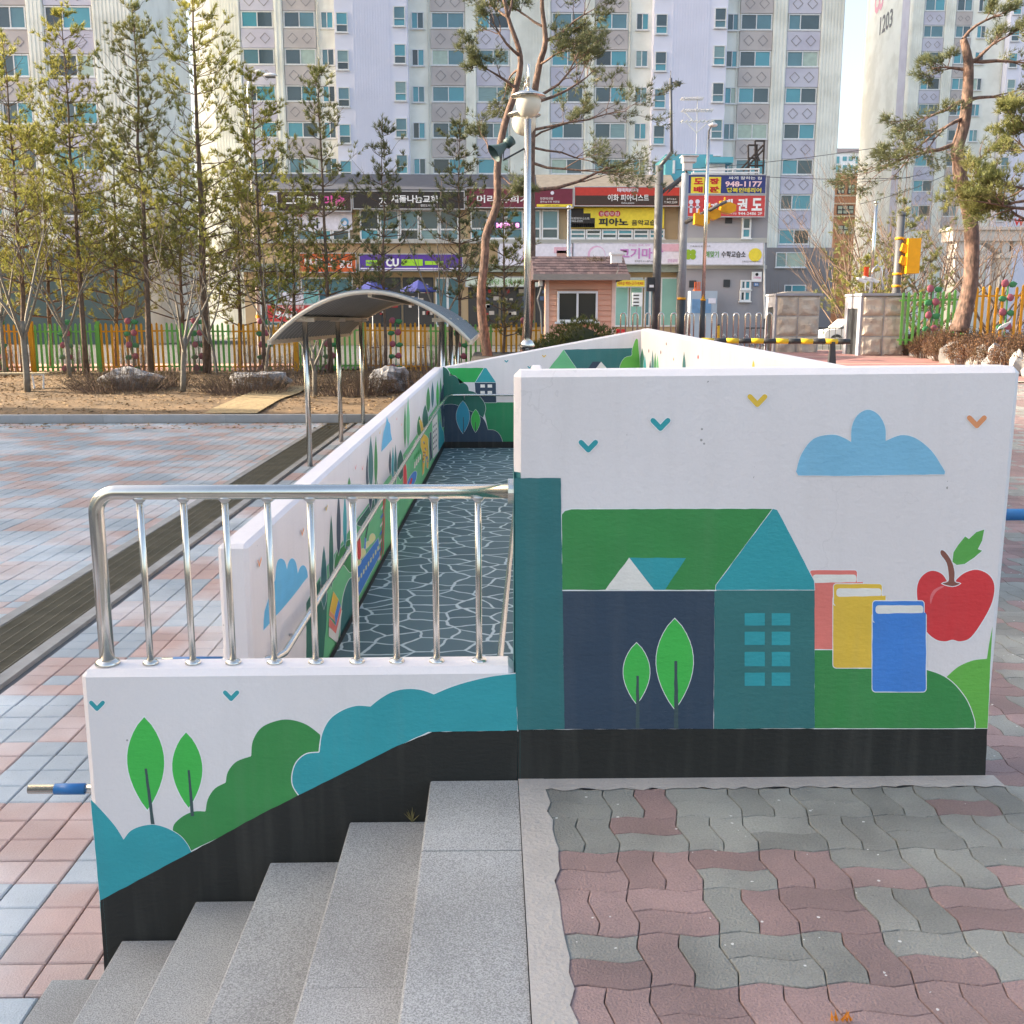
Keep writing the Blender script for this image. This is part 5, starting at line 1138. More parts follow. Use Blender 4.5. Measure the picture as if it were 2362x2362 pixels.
apartment('cream apartment block with plain gable rising behind the golden pines', YL, (gx(-260), gx(312)), [(gx(-110), gx(-18), 'lav'), (gx(-17), gx(-4), 'rib'), (gx(-3), gx(72), 'gre'), (gx(73), gx(110), 'rib'), (gx(112), gx(222), 'lav'), (gx(223), gx(310), 'rib')], zl0 + pl_, 7, pl_, .3, 2, 1.25, depth=11.5, base=(gx(-259.5), gx(311), sy(160, 585, YL).z))
YR2 = 117.0; hx = lambda x: sy(x, 300, YR2).x
zr0 = sy(2120, 59, YR2).z; pr_ = (sy(2120, 59, YR2).z - sy(2120, 416, YR2).z) / 6
b3 = apartment('cream apartment block with a number on its gable beside the old pine', YR2, (hx(2085), hx(2700)), [(hx(2086), hx(2112), 'rib'), (hx(2113), hx(2160), 'lav'), (hx(2161), hx(2184), 'rib'), (hx(2185), hx(2222), 'gre'), (hx(2223), hx(2300), 'smallR'), (hx(2300), hx(2420), 'tower'), (hx(2421), hx(2480), 'gre')], zr0 + pr_, 9, pr_, .3, 3, 1.2, depth=14)
MB().box(hx(2084.9) - .06, hx(2085) - .0, YR2 + .6, YR2 + 2.6, 1, 39).build('gable_stripe', M_lavp, b3)
def gable_text(body, y0, y1, z0, z1, X, m_, parent, bold=.02):
    o = text_mesh(body, 0, y1 - y0, z0, z1, 0, m_, parent, bold=bold); o_ = wloc(parent)
    for v in o.data.vertices:
        x, z = v.co.x + o_.x, v.co.z + o_.z; v.co = (X - o_.x, y1 - x - o_.y, z - o_.z)
    o.data.update(); return o
xg = hx(2085) - .03
def gy(xs_, ysrc):                       # depth on the gable plane for a picture point
    d = ray(xs_ / K, ysrc / K); k_ = (xg - _O.x) / d.x; return (_O + d * k_).y, (_O + d * k_).z
ya, za = gy(2056, 50); yb, zb_ = gy(2031, 68)
gable_text('1203', ya - .3, yb + .3, zb_ - .6, zb_ + 1.4, xg, mat('sign_dark_grey', (.16, .16, .17), .6), b3)
ya, za = gy(2050, -8); yb, zb_ = gy(2016, 37); gable_text('CO', ya + (yb - ya) * .35, yb, zb_, zb_ + 2.6, xg, mat('logo_pink', srgb(230, 160, 180), .5), b3, .06)
gable_text('대', ya - 1.5, ya + (yb - ya) * .3, zb_ + .8, zb_ + 3.6, xg, mat('logo_blue', srgb(80, 120, 190), .5), b3, .06)
hb_ = thing('apartment_building', 'plain unseen block added behind the wide cream block to shade the numbered gable', 'building', (0, 112, .2), 'apartment blocks')  # added block, unseen from the camera, keeps sun off the numbered gable
MB().box(-30, 26, 110, 137, .2, 52).build('wall', M_ivory, hb_); MB().box(-30.3, 26.3, 109.7, 137.3, 52, 52.8).build('parapet', M_lavp, hb_)
# far brown brick building and white block in the gap
YBk = 140.0; r_ = rect(1918, 400, 1988, 760, YBk)
bb = thing('brick_building', 'brown brick building with dark framed windows in the gap between blocks', 'building', (r_[0], YBk, .2))
MB().box(r_[0] - 2, r_[1] + 3, YBk, YBk + 12, .2, r_[3]).build('wall', mat('brown_brick', srgb(186, 134, 106), .85, .12, 1.2), bb)
for (xa, xb, ya, yb) in ((1932, 1948, 426, 447), (1956, 1971, 426, 447), (1931, 1969, 474, 494), (1932, 1970, 520, 540)):
    q = rect(xa, ya, xb, yb, YBk - .1); o = MB().box(q[0], q[1], YBk - .15, YBk + .05, q[2], q[3]).build('window', M_dark, bb)
    n_ = 2 if xb - xa < 25 else 3
    for k in range(n_):
        for j in range(2):
            ww = (q[1] - q[0]) / n_; hh = (q[3] - q[2]) / 2; MB().poly([(q[0] + ww * k + .08, YBk - .16, q[2] + hh * j + .08), (q[0] + ww * (k + 1) - .08, YBk - .16, q[2] + hh * j + .08), (q[0] + ww * (k + 1) - .08, YBk - .16, q[2] + hh * (j + 1) - .08), (q[0] + ww * k + .08, YBk - .16, q[2] + hh * (j + 1) - .08)]).build('pane', M_gl[3], o)
for y_ in (405, 452, 470, 499): q = rect(1917, y_ - 2, 1989, y_ + 1, YBk - .1); MB().box(r_[0] - 2, r_[1] + 3, YBk - .22, YBk + .02, q[2], q[3]).build('band', mat('band_pale', srgb(214, 200, 180), .8), bb)
YW = 230.0; r_ = rect(1921, 352, 1988, 700, YW); wb = thing('apartment_building', 'small distant white apartment block with blue windows above the brick building', 'building', (r_[0], YW, .2), 'apartment blocks')
MB().box(r_[0] - 4, r_[1] + 4, YW, YW + 14, .2, r_[3]).build('wall', mat('far_white', srgb(236, 240, 246), .8), wb)
for i_, xa in enumerate((1924, 1944, 1958, 1974)):
    for j in range(3):
        q = rect(xa, 361 + 20 * j, xa + (12 if i_ in (0, 3) else 9), 371 + 20 * j + (6 if i_ in (0, 3) else 0), YW - .1); MB().box(q[0], q[1], YW - .12, YW + .05, q[2], q[3]).build('window', M_gl[0], wb)
MB().box(r_[0] - 4.3, r_[1] + 4.3, YW - .4, YW + 14, r_[3], r_[3] + .8).build('parapet', mat('far_roof', srgb(170, 160, 165), .8), wb)

# ------------------------------------------------------------------ shop row
YS = 62.0
def R_(x0, y0, x1, y1, Y=YS): return rect(x0, y0, x1, y1, Y)
M_tan = mat('shop_tan', srgb(190, 164, 130), .85, .1, 1); M_slate = mat('roof_slate', srgb(84, 86, 94), .85, .12, 2, bump=.4, bscale=8); M_shing = mat('roof_shingle_tan', srgb(176, 160, 140), .85, .16, 3, bump=.4, bscale=9)
M_shopin = mat('shop_dark', srgb(60, 58, 58), .3, .3, .8, spec=.6); M_sill = mat('shop_sill', srgb(178, 176, 170), .85, .1, 1)
sb = thing('shop_building', 'long two-storey shop building with dark sloped roof and many signboards', 'building', (sy(1000, 700, YS).x, YS, .2))
a = R_(560, 430, 1572, 745); SBX0, SBX1 = a[0], a[1]
MB().box(SBX0, SBX1, YS, YS + 10, .15, sy(1000, 436, YS).z).build('wall', M_tan, sb)
def roof_part(xa, xb, m_):
    z0 = sy(1000, 440, YS).z; z1 = sy(1000, 402, YS + 2.0).z; X0, X1 = sy(xa, 430, YS).x, sy(xb, 430, YS).x
    MB().prism([(X0, YS - .7, z0), (X0, YS + 2.0, z1), (X0, YS + 10, z1), (X0, YS + 10, z0 - .05), (X0, YS - .7, z0 - .1)], (X1 - X0, 0, 0)).build('roof', m_, sb)
roof_part(555, 1238, M_slate); roof_part(1238.5, 1560, M_shing)
rsn = random.Random(31)
for (xa, xb, ya, yb, n_) in ((640, 808, 487, 556, 4), (830, 1060, 484, 555, 5), (1085, 1290, 484, 552, 5)):
    for k in range(n_):
        x0_ = xa + (xb - xa) * k / n_; x1_ = xa + (xb - xa) * (k + .97) / n_; q = R_(x0_, ya, x1_, yb, YS - .1); window(sb, q[0], q[1], q[2], q[3], YS - .1, rsn, .36, .09, True, True)
for k in range(6):
    q = R_(1315 + 36.5 * k, 529, 1350 + 36.5 * k, 551, YS - .1); window(sb, q[0], q[1], q[2], q[3], YS - .1, rsn, .5, .08, True, True)
q = R_(560, 553, 1572, 562, YS); MB().box(SBX0 - .1, SBX1, YS - .35, YS + .02, q[2], q[3]).build('ledge', M_sill, sb)
q = R_(560, 610, 1572, 628, YS); MB().box(SBX0 - .1, SBX1, YS - .6, YS + .02, q[2], q[3]).build('ledge', mat('awning_green_grey', srgb(150, 160, 150), .7), sb)
# shop fronts: recessed bays with frames, glass and posts
for (xa, xb, kind) in ((600, 690, 'glass'), (695, 815, 'glass'), (838, 925, 'dark'), (930, 1000, 'dark'), (1005, 1060, 'glass'), (1080, 1150, 'dark'), (1155, 1230, 'dark'), (1235, 1330, 'dark'), (1335, 1415, 'glass'), (1418, 1450, 'door'), (1453, 1482, 'door'), (1486, 1512, 'glass'), (1524, 1562, 'door')):
    q = R_(xa, 640, xb, 738, YS - .05); o = MB().box(q[0], q[1], YS - .09, YS + .02, q[2] - .4, q[3]).build('shopfront', M_wframe if kind != 'dark' else M_dark, sb)
    n_ = 1 if kind == 'door' else 2
    for k in range(n_):
        w_ = (q[1] - q[0]) / n_; MB().poly([(q[0] + w_ * k + .07, YS - .10, q[2] - .3), (q[0] + w_ * (k + 1) - .07, YS - .10, q[2] - .3), (q[0] + w_ * (k + 1) - .07, YS - .10, q[3] - .08), (q[0] + w_ * k + .07, YS - .10, q[3] - .08)]).build('pane', {'glass': M_gl[2], 'door': mat('door_glass', srgb(140, 190, 180), .12, .1, 1), 'dark': M_shopin}[kind], o)
    if kind == 'dark':
        rk = random.Random(xa)
        for k in range(14):
            x = rk.uniform(q[0] + .2, q[1] - .3); z = q[2] + .3 + .42 * (k % 5); MB().box(x, x + rk.uniform(.12, .35), YS - .13, YS - .101, z, z + rk.uniform(.1, .24)).build('goods', mat('goods_%d' % (k % 4), [srgb(190, 180, 170), srgb(170, 60, 60), srgb(210, 200, 190), srgb(90, 110, 140)][k % 4], .6), o)
def sign(label, x0, y0, x1, y1, m_, Y=YS - .75, texts=(), blocks=(), th=.18, frame=True, name='signboard', circles=()):
    q = R_(x0, y0, x1, y1, Y); t = thing(name, label, 'sign', ((q[0] + q[1]) / 2, Y, q[2]))
    MB().box(q[0], q[1], Y, Y + th, q[2], q[3]).build('board', m_, t)
    if frame:
        f = .05; fm = mat('sign_frame', (.45, .45, .46), .5)
        for (a, b, c, d) in ((q[0] - f, q[1] + f, q[3], q[3] + f), (q[0] - f, q[1] + f, q[2] - f, q[2]), (q[0] - f, q[0], q[2], q[3]), (q[1], q[1] + f, q[2], q[3])): MB().box(a, b, Y - .02, Y + th, c, d).build('frame', fm, t)
    for (xa, ya, xb, yb, bm) in blocks:
        k = R_(xa, ya, xb, yb, Y - .02); MB().box(k[0], k[1], Y - .012, Y - .001, k[2], k[3]).build('print_block', bm, t)
    for ci_, (cx, cy, rr2, bm) in enumerate(circles):
        p = sy(cx, cy, Y - .02); r2 = rr2 / 2362 * Y; q2 = MB(); q2.poly([(p.x + r2 * math.cos(6.283 * k / 16), Y - .016 - .001 * ci_, p.z + r2 * math.sin(6.283 * k / 16)) for k in range(16)]); q2.build('print_dot', bm, t)
    for tx in texts:
        (body, xa, ya, xb, yb, tm_) = tx[:6]; k = R_(xa, ya, xb, yb, Y - .03); text_mesh(body, k[0], k[1], k[2], k[3], Y - .025, tm_, t, bold=tx[6] if len(tx) > 6 else .02)
    return t
T_w = mat('letter_white', (.85, .85, .85), .5); T_k = mat('letter_black', (.03, .03, .03), .5); T_pk = mat('letter_pink', srgb(222, 90, 160), .5); T_r = mat('letter_red', srgb(196, 40, 44), .5); T_y = mat('letter_yellow', srgb(240, 222, 60), .5); T_g = mat('letter_green', srgb(90, 150, 60), .5); T_v = mat('letter_violet', srgb(196, 130, 190), .5)
S_brown = mat('sign_brown', srgb(66, 50, 44), .5); S_black = mat('sign_black', srgb(50, 44, 42), .5); S_maroon = mat('sign_maroon', srgb(116, 44, 62), .5); S_red = mat('sign_red', srgb(190, 60, 50), .5); S_purple = mat('sign_purple', srgb(92, 62, 150), .5)
S_white = mat('sign_white', srgb(224, 220, 232), .5); S_orange = mat('sign_orange', srgb(206, 96, 50), .5); S_blue = mat('sign_navy', srgb(52, 62, 120), .5); S_redb = mat('sign_bright_red', srgb(206, 70, 70), .5); S_yel = mat('sign_yellow', srgb(236, 212, 70), .5); S_lime = mat('sign_lime', srgb(160, 214, 60), .5)
sign('brown signboard with white and pink Korean lettering and a white logo square', 605, 443, 809, 486, S_brown, texts=[('그리다', 656, 451, 738, 473, T_w, .03), ('미술', 745, 451, 796, 474, T_pk, .03), ('010-4079-1', 742, 475, 796, 481, T_w, .0)], blocks=[(606, 444, 640, 485, S_white)], circles=[(623, 462, 13, S_black)])
sign('black signboard with white Korean church name', 815, 442, 1070, 481, S_black, texts=[('새돌나눔교회', 902, 450, 1009, 468, T_w, .025), ('열린도서공간', 970, 471, 1004, 477, T_w, 0), ('大', 874, 450, 892, 472, T_w, .01), ('선한목', 876, 473, 894, 477, T_w, 0)])
sign('maroon salon signboard with white lettering and yellow strip', 1076, 435, 1321, 478, S_maroon, texts=[('머리 유희가', 1100, 450, 1222, 468, T_w, .02), ('천연미네랄', 1246, 455, 1276, 461, T_w, 0), ('염색 & 두피 전문점', 1246, 463, 1290, 468, T_w, 0), ('단골예약 943-8803', 1256, 473, 1290, 476, T_k, 0)], blocks=[(1238, 471, 1320, 477, S_yel)], circles=[(1274, 445, 4, S_white)])
sign('red and dark brown piano academy signboard', 1326, 432, 1567, 474, S_red, texts=[('이화 피아니스트', 1402, 448, 1497, 464, T_w, .01), ('Ewha pianist', 1434, 466, 1463, 471, T_w, 0), ('음악교습소', 1538, 457, 1560, 461, T_w, 0), ('T.943.2209', 1532, 464, 1562, 469, T_w, 0)], blocks=[(1327, 451, 1566, 473, S_brown)] + [(1424 + 3.3 * k, 434, 1426 + 3.3 * k, 441 + (k % 3), S_white) for k in range(15)])
sign('yellow piano school banner with black keyboard corner', 1315, 479, 1532, 526, S_yel, YS - .3, texts=[('피아노', 1381, 503, 1449, 521, T_k, .04), ('음악교습소', 1457, 507, 1526, 520, T_k, .02), ('이화피아니스트', 1317, 501, 1360, 507, T_w, 0), ('943-2209', 1318, 508, 1344, 512, T_w, 0), ('원생모집', 1384, 489, 1427, 497, T_w, .0)],
     blocks=[(1316, 480, 1346, 525, S_black), (1346, 492, 1362, 525, S_black), (1362, 503, 1372, 525, S_black)] + [(1316 + 4.6 * k, 515, 1319.4 + 4.6 * k, 524, S_white) for k in range(12)], circles=[(1387 + 12.5 * k, 493, 6.3, mat('dot_red', srgb(200, 60, 70), .5)) for k in range(4)], th=.03, frame=False, name='banner')
sign('white window panels with dark Korean lettering under the brown sign', 640, 487, 812, 530, S_white, YS - .22, texts=[('그', 648, 503, 664, 524, T_k, .03), ('리', 676, 503, 697, 527, T_k, .03), ('다', 713, 503, 738, 527, T_k, .03), ('세상을', 678, 494, 698, 500, T_r, .01), ('아름', 715, 494, 732, 500, T_r, .01), ('다솜 & 친구', 788, 524, 808, 528, T_k, 0)], blocks=[(670 + 38 * k, 487, 671 + 38 * k, 530, M_wframe) for k in range(4)], circles=[(795, 512, 9, mat('dot_blue', srgb(110, 170, 210), .5)), (795, 514, 5, S_white)], th=.05, frame=False, name='window_sign')
sign('lit pink and blue lettering sign in the salon window', 1140, 512, 1200, 527, mat('sign_led', srgb(70, 60, 110), .4), YS - .25, texts=[('MEN 8', 1145, 514, 1198, 525, mat('letter_led', srgb(230, 130, 200), .4, emit=(.9, .4, .8, .6)), .03)], th=.05, frame=False, name='window_sign')
sign('purple convenience store signboard with lime green bubbles', 830, 587, 1066, 623, S_purple, YS - .95, texts=[('Nice to', 846, 603, 876, 610, S_purple, .01), ('CU', 890, 596, 920, 615, T_w, .05)], blocks=[(844, 600, 880, 613, S_lime), (926, 598, 975, 613, S_lime), (980, 602, 1022, 611, S_lime), (831, 618, 1065, 621, S_white)])
sign('orange shop signboard half hidden behind pine needles', 690, 585, 820, 627, S_orange, YS - .95, texts=[('부동산', 700, 596, 770, 616, T_w, .02), ('공인', 782, 600, 812, 618, T_w, .02)])
sign('pale restaurant signboard with pink scene behind the guard house', 1150, 562, 1320, 611, S_white, YS - .95, texts=[('석바위', 1200, 592, 1262, 608, T_v, .02)], blocks=[(1278, 570, 1318, 584, mat('print_pink', srgb(214, 170, 186), .5)), (1284, 578, 1308, 592, mat('print_brown', srgb(180, 140, 130), .5))])
sign('white and pink meat restaurant signboard behind the guard house roof', 1322, 561, 1567, 608, S_white, YS - .95, texts=[('고기마당', 1428, 572, 1530, 597, T_v, .03), ('예약문의 011-9871-6666', 1464, 600, 1512, 605, T_k, 0), ('맛있는 정육 식당', 1450, 563, 1500, 568, T_v, 0), ('양념갈비', 1540, 597, 1562, 605, T_v, 0)], circles=[(1376, 588, 20, mat('ring_pink', srgb(220, 176, 206), .5)), (1378, 588, 17, S_white)], blocks=[(1526, 563, 1566, 580, mat('print_pink', srgb(214, 170, 186), .5))])
sign('orange-red property banner with white phone number at street level', 617, 702, 735, 742, S_redb, YS - .8, texts=[('948-0', 632, 716, 716, 736, T_w, .03), ('아파트상가매매', 628, 705, 700, 713, T_w, 0)])
sign('teal and white notice board above the property banner', 620, 672, 735, 702, mat('sign_teal', srgb(110, 170, 170), .5), YS - .8, texts=[('구민회관', 660, 676, 690, 682, T_k, 0), ('황금구역분양', 655, 684, 695, 690, T_k, 0)], blocks=[(646, 674, 700, 700, S_white)])
sign('yellow menu strip with red price lettering above the glass doors', 1422, 646, 1487, 661, S_yel, YS - .7, texts=[('국수상 백반+고기=9,900', 1425, 649, 1484, 658, T_r, .01)], th=.05)
sign('pale lettered lower fascia board beside the staked pine', 1075, 640, 1240, 660, mat('sign_palegreen', srgb(206, 216, 200), .5), YS - .7, texts=[('고기마당 정육식당', 1100, 644, 1210, 656, T_g, .01)])
# parasols and chairs outside the shops
def parasol(label, xs_, ys_, seed):
    p = sy(xs_, ys_, 55.5); t = thing('parasol', label, 'parasol', (p.x, 55.5, .22), 'parasols outside the shop'); q = MB(); n = 8; rr2 = .95
    q.v.append((p.x, p.y, p.z + .5)); q.v += [(p.x + rr2 * math.cos(6.283 * k / n), p.y + rr2 * math.sin(6.283 * k / n), p.z) for k in range(n)]; q.v += [(p.x + rr2 * math.cos(6.283 * k / n), p.y + rr2 * math.sin(6.283 * k / n), p.z - .12) for k in range(n)]
    for k in range(n): q.f += [(0, 1 + k, 1 + (k + 1) % n), (1 + k, 1 + n + k, 1 + n + (k + 1) % n, 1 + (k + 1) % n)]; q.m += [0, 0]
    q.build('canopy', mat('parasol_blue', srgb(58, 64, 128), .7), t); MB().path([(p.x, p.y, .2), (p.x, p.y, p.z + .5)], .025, 6).build('pole', M_wplastic, t)
    MB().lathe((p.x, p.y, .2), [(.28, 0), (.28, .08), (.05, .12)], 10).build('base', M_grey, t)
parasol('blue parasol with its table spot nearer the dark shop sign post', 858, 668, 1); parasol('blue parasol beside the shop window shelves', 965, 668, 2)
def chair(label, xs_):
    p = sy(xs_, 735, 52); X, Y, z = p.x, 52, .24; t = thing('plastic_chair', label, 'chair', (X, Y, z), 'red plastic chairs'); m_ = mat('chair_red', srgb(196, 40, 46), .4)
    MB().box(X - .25, X + .25, Y - .25, Y + .25, z + .42, z + .46).build('seat', m_, t)
    q = MB(); q.box(X - .25, X - .17, Y + .22, Y + .26, z + .46, z + .9); q.box(X + .17, X + .25, Y + .22, Y + .26, z + .46, z + .9); q.box(X - .25, X + .25, Y + .22, Y + .27, z + .82, z + 1.0); q.box(X - .06, X + .06, Y + .22, Y + .26, z + .46, z + .82); q.build('backrest', m_, t)
    for sx in (-1, 1):
        MB().path([(X + sx * .27, Y - .22, z + .44), (X + sx * .28, Y - .2, z + .66), (X + sx * .27, Y + .22, z + .68)], .025, 5).build('armrest', m_, t)
        for sy_2 in (-1, 1): MB().path([(X + sx * .22, Y + sy_2 * .2, z + .43), (X + sx * .27, Y + sy_2 * .26, z)], .025, 5).build('leg', m_, t)
chair('red plastic armchair under the menu strip, next to the guard house', 1435); chair('red plastic armchair stacked by the menu board, away from the guard house', 1496)
mbd = thing('menu_board', 'white standing menu board between the two red chairs', 'sign', (sy(1468, 735, 52).x, 52, .24)); q = rect(1458, 675, 1481, 707, 52); MB().box(q[0], q[1], 51.95, 52, q[2], q[3]).build('board', T_w, mbd); MB().path([((q[0] + q[1]) / 2, 52.03, .22), ((q[0] + q[1]) / 2, 52.03, q[3])], .02, 6).build('post', M_grey, mbd)
for k in range(4): z = q[3] - .1 - k * (q[3] - q[2]) / 4; MB().box(q[0] + .06, q[1] - .16, 51.94, 51.949, z - .06, z).build('print_line', T_k, mbd)

# ------------------------------------------------------------------ grey shop house on the corner
YG = 60.0; g_ = thing('corner_house', 'grey corner shop house with teal rooftop room and stacked signboards', 'building', (sy(1672, 730, YG).x, YG, .2)); M_gw = mat('grey_render', srgb(160, 156, 160), .85, .08, 1.2, col2=srgb(140, 138, 142), c2amt=.5, c2scale=.6)
q = rect(1576, 430, 1768, 745, YG); MB().box(q[0], q[1], YG, YG + 9, .15, sy(1670, 405, YG).z).build('wall', M_gw, g_)
gq = rect(1535, 356, 1690, 402, YG + 4); mt_ = mat('teal_wall', srgb(90, 168, 184), .8, .06, 1)
MB().box(gq[0], gq[1] - 1.2, YG + 4, YG + 8, gq[2] - .6, gq[3]).build('rooftop_room', mt_, g_); k = rect(1630, 363, 1690, 376, YG + 3.6); MB().box(k[0], k[1], YG + 3.4, YG + 8, k[2], k[3]).build('rooftop_canopy', mt_, g_)
k = rect(1636, 378, 1672, 404, YG + 3.95); MB().box(k[0], k[1], YG + 3.9, YG + 4.02, k[2] - .3, k[3]).build('door', M_wframe, g_); k = rect(1552, 370, 1557, 400, YG + 3.95); MB().box(k[0], k[1], YG + 3.93, YG + 4.02, k[2], k[3]).build('window', M_wframe, g_)
for y_ in (392, 400):
    a, b = sy(1595, y_, YG + .2), sy(1752, y_ - 2, YG + .2); MB().path([a, b], .05, 6).build('roof_rail', M_wplastic, g_)
for x_ in (1600, 1640, 1690, 1750): a, b = sy(x_, 406, YG + .2), sy(x_, 391, YG + .2); MB().path([a, b], .035, 6).build('roof_rail_post', M_wplastic, g_)
q = rect(1582, 549, 1768, 560, YG); MB().box(q[0], q[1], YG - .12, YG + .02, q[2], q[3]).build('ledge', M_sill, g_); q = rect(1582, 612, 1768, 620, YG); MB().box(q[0], q[1], YG - .12, YG + .02, q[2], q[3]).build('ledge', M_sill, g_)
for (xa, ya, xb, yb, hor) in ((1711, 501, 1732, 550, 1), (1708, 646, 1732, 668, 0), (1706, 671, 1731, 695, 0)):
    q = rect(xa, ya, xb, yb, YG - .05); window(g_, q[0], q[1], q[2], q[3], YG - .05, rsn, .45, .09, True, bool(hor))
for (xa, ya, xb, yb) in ((1669, 645, 1684, 662), (1673, 500, 1689, 515), (1590, 647, 1606, 663)):
    q = rect(xa, ya, xb, yb, YG - .05); o = MB().box(q[0], q[1], YG - .05, YG + .01, q[2], q[3]).build('vent_window', M_dark, g_)
MB().path([sy(1762, 560, YG - .1), sy(1764, 735, YG - .1)], .06, 6).build('drainpipe', M_wplastic, g_)
sign('navy interior shop signboard with yellow squares and a phone number', 1586, 404, 1766, 446, S_blue, YG - .5, texts=[('도', 1601, 411, 1622, 425, T_r, .05), ('배', 1600, 430, 1621, 444, T_r, .05), ('장', 1637, 411, 1659, 425, T_r, .05), ('판', 1637, 430, 1659, 444, T_r, .05), ('싸게 잘하는 집', 1681, 407, 1757, 414, T_w, .01), ('948-1177', 1673, 418, 1758, 431, mat('letter_coral', srgb(240, 200, 210), .5), .03), ('행복인테리어', 1676, 433, 1756, 444, T_y, .02)], blocks=[(1594, 408, 1625, 446, S_yel), (1631, 408, 1663, 446, S_yel)])
sign('red martial arts school signboard with two line-drawn fighters', 1584, 451, 1764, 499, S_redb, YG - .5, texts=[('세계', 1622, 468, 1654, 490, T_w, .03), ('태', 1667, 459, 1690, 486, T_w, .04), ('권', 1701, 458, 1724, 486, T_w, .04), ('도', 1734, 457, 1758, 486, T_w, .04), ('교육상담', 1680, 490, 1699, 495, T_w, 0), ('944-2486 2F', 1703, 489, 1758, 496, T_w, .01)], circles=[(1594, 466, 5, S_white), (1609, 465, 5, S_white)], blocks=[(1591, 472, 1597, 491, S_white), (1606, 471, 1612, 491, S_white), (1588, 476, 1600, 479, S_white), (1603, 476, 1615, 479, S_white)])
sign('lavender-white maths academy signboard with green flower and yellow disc', 1582, 560, 1760, 610, S_white, YG - .5, texts=[('해맞기', 1627, 579, 1658, 594, T_g, .02), ('수학교습소', 1664, 579, 1720, 594, T_k, .02), ('기초부터 꼼꼼하게', 1592, 566, 1638, 570, T_k, 0), ('전화상담 010-3479-4662', 1712, 601, 1754, 605, T_k, 0)], circles=[(1593 + 8 * math.cos(a_), 587 + 7 * math.sin(a_), 6.5, mat('dot_green', srgb(150, 180, 50), .5)) for a_ in (.8, 2.36, 3.93, 5.5)] + [(1742, 588, 15, S_yel)])
sign('small white notice sign with pink print on the grey corner house', 1734, 627, 1757, 650, T_w, YG - .1, texts=[('그리다미술', 1737, 638, 1755, 643, T_pk, .01)], circles=[(1746, 633, 3.5, T_k)], th=.03, frame=False, name='notice_sign'); sign('little blue house number plate under the pink printed notice', 1739, 652, 1750, 660, mat('plate_blue', srgb(90, 130, 180), .5), YG - .1, texts=[('20', 1741, 654, 1748, 658, T_w, .01)], th=.03, frame=False, name='number_plate')
# freezer and boiler things by the grey house
fz = thing('vending_machine', 'blue-grey drinks freezer standing against the grey corner house', 'machine', (sy(1620, 735, YG - 1.2).x, YG - 1.2, .24)); q = rect(1592, 671, 1654, 737, YG - 1.2); MB().box(q[0], q[1], YG - 1.2, YG - .4, .22, q[3]).build('cabinet', mat('freezer', srgb(166, 178, 192), .5, .1, 1), fz)
k = rect(1596, 690, 1640, 722, YG - 1.22); MB().box(k[0], k[1], YG - 1.22, YG - 1.201, k[2], k[3]).build('door_print', mat('freezer_print', srgb(110, 150, 190), .4, .3, 2), fz); k = rect(1634, 688, 1651, 700, YG - 1.22); MB().box(k[0], k[1], YG - 1.235, YG - 1.221, k[2], k[3]).build('notice', S_white, fz)
cr8 = thing('crate', 'orange crate lying on top of the drinks freezer', 'crate', (sy(1610, 671, YG - 1).x, YG - 1, q[3])); k = rect(1602, 650, 1617, 667, YG - 1)
for u in range(4): MB().box(k[0] + (k[1] - k[0]) * u / 4, k[0] + (k[1] - k[0]) * (u + .6) / 4, YG - 1.0, YG - .96, q[3], k[3]).build('slat', S_orange, cr8)
MB().box(k[0], k[1], YG - 1.05, YG - .6, q[3], q[3] + .08).build('base', S_orange, cr8)

# antenna and stair frame on the roofs
def tubes(label, name, cat, paths, r, m_, part='bar', base=None):
    p0 = Vector(base or paths[0][0]); t = thing(name, label, cat, tuple(p0))
    for P in paths: MB().path([Vector(p) for p in P], r, 5).build(part, m_, t)
    return t
Ya = YG + 5; q_ = lambda x, y: sy(x, y, Ya)
ant = [[q_(1606, 356), q_(1609, 222)]]
for (xa, xb, y, n_) in ((1570, 1622, 229, 10), (1572, 1645, 256, 12), (1568, 1648, 281, 8)):
    ant.append([q_(xa, y), q_(xb, y - 1)])
    for k in range(n_): x = xa + (xb - xa) * (k + .5) / n_; p = q_(x, y); ant.append([p + Vector((0, -.5, .02)), p + Vector((0, .5, .06))]); ant.append([p + Vector((0, 0, -.09)), p + Vector((0, 0, .09))])
ant += [[q_(1585, 284), q_(1606, 306)], [q_(1632, 284), q_(1607, 306)], [q_(1578, 258), q_(1600, 280)]]
tubes('tall white television aerial with three rows of rods on the teal rooftop room', 'aerial', 'aerial', ant, .03, M_wplastic, 'rod')
Yb = YG + 7; q_ = lambda x, y: sy(x, y, Yb)
tubes('rusty dark steel stair frame on the grey corner house roof', 'steel_stairway', 'stairway', [[q_(1727, 402), q_(1726, 335)], [q_(1743, 402), q_(1742, 325)], [q_(1760, 402), q_(1763, 325)], [q_(1748, 402), q_(1746, 335)], [q_(1726, 335), q_(1748, 335)], [q_(1742, 325), q_(1765, 325)], [q_(1707, 392), q_(1760, 335)], [q_(1714, 395), q_(1763, 343)], [q_(1727, 365), q_(1744, 365)], [q_(1727, 382), q_(1760, 382)], [q_(1743, 350), q_(1752, 372)]], .06, mat('rusty_steel', (.06, .045, .04), .7), 'strut')

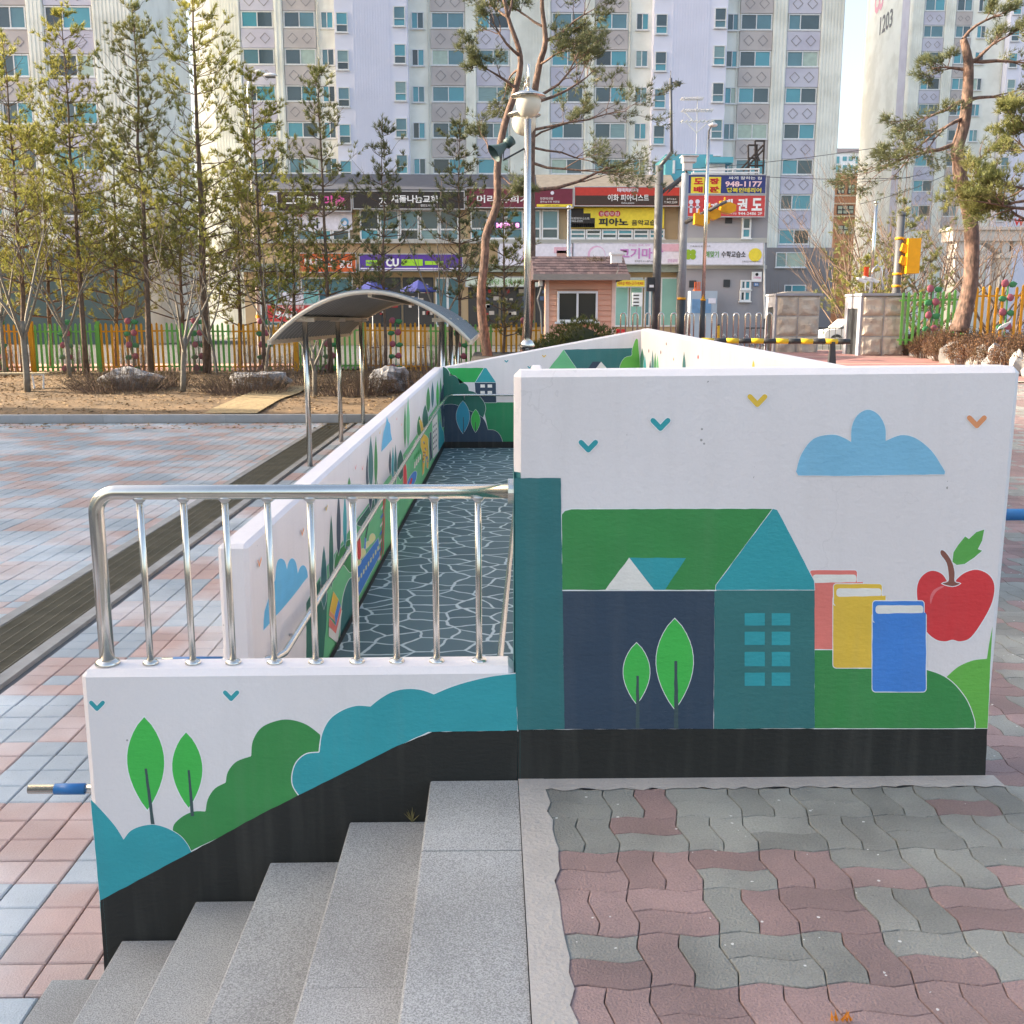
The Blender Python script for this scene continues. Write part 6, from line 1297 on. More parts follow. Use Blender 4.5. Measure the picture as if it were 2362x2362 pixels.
# ------------------------------------------------------------------ guard house and gate
YH = 28.6; zg = tz(0, YH); q = rect(1262, 640, 1415, 760, YH); gh = thing('guard_house', 'small peach clapboard guard house with dark shingle roof', 'hut', ((q[0] + q[1]) / 2, YH, zg))
M_clap = mat('clapboard', srgb(216, 164, 140), .7, .06, 2, rnd=.05); M_trim = mat('hut_trim', srgb(222, 196, 184), .7); ze = sy(1330, 642, YH).z
MB().box(q[0] + .03, q[1] - .03, YH + .03, YH + 2.2, zg - .05, ze).build('wall', M_clap, gh)
wq = rect(1285, 672, 1378, 742, YH); nb = 15; hb = (ze - zg) / nb
for k in range(nb):
    z0 = zg + k * hb; z1 = z0 + hb
    for (xa, xb) in (((q[0], wq[0]), (wq[1], q[1])) if z1 > wq[2] and z0 < wq[3] else ((q[0], q[1]),)):
        MB().hexa([(xa, YH - .03, z0), (xb, YH - .03, z0), (xb, YH + .03, z0), (xa, YH + .03, z0)], [(xa, YH - .002, z1 - .004), (xb, YH - .002, z1 - .004), (xb, YH + .03, z1 - .004), (xa, YH + .03, z1 - .004)]).build('board', M_clap, gh)
for X in (q[0], q[1]): MB().box(X - .05, X + .05, YH - .045, YH + .05, zg, ze).build('corner_trim', M_trim, gh)
window(gh, wq[0], wq[1], wq[2], wq[3], YH - .02, random.Random(5), .5, .055); 
for o in gh.children:
    if o.name.startswith('window'):
        for c in o.children: c.data = c.data.copy(); c.data.materials[0] = mat('hut_glass', srgb(52, 54, 54), .1, .1, 2, spec=.6)
rq = rect(1231, 592, 1452, 634, YH - .35); zrt = sy(1330, 592, YH + 1.1).z; zre = sy(1330, 634, YH - .35).z; M_shdark = [mat('shingle_%d' % k, c_, .85, .15, 4) for k, c_ in enumerate((srgb(84, 68, 72), srgb(70, 57, 62), srgb(94, 77, 80)))]
MB().prism([(rq[0], YH - .38, zre - .09), (rq[0], YH - .38, zre), (rq[0], YH + 1.1, zrt), (rq[0], YH + 2.6, zre), (rq[0], YH + 2.6, zre - .09)], (rq[1] - rq[0], 0, 0)).build('roof', M_shdark[1], gh)
rf = [o for o in gh.children if o.name.startswith('roof')][0]; rsx = random.Random(9)
for j in range(7):
    n_ = 16; t0, t1 = j / 7, (j + 1.12) / 7
    for k in range(n_):
        w_ = (rq[1] - rq[0]) / n_; xa = rq[0] + w_ * (k + (.5 if j % 2 else 0)); xb = min(xa + w_ * .97, rq[1])
        P = lambda x, t, dz: (x, YH - .38 + 1.48 * min(1, t), zre + (zrt - zre) * min(1, t) + dz)
        MB().hexa([P(xa, t0, .004), P(xb, t0, .004), P(xb, t1, .002), P(xa, t1, .002)], [P(xa, t0, .022), P(xb, t0, .022), P(xb, t1, .008), P(xa, t1, .008)]).build('shingle', rsx.choice(M_shdark), rf)
MB().box(rq[0] - .02, rq[1] + .02, YH - .44, YH - .385, zre - .14, zre + .02).build('gutter', mat('gutter_grey', srgb(150, 140, 132), .7), gh)
q2 = MB(); rr = random.Random(8)
for k in range(50): tuft(q2, Vector((sy(1380, 606, YH).x + rr.uniform(-.25, .25), YH + .35 + rr.uniform(-.08, .08), zre + .42 + rr.uniform(-.03, .06))), Vector((rr.uniform(-1, 1), rr.uniform(-1, 1), .3)), rr, 4, .12, .01, 1)
tag(q2.build('fallen_needles', M_dry, None, org=(sy(1380, 606, YH).x, YH + .35, zre + .4)), 'clump of dry pine needles lying on the guard house roof', 'litter')
cl = thing('flood_light', 'white boxy flood light fixed to the guard house roof corner', 'light', tuple(sy(1425, 605, YH - .3))); k = rect(1410, 588, 1434, 607, YH - .4); MB().box(k[0], k[1], YH - .5, YH - .2, k[2], k[3]).build('housing', M_wplastic, cl); MB().box(k[0] - .03, k[1] + .08, YH - .55, YH - .2, k[3], k[3] + .05).build('hood', M_wplastic, cl); MB().path([sy(1424, 607, YH - .4), sy(1427, 622, YH - .4), sy(1420, 636, YH - .4)], .012, 5).build('cable', M_grey, cl)
mbx = thing('meter_pipe', 'white meter box with bent conduit on the guard house side', 'meter', tuple(sy(1247, 650, YH))); k = rect(1243, 646, 1251, 660, YH - .1); MB().box(k[0], k[1], YH - .2, YH - .02, k[2], k[3]).build('box', M_wplastic, mbx); MB().path([sy(1250, 660, YH - .1), sy(1240, 690, YH - .1), sy(1248, 720, YH - .1), sy(1250, 770, YH - .1)], .03, 6).build('conduit', M_grey, mbx)
# gate pillars: rough stone blocks
M_stone = mat('split_stone', srgb(200, 188, 172), .9, .2, 3, bump=1.0, bscale=14, col2=srgb(150, 138, 126), c2amt=.6, c2scale=3, fine=.15, rnd=.08); M_slab = mat('smooth_slab', srgb(158, 160, 168), .8, .08, 3)
def gate_pillar(label, x0, x1, ytop, Y, depth, rows, zb, xs_side, recess=True):
    q = rect(x0, ytop, x1, ytop + 130, Y); zt = sy((x0 + x1) / 2, ytop + 6, Y).z; t = thing('gate_pillar', label, 'pillar', ((q[0] + q[1]) / 2, Y, zb), 'stone gate pillars')
    MB().box(q[0], q[1], Y + .04, Y + depth, zb, zt).build('core', M_slab, t); w_ = (q[1] - q[0]) / 2; h = (zt - zb) / rows; rr = random.Random(int(x0))
    for j in range(rows):
        for k in range(2):
            xa, xb, za_, zb2 = q[0] + w_ * k + .008, q[0] + w_ * (k + 1) - .008, zb + h * j + .008, zb + h * (j + 1) - .008; n_ = 9; m_ = MB()
            for b in range(n_ + 1):
                for a in range(n_ + 1):
                    u, v = a / n_, b / n_; ed = min(u, v, 1 - u, 1 - v); d = 0 if ed == 0 else .02 + .07 * min(1, ed * 6) * (.6 + 1.0 * mnoise.noise(Vector((u * 2.6 + k * 5 + x0, v * 2.6 + j * 7, 2)))); m_.v.append((xa + (xb - xa) * u, Y + .035 - d, za_ + (zb2 - za_) * v))
            for b in range(n_):
                for a in range(n_): i_ = b * (n_ + 1) + a; m_.f.append((i_, i_ + 1, i_ + n_ + 2, i_ + n_ + 1)); m_.m.append(0)
            m_.build('stone', M_stone, t)
    q2 = MB(); q2.box(q[0] - .06, q[1] + .06, Y - .05, Y + depth + .05, zt, zt + .07); q2.build('cap', M_slab, t)
    if recess:
        MB().box(q[0] - .012, q[0] - .002, Y + .25, Y + depth - .25, zb, zt - .35).build('recess', M_dark, t)
        fr = MB(); fr.box(q[0] - .05, q[0] - .001, Y + .02, Y + .25, zb, zt - .02); fr.box(q[0] - .05, q[0] - .001, Y + depth - .25, Y + depth, zb, zt - .02); fr.box(q[0] - .05, q[0] - .001, Y + .25, Y + depth - .25, zt - .35, zt - .02); fr.build('side_frame', M_slab, t)
    return t, q, zt
p1, q1, zt1 = gate_pillar('rough stone gate pillar at the accordion gate end with two lamps', 1791, 1890, 676, 32.4, 1.15, 3, .55, 1769); p2, q2_, zt2 = gate_pillar('rough stone gate pillar with three stone rows joined to the green fence', 1988, 2090, 676, 29.6, 1.36, 3, .64, 1955)
# arched top slab on the first pillar
MB().prism([(q1[0] + .1, 32.5, zt1 + .07), (q1[1] - .1, 32.5, zt1 + .07), ((q1[0] + q1[1]) / 2 + .25, 32.5, zt1 + .14), ((q1[0] + q1[1]) / 2 - .25, 32.5, zt1 + .14)], (0, .9, 0)).build('top_slab', M_stone, p1)
# accordion gate
YA = 31.2; zA = .64; ag = thing('accordion_gate', 'folding stainless steel gate with a row of rounded arches', 'gate', (sy(1620, 780, YA).x, YA, zA)); xs_l = [1437, 1465, 1494, 1524, 1553, 1585, 1594, 1620, 1647, 1671, 1697, 1724, 1749, 1773]
zt_ = sy(1600, 722, YA).z; prev = None
for i, x_ in enumerate(xs_l):
    X = sy(x_, 740, YA).x; w_ = .075; P = [(X - w_ * .3, YA - .18, zA + .05), (X - w_ * .3, YA - .18, zt_ - .12)]
    for k in range(1, 8): a = math.pi * k / 8; P.append((X, YA - .18 * math.cos(a) * 1.0, zt_ - .12 + .12 * math.sin(a)))
    P += [(X + w_ * .3, YA + .18, zt_ - .12), (X + w_ * .3, YA + .18, zA + .05)]
    P = [(X - w_, YA - .05, zA + .05), (X - w_, YA - .05, zt_ - .09)] + [(X - w_ * math.cos(math.pi * k / 6), YA - .05, zt_ - .09 + .09 * math.sin(math.pi * k / 6)) for k in range(1, 6)] + [(X + w_, YA - .05, zt_ - .09), (X + w_, YA - .05, zA + .05)]
    MB().path(P, .022, 8).build('arch', M_steel, ag, smooth=True)
    if prev is not None:
        MB().path([(prev, YA, zA + .15), (X, YA, zA + .62)], .012, 4).build('lattice_bar', M_steel2, ag); MB().path([(prev, YA + .03, zA + .62), (X, YA + .03, zA + .15)], .012, 4).build('lattice_bar', M_steel2, ag)
    prev = X
# barrier arm
YBr = 24.2; ba = thing('barrier_arm', 'black and yellow striped barrier arm beside the end of the ramp wall', 'barrier', (sy(1925, 810, YBr).x, YBr, tz(0, YBr))); zc = sy(1850, 788, YBr).z; xa, xb = sy(1560, 785, YBr).x, sy(1960, 789, YBr).x; n_ = 14
for k in range(n_): x0_, x1_ = xa + (xb - xa) * k / n_, xa + (xb - xa) * (k + 1) / n_; MB().path([(x0_, YBr, zc + .01 * (n_ - k) * .2), (x1_, YBr, zc + .01 * (n_ - k - 1) * .2)], .062, 12).build('stripe', mat('barrier_black', (.03, .03, .03), .4) if k % 2 else mat('barrier_yellow', srgb(220, 180, 40), .4), ba, smooth=True)
MB().hexa([(xb - .5, YBr - .06, tz(0, YBr)), (xb - .3, YBr - .06, tz(0, YBr)), (xb - .3, YBr + .06, tz(0, YBr)), (xb - .5, YBr + .06, tz(0, YBr))], [(xb - .44, YBr - .06, zc), (xb - .36, YBr - .06, zc), (xb - .36, YBr + .06, zc), (xb - .44, YBr + .06, zc)]).build('post', M_dark, ba)
p = sy(1490, 770, 29); bl = thing('bollard', 'yellow bollard behind the folding steel gate', 'bollard', (sy(1656, 760, 33).x, 33, .6)); MB().path([(bl.location.x, 33, .6), (bl.location.x, 33, 1.5)], .07, 10).build('post', mat('bollard_yellow', srgb(224, 170, 40), .5), bl, smooth=True); MB().path([(bl.location.x, 33, 1.5), (bl.location.x, 33, 1.54)], .05, 10).build('cap', M_dark, bl)

# ------------------------------------------------------------------ poles, lamps, signals
def pole(t, P, r, m_, name='pole', n=12): return MB().path([Vector(p) for p in P], r, n).build(name, m_, t, smooth=True)
YLp = 21.5; bX = sy(1216, 790, YLp).x
gl = thing('globe_lamp_post', 'tall polished steel lamp post carrying two opal globe lamps', 'lamp post', (bX, YLp, tz(0, YLp)))
tX = bX; ztp = sy(1209, 168, YLp).z
pole(gl, [(bX, YLp, tz(0, YLp) - .05), (bX, YLp, sy(1209, 275, YLp).z)], .073, M_steel); zc_ = sy(1216, 790, YLp).z
MB().lathe((bX, YLp, zc_ - .14), [(.13, 0), (.17, .08), (.12, .16), (.08, .2)], 16).build('collar', M_steel, gl, smooth=True); MB().lathe((bX, YLp, tz(0, YLp)), [(.2, 0), (.2, .05), (.1, .1)], 16).build('base_plate', M_steel2, gl)
M_opal = mat('opal_glass', srgb(228, 220, 204), .25, .04, 2, trans=.2)
for (dy, xs_, ys_) in ((-.42, 1212, 240), (.45, 1199, 282)):
    Yg = YLp + dy; c = sy(xs_, ys_, Yg); c.x = bX + (.0 if dy < 0 else -.06); o = gl
    q = MB(); q.lathe((c.x, c.y, c.z), [(.06, -.255), (.15, -.215), (.225, -.12), (.25, 0), (.24, .08), (.2, .15)], 20); lampo = q.build('globe', M_opal, gl, smooth=True)
    q = MB(); q.lathe((c.x, c.y, c.z + .13), [(.34, 0), (.345, .02), (.25, .07), (.12, .11), (.05, .16), (.02, .2)], 22); q.build('shade', M_steel, lampo, smooth=True)
    ztop = c.z + .75
    P = [(c.x, Yg, c.z + .3), (c.x, Yg, ztop - .12)] + [(bX + (c.x - bX) * (1 - k / 6), Yg + (YLp - Yg) * k / 6, ztop - .12 + .14 * math.sin(math.pi * k / 6)) for k in range(1, 6)] + [(bX, YLp, ztop - .15), (bX, YLp, sy(1209, 280, YLp).z)]
    pole(gl, P, .022, M_steel, 'arm', 8)
# horn loudspeaker on the same height of pole
hsp = thing('horn_loudspeaker', 'dark green horn loudspeaker mounted high on the lamp post', 'loudspeaker', tuple(sy(1160, 340, YLp)))
a, b = sy(1180, 324, YLp), sy(1136, 356, YLp - .15); M_horn = mat('horn_green', srgb(62, 84, 84), .5); d = (b - a).normalized()
MB().path([a - d * .02, a + d * .14], .10, 14).build('driver', M_horn, hsp, smooth=True); 
pts_ = [a + d * s_ for s_ in (.13, .18, .30, .42, .47)]; MB().path(pts_, [.06, .065, .10, .16, .185], 14, caps=False).build('horn', M_horn, hsp, smooth=True); MB().path([a + d * .2, a + d * .3 + Vector((.06, 0, -.22)), Vector((bX, YLp, a.z - .12))], .02, 6).build('bracket', M_dark, hsp)
# left street lamp
YSl = 38.5; s0, s1 = sy(597, 740, YSl), sy(556, 170, YSl); X0 = s0.x; zt_l = sy(556, 165, YSl).z
sl1 = thing('street_lamp', 'tall pale street lamp with curved arm rising among the golden pines', 'street lamp', (X0, YSl, .05)); P = [(X0, YSl, .02), (X0, YSl, zt_l - .6)] + [(X0 + .38 * (1 - math.cos(a_)), YSl, zt_l - .6 + .62 * math.sin(a_)) for a_ in (.35, .75, 1.15, 1.57)] + [(X0 + .62, YSl, zt_l - .05)]
pole(sl1, P, [.085, .07, .055, .055, .055, .055, .05], M_wplastic); q = MB(); q.rock((X0 + .78, YSl, zt_l - .12), (.26, .12, .075), 2, 12, 8, rough=.05); q.build('lamp_head', M_wplastic, sl1, smooth=True); MB().path([(X0, YSl, sy(597, 730, YSl).z - .06), (X0, YSl, sy(597, 730, YSl).z + .05)], .11, 10).build('band', FYe, sl1)
MB().box(X0 + .62, X0 + .95, YSl - .09, YSl + .09, zt_l - .2, zt_l - .17).build('lens', M_grey, sl1)
# dark utility pole with camera mast
YU = 33.5; u = lambda x, y, dy=0: sy(x, y, YU + dy); X0 = u(1517, 560).x
up = thing('utility_pole', 'thick dark grey utility pole with slanted arm and camera mast', 'pole', (X0, YU, .6)); pole(up, [(X0, YU, .6), (X0, YU, u(1515, 382).z)], [.135, .13], M_grey); pole(up, [(X0, YU, u(1515, 385).z), u(1549, 352)], .06, M_grey, 'arm'); pole(up, [u(1549, 352), u(1547, 180), ], .045, M_grey, 'mast'); pole(up, [u(1547, 180), u(1547, 163)], .012, M_grey, 'lightning_rod', 6)
cm_ = MB(); a, b = u(1556, 190), u(1570, 195); cm_.path([a, b], .075, 8); cm_.build('camera', M_dark, up, smooth=True); pole(up, [u(1547, 190), u(1558, 191)], .025, M_grey, 'bracket', 6); pole(up, [u(1520, 450), u(1586, 398)], .05, M_grey, 'arm')
for k in range(7): p = u(1548 + 5 * k, 432 - 4.5 * k); pole(up, [p, p + Vector((-.12, 0, -.2))], .015, M_grey, 'spike', 4)
MB().box(X0 - .32, X0 - .1, YU - .12, YU + .1, u(1500, 672).z, u(1500, 640).z).build('control_box', M_dark, up); k = rect(1498, 657, 1508, 663, YU - .13); MB().box(k[0], k[1], YU - .135, YU - .121, k[2], k[3]).build('notice', T_w, up)
# grey signal pole
X0 = u(1576, 560, -.5).x; Yt = YU - .5; tp_ = thing('signal_pole', 'blue-grey traffic signal pole with black base and long mast arm', 'pole', (X0, Yt, .6)); zb0 = sy(1576, 690, Yt).z
pole(tp_, [(X0, Yt, zb0), (X0, Yt, sy(1575, 400, Yt).z)], [.125, .11], mat('signal_grey', srgb(150, 158, 168), .5)); pole(tp_, [(X0, Yt, .58), (X0, Yt, zb0)], .135, M_dark, 'base'); pole(tp_, [(X0, Yt, zb0 - .02), (X0, Yt, zb0 + .05)], .14, FYe, 'band')
arm = [Vector((X0, Yt, sy(1576, 515, Yt).z)), sy(1675, 465, Yt - 1.5)]; pole(tp_, arm, [.07, .045], M_grey, 'arm')
M_sig = mat('signal_yellow', srgb(232, 164, 30), .45)
for (xs_, ys_) in ((1615, 508), (1640, 494), (1675, 480)):
    c = sy(xs_, ys_, Yt - .75); sg = thing('traffic_signal', 'yellow traffic signal head hanging from the grey mast arm', 'traffic light', tuple(c), 'signal heads on the mast arm')
    q = MB(); q.prism([(c.x - .1, c.y - .16, c.z - .14), (c.x + .1, c.y - .16, c.z - .18), (c.x + .27, c.y - .16, c.z - .1), (c.x + .27, c.y - .16, c.z + .08), (c.x + .08, c.y - .16, c.z + .17), (c.x - .12, c.y - .16, c.z + .13)], (0, .35, 0)); q.build('housing', M_sig, sg)
    MB().box(c.x - .2, c.x - .08, c.y - .2, c.y + .1, c.z - .13, c.z + .2).build('backplate', M_sig, sg); MB().path([c + Vector((-.05, 0, .1)), c + Vector((-.05, 0, .32))], .03, 6).build('hanger', M_sig, sg)
cw = sy(1584, 372, Yt); cc = thing('security_camera', 'white traffic camera housing at the top of the grey signal pole', 'camera', tuple(cw)); MB().box(cw.x - .16, cw.x + .26, Yt - .25, Yt + .1, cw.z - .05, cw.z + .1).build('housing', M_wplastic, cc); MB().box(cw.x - .2, cw.x + .32, Yt - .3, Yt + .14, cw.z + .11, cw.z + .14).build('hood', M_wplastic, cc); MB().box(cw.x - .12, cw.x + .15, Yt - .2, Yt + .05, cw.z - .28, cw.z - .06).build('mount', M_wplastic, cc); pole(cc, [(cw.x, Yt, cw.z - .28), (X0, Yt, sy(1575, 405, Yt).z)], .04, M_grey, 'stem', 6)
# slim steel lamp pole in front
YV = 29.8; v_ = lambda x, y: sy(x, y, YV); X0 = v_(1625, 600).x; sp_ = thing('street_lamp', 'slim steel street lamp with cobra head in front of the grey corner house', 'street lamp', (X0, YV, .66)); zb0 = v_(1625, 692).z
pole(sp_, [(X0, YV, zb0), (X0, YV, v_(1629, 322).z)], [.055, .045], M_steel); pole(sp_, [(X0, YV, .64), (X0, YV, zb0)], .075, M_dark, 'base'); pole(sp_, [(X0, YV, zb0 - .02), (X0, YV, zb0 + .03)], .08, FYe, 'band'); pole(sp_, [(X0, YV, v_(1629, 325).z), v_(1635, 303), v_(1641, 290)], .025, M_grey, 'arm', 8); q = MB(); q.rock(v_(1645, 288), (.13, .1, .06), 3, 12, 8, rough=.05); q.build('lamp_head', M_wplastic, sp_, smooth=True)
# plain steel post left of the banner
X0 = v_(1312, 560).x; so_ = thing('steel_post', 'plain polished steel post with ball top behind the guard house', 'post', (X0, 32, .5)); X0 = sy(1312, 560, 32).x; so_.location.x = X0; pole(so_, [(X0, 32, .5), (X0, 32, sy(1312, 484, 32).z)], .06, M_steel); q = MB(); q.rock((X0, 32, sy(1312, 479, 32).z), (.075, .075, .075), 1, 12, 8, rough=0); q.build('ball_top', M_steel, so_, smooth=True)
# right side: pillar-top fixtures, poles, pedestrian signal
YT = 30.2; t_ = lambda x, y: sy(x, y, YT); X0 = t_(2030, 560).x; fp = thing('steel_post', 'tall golden steel flag post with ball top standing behind the fence pillar', 'post', (X0, YT + .8, zt2)); zb0 = zt2 + .07
pole(fp, [(X0, YT + .5, zb0), (X0, YT + .5, t_(2031, 468).z)], .05, M_steel); q = MB(); q.rock((X0, YT + .5, t_(2031, 463).z), (.062, .062, .062), 1, 12, 8, rough=0); q.build('ball_top', M_steel2, fp, smooth=True)
fl_ = thing('flood_light', 'cluster of silver flood lights on a bent pipe on the fence pillar', 'light', tuple(t_(2012, 668))); pole(fl_, [t_(2037, 668), t_(2032, 618), t_(2024, 612), t_(2014, 622), t_(2010, 640)], .035, M_steel, 'pipe', 8)
for (xs_, ys_) in ((1988, 645), (2002, 642), (2016, 645)): c = t_(xs_, ys_); q = MB(); q.hexa([(c.x - .14, c.y - .1, c.z), (c.x + .1, c.y - .1, c.z - .1), (c.x + .1, c.y + .1, c.z - .1), (c.x - .14, c.y + .1, c.z)], [(c.x - .14, c.y - .1, c.z + .07), (c.x + .14, c.y - .1, c.z - .03), (c.x + .14, c.y + .1, c.z - .03), (c.x - .14, c.y + .1, c.z + .07)]); q.build('lamp', M_wplastic, fl_)
pole(fl_, [t_(1996, 670), t_(1996, 648)], .02, M_wplastic, 'stem', 6); c = t_(2003, 625); MB().box(c.x - .06, c.x + .05, c.y + .1, c.y + .2, c.z - .2, c.z + .12).build('red_signal', mat('red_signal', srgb(230, 80, 40), .4), fl_)
YX = 36.0; x_f = lambda x, y: sy(x, y, YX); X0 = x_f(2072, 600).x; pp = thing('signal_pole', 'slate grey pedestrian signal pole with yellow bands behind the fence', 'pole', (X0, YX, .5)); pole(pp, [(X0, YX, .45), (X0, YX, x_f(2075, 497).z)], [.15, .13], M_grey); q = MB(); q.lathe((X0, YX, x_f(2075, 497).z), [(.15, 0), (.15, .05), (.02, .15)], 12); q.build('cap', M_grey, pp)
for y_ in (550, 632, 660): z = x_f(2070, y_).z; pole(pp, [(X0, YX, z - .04), (X0, YX, z + .04)], .158, FYe, 'band')
c = x_f(2101, 590); psg = thing('traffic_signal', 'tall yellow pedestrian signal box on the slate grey pole', 'traffic light', tuple(c)); k = rect(2087, 550, 2119, 631, YX - .2); MB().hexa([(k[0] + .05, YX - .3, k[2]), (k[1], YX - .35, k[2]), (k[1], YX + .1, k[2]), (k[0] + .05, YX + .1, k[2])], [(k[0] + .05, YX - .3, k[3]), (k[1], YX - .35, k[3]), (k[1], YX + .1, k[3]), (k[0] + .05, YX + .1, k[3])]).build('housing', M_sig, psg)
for z in (k[2] + .25, k[3] - .5): MB().prism([(k[0] + .05, YX - .25, z), (k[0] - .16, YX - .25, z + .1), (k[0] - .1, YX - .25, z + .34), (k[0] + .05, YX - .25, z + .3)], (0, .3, 0)).build('visor', M_sig, psg)
MB().box(X0, k[0] + .06, YX - .1, YX, c.z - .22, c.z + .05).build('bracket', M_grey, psg)
# overhead wires
wr = thing('overhead_wires', 'thin black wires strung across the gap to the numbered block', 'wire', tuple(sy(1700, 398, 45)))
for (xa, ya, xb, yb) in ((1560, 392, 2060, 335), (1700, 404, 2100, 410), (1980, 420, 2170, 392), (1985, 470, 2180, 405)):
    P = [sy(xa + (xb - xa) * k / 8, ya + (yb - ya) * k / 8 + 6 * math.sin(math.pi * k / 8), 45) for k in range(9)]; MB().path(P, .012, 4).build('wire', M_dark, wr)
# car, far rail, stairs in the gap between pillars
YC = 47; car = thing('parked_car', 'white parked car half hidden between the stone gate pillars', 'car', (sy(1945, 715, YC).x, YC, .35)); cx = sy(1950, 715, YC).x; zc0 = .45
body = [(-1.15, .3), (-1.15, .62), (-1.05, .78), (-.55, .84), (-.05, 1.28), (1.4, 1.32), (1.9, .95), (2.3, .9), (2.35, .35)]
MB().prism([(cx + a, YC - .8, zc0 + b) for a, b in body], (0, 1.65, 0)).build('body', mat('car_white', (.75, .76, .78), .25, 0, spec=.6), car); MB().prism([(cx + a, YC - .82, zc0 + b) for a, b in ((-.4, .88), (-.02, 1.22), (.6, 1.25), (.6, .88))], (0, .01, 0)).build('window', M_gl[1], car); MB().prism([(cx + a, YC - .82, zc0 + b) for a, b in ((.68, .88), (.68, 1.25), (1.35, 1.26), (1.7, .92))], (0, .01, 0)).build('window', M_gl[1], car)
for a in (-.6, 1.6): w_ = MB().path([(cx + a, YC - .83, zc0 + .3), (cx + a, YC - .62, zc0 + .3)], .31, 16).build('wheel', M_dark, car); MB().path([(cx + a, YC - .845, zc0 + .3), (cx + a, YC - .832, zc0 + .3)], .19, 12).build('rim', M_steel2, w_)
MB().box(cx - 1.17, cx - 1.14, YC - .75, YC - .4, zc0 + .6, zc0 + .74).build('headlight', M_gl[3], car)
stp = thing('entrance_steps', 'grey entrance steps with pale treads between the stone gate pillars', 'steps', (sy(1920, 745, 46).x, 45, .35))
for k in range(4): a, b = sy(1888, 750, 45 + .35 * k).x, sy(1960, 750, 45 + .35 * k).x; MB().box(a - 2, b + 1, 45 + .35 * k, 45.4 + .35 * k, .2, .42 + .16 * k).build('step', M_sill, stp)
rl = thing('street_railing', 'dark street railing behind the stone gate pillars', 'railing', (sy(1900, 720, 44).x, 44, .4)); a, b = sy(1885, 700, 44).x, sy(1960, 700, 44).x
for z in (.75, 1.35): MB().path([(a - 3, 44, z), (b + 1, 44, z)], .03, 5).build('rail', M_dark, rl)
for k in range(22): x = a - 3 + (b - a + 4) * k / 21; MB().path([(x, 44, .4), (x, 44, 1.35)], .015, 4).build('bar', M_dark, rl)
# apartment entrance arch far right
YE = 58.0; e_ = lambda x, y: sy(x, y, YE); ea = thing('entrance_arch', 'pale stone entrance arch with red letter behind the fence', 'arch', (e_(2230, 720).x, YE, .3)); M_archs = mat('arch_stone', srgb(196, 192, 188), .8, .08, 1)
for (xa, xb) in ((2200, 2230), (2305, 2330), (2395, 2425)): k = rect(xa, 555, xb, 740, YE); MB().box(k[0], k[1], YE, YE + 1.2, .25, k[3]).build('column', M_archs, ea); MB().box(k[0] - .15, k[1] + .15, YE - .12, YE + 1.3, e_(2300, 595).z, e_(2300, 588).z).build('capital', M_archs, ea)
k = rect(2195, 530, 2440, 556, YE); MB().box(k[0], k[1], YE - .15, YE + 1.3, k[2], k[3]).build('lintel', M_archs, ea); k = rect(2190, 524, 2445, 531, YE); MB().box(k[0], k[1], YE - .3, YE + 1.4, k[2], k[3]).build('cornice', M_archs, ea)
for (xa, xb) in ((2228, 2307), (2328, 2397)):
    X0, X1 = e_(xa, 580).x, e_(xb, 580).x; z0, z1 = e_(2260, 582).z, e_(2260, 556).z; n_ = 12
    P = [(X0, YE, z1), (X1, YE, z1)] + [(X1 + (X0 - X1) * j / n_, YE, z0 + (z1 - z0) * .85 * math.sin(math.pi * j / n_)) for j in range(n_ + 1)]; MB().prism(P, (0, .9, 0)).build('arch_panel', M_archs, ea)
k = rect(2332, 505, 2356, 522, YE); text_mesh('W', k[0], k[1], k[2], k[3], YE - .32, T_r, ea, bold=.05)
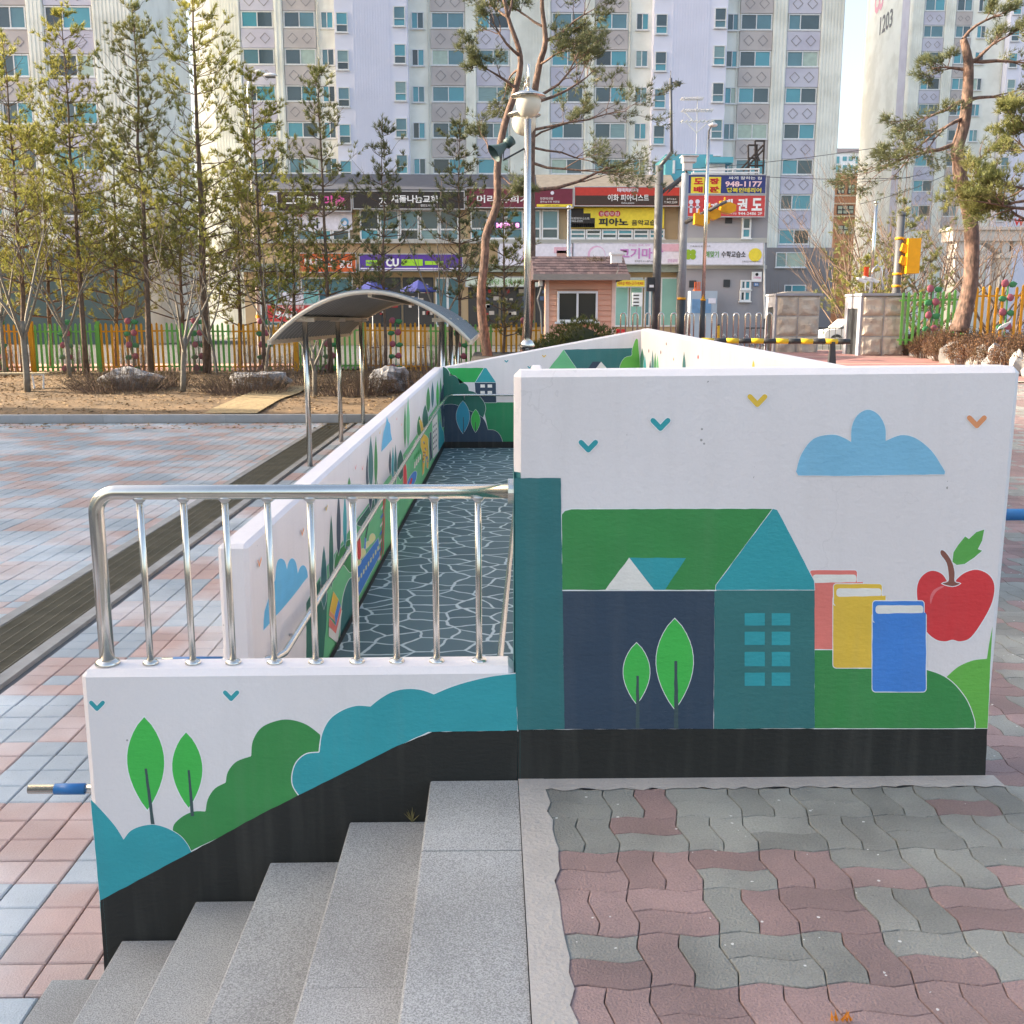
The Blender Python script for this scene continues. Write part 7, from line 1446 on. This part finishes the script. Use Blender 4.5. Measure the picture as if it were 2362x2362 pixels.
# shrubs and pines beyond the gate
for i, (xs_, ys_, Y, h) in enumerate(((1995, 700, 44, 6.0), (2055, 705, 46, 7.0), (2110, 700, 45, 7.2), (2165, 700, 47, 7.5), (1955, 700, 50, 5.0), (2290, 700, 46, 6.5), (2350, 700, 45, 6.0))):
    X = sy(xs_, ys_, Y).x; bare_tree(['bare twiggy tree just behind the pillar with flood lights', 'bare twiggy tree beside the slate grey signal pole', 'bare twiggy tree behind the tall yellow signal box', 'bare twiggy tree in front of the pale entrance arch column', 'bare twiggy tree at the foot of the brown brick building', 'bare twiggy tree behind the yellow fence panel on the bank', 'bare twiggy tree standing before the red letter of the arch'][i], (X, Y, .3), h, .10, 200 + i, .9, M_twig, .16, 7, 'twiggy trees beyond the gate')
for i, (xs_, ys_, Y, yt, L_) in enumerate(((1960, 730, 48, 500, 2.0), (2085, 730, 43, 470, 2.4), (2150, 730, 42, 600, 1.9), (2010, 730, 42, 600, 1.8))):
    b = sy(xs_, ys_, Y); conifer(['dark spreading pine at the foot of the brick building', 'spreading pine behind the slate grey signal pole', 'low spreading pine right behind the yellow signal box', 'low yellow-green pine behind the pillar with flood lights'][i], (b.x, Y, .3), sy(xs_, yt, Y), 0, .25, L_, 300 + i, M_ndl if i == 3 else M_ndl2, .09, 1.3, 'pines beyond the gate', .55)
twig_shrub('bare grey shrub against the base of the wide apartment block', (sy(1800, 690, 70).x, 70, .22), 2.2, 1.0, 4.2, 260, 91, leafy=0.3, group='bare shrubs beyond the gate')
# ------------------------------------------------------------------ unseen building added beside the plaza to cast it into shade
sc = thing('shade_building', 'long cream building added out of view to shade the tiled plaza', 'building', (-34, 5, PZ)); M_shade_bldg = mat('shade_building_wall', srgb(226, 216, 200), .85, .05, .5)
MB().box(-48, -31, -30, 28.6, PZ - .1, 15.2).build('wall', M_shade_bldg, sc); MB().box(-48.3, -30.7, -30.3, 28.9, 15.2, 15.7).build('parapet', M_sill, sc)
for fl__ in range(4):
    for k in range(12):
        y0 = -28 + k * 4.6; MB().box(-31.0, -30.93, y0, y0 + 3.2, .6 + fl__ * 3.7, 2.6 + fl__ * 3.7).build('window', M_gl[2], sc)
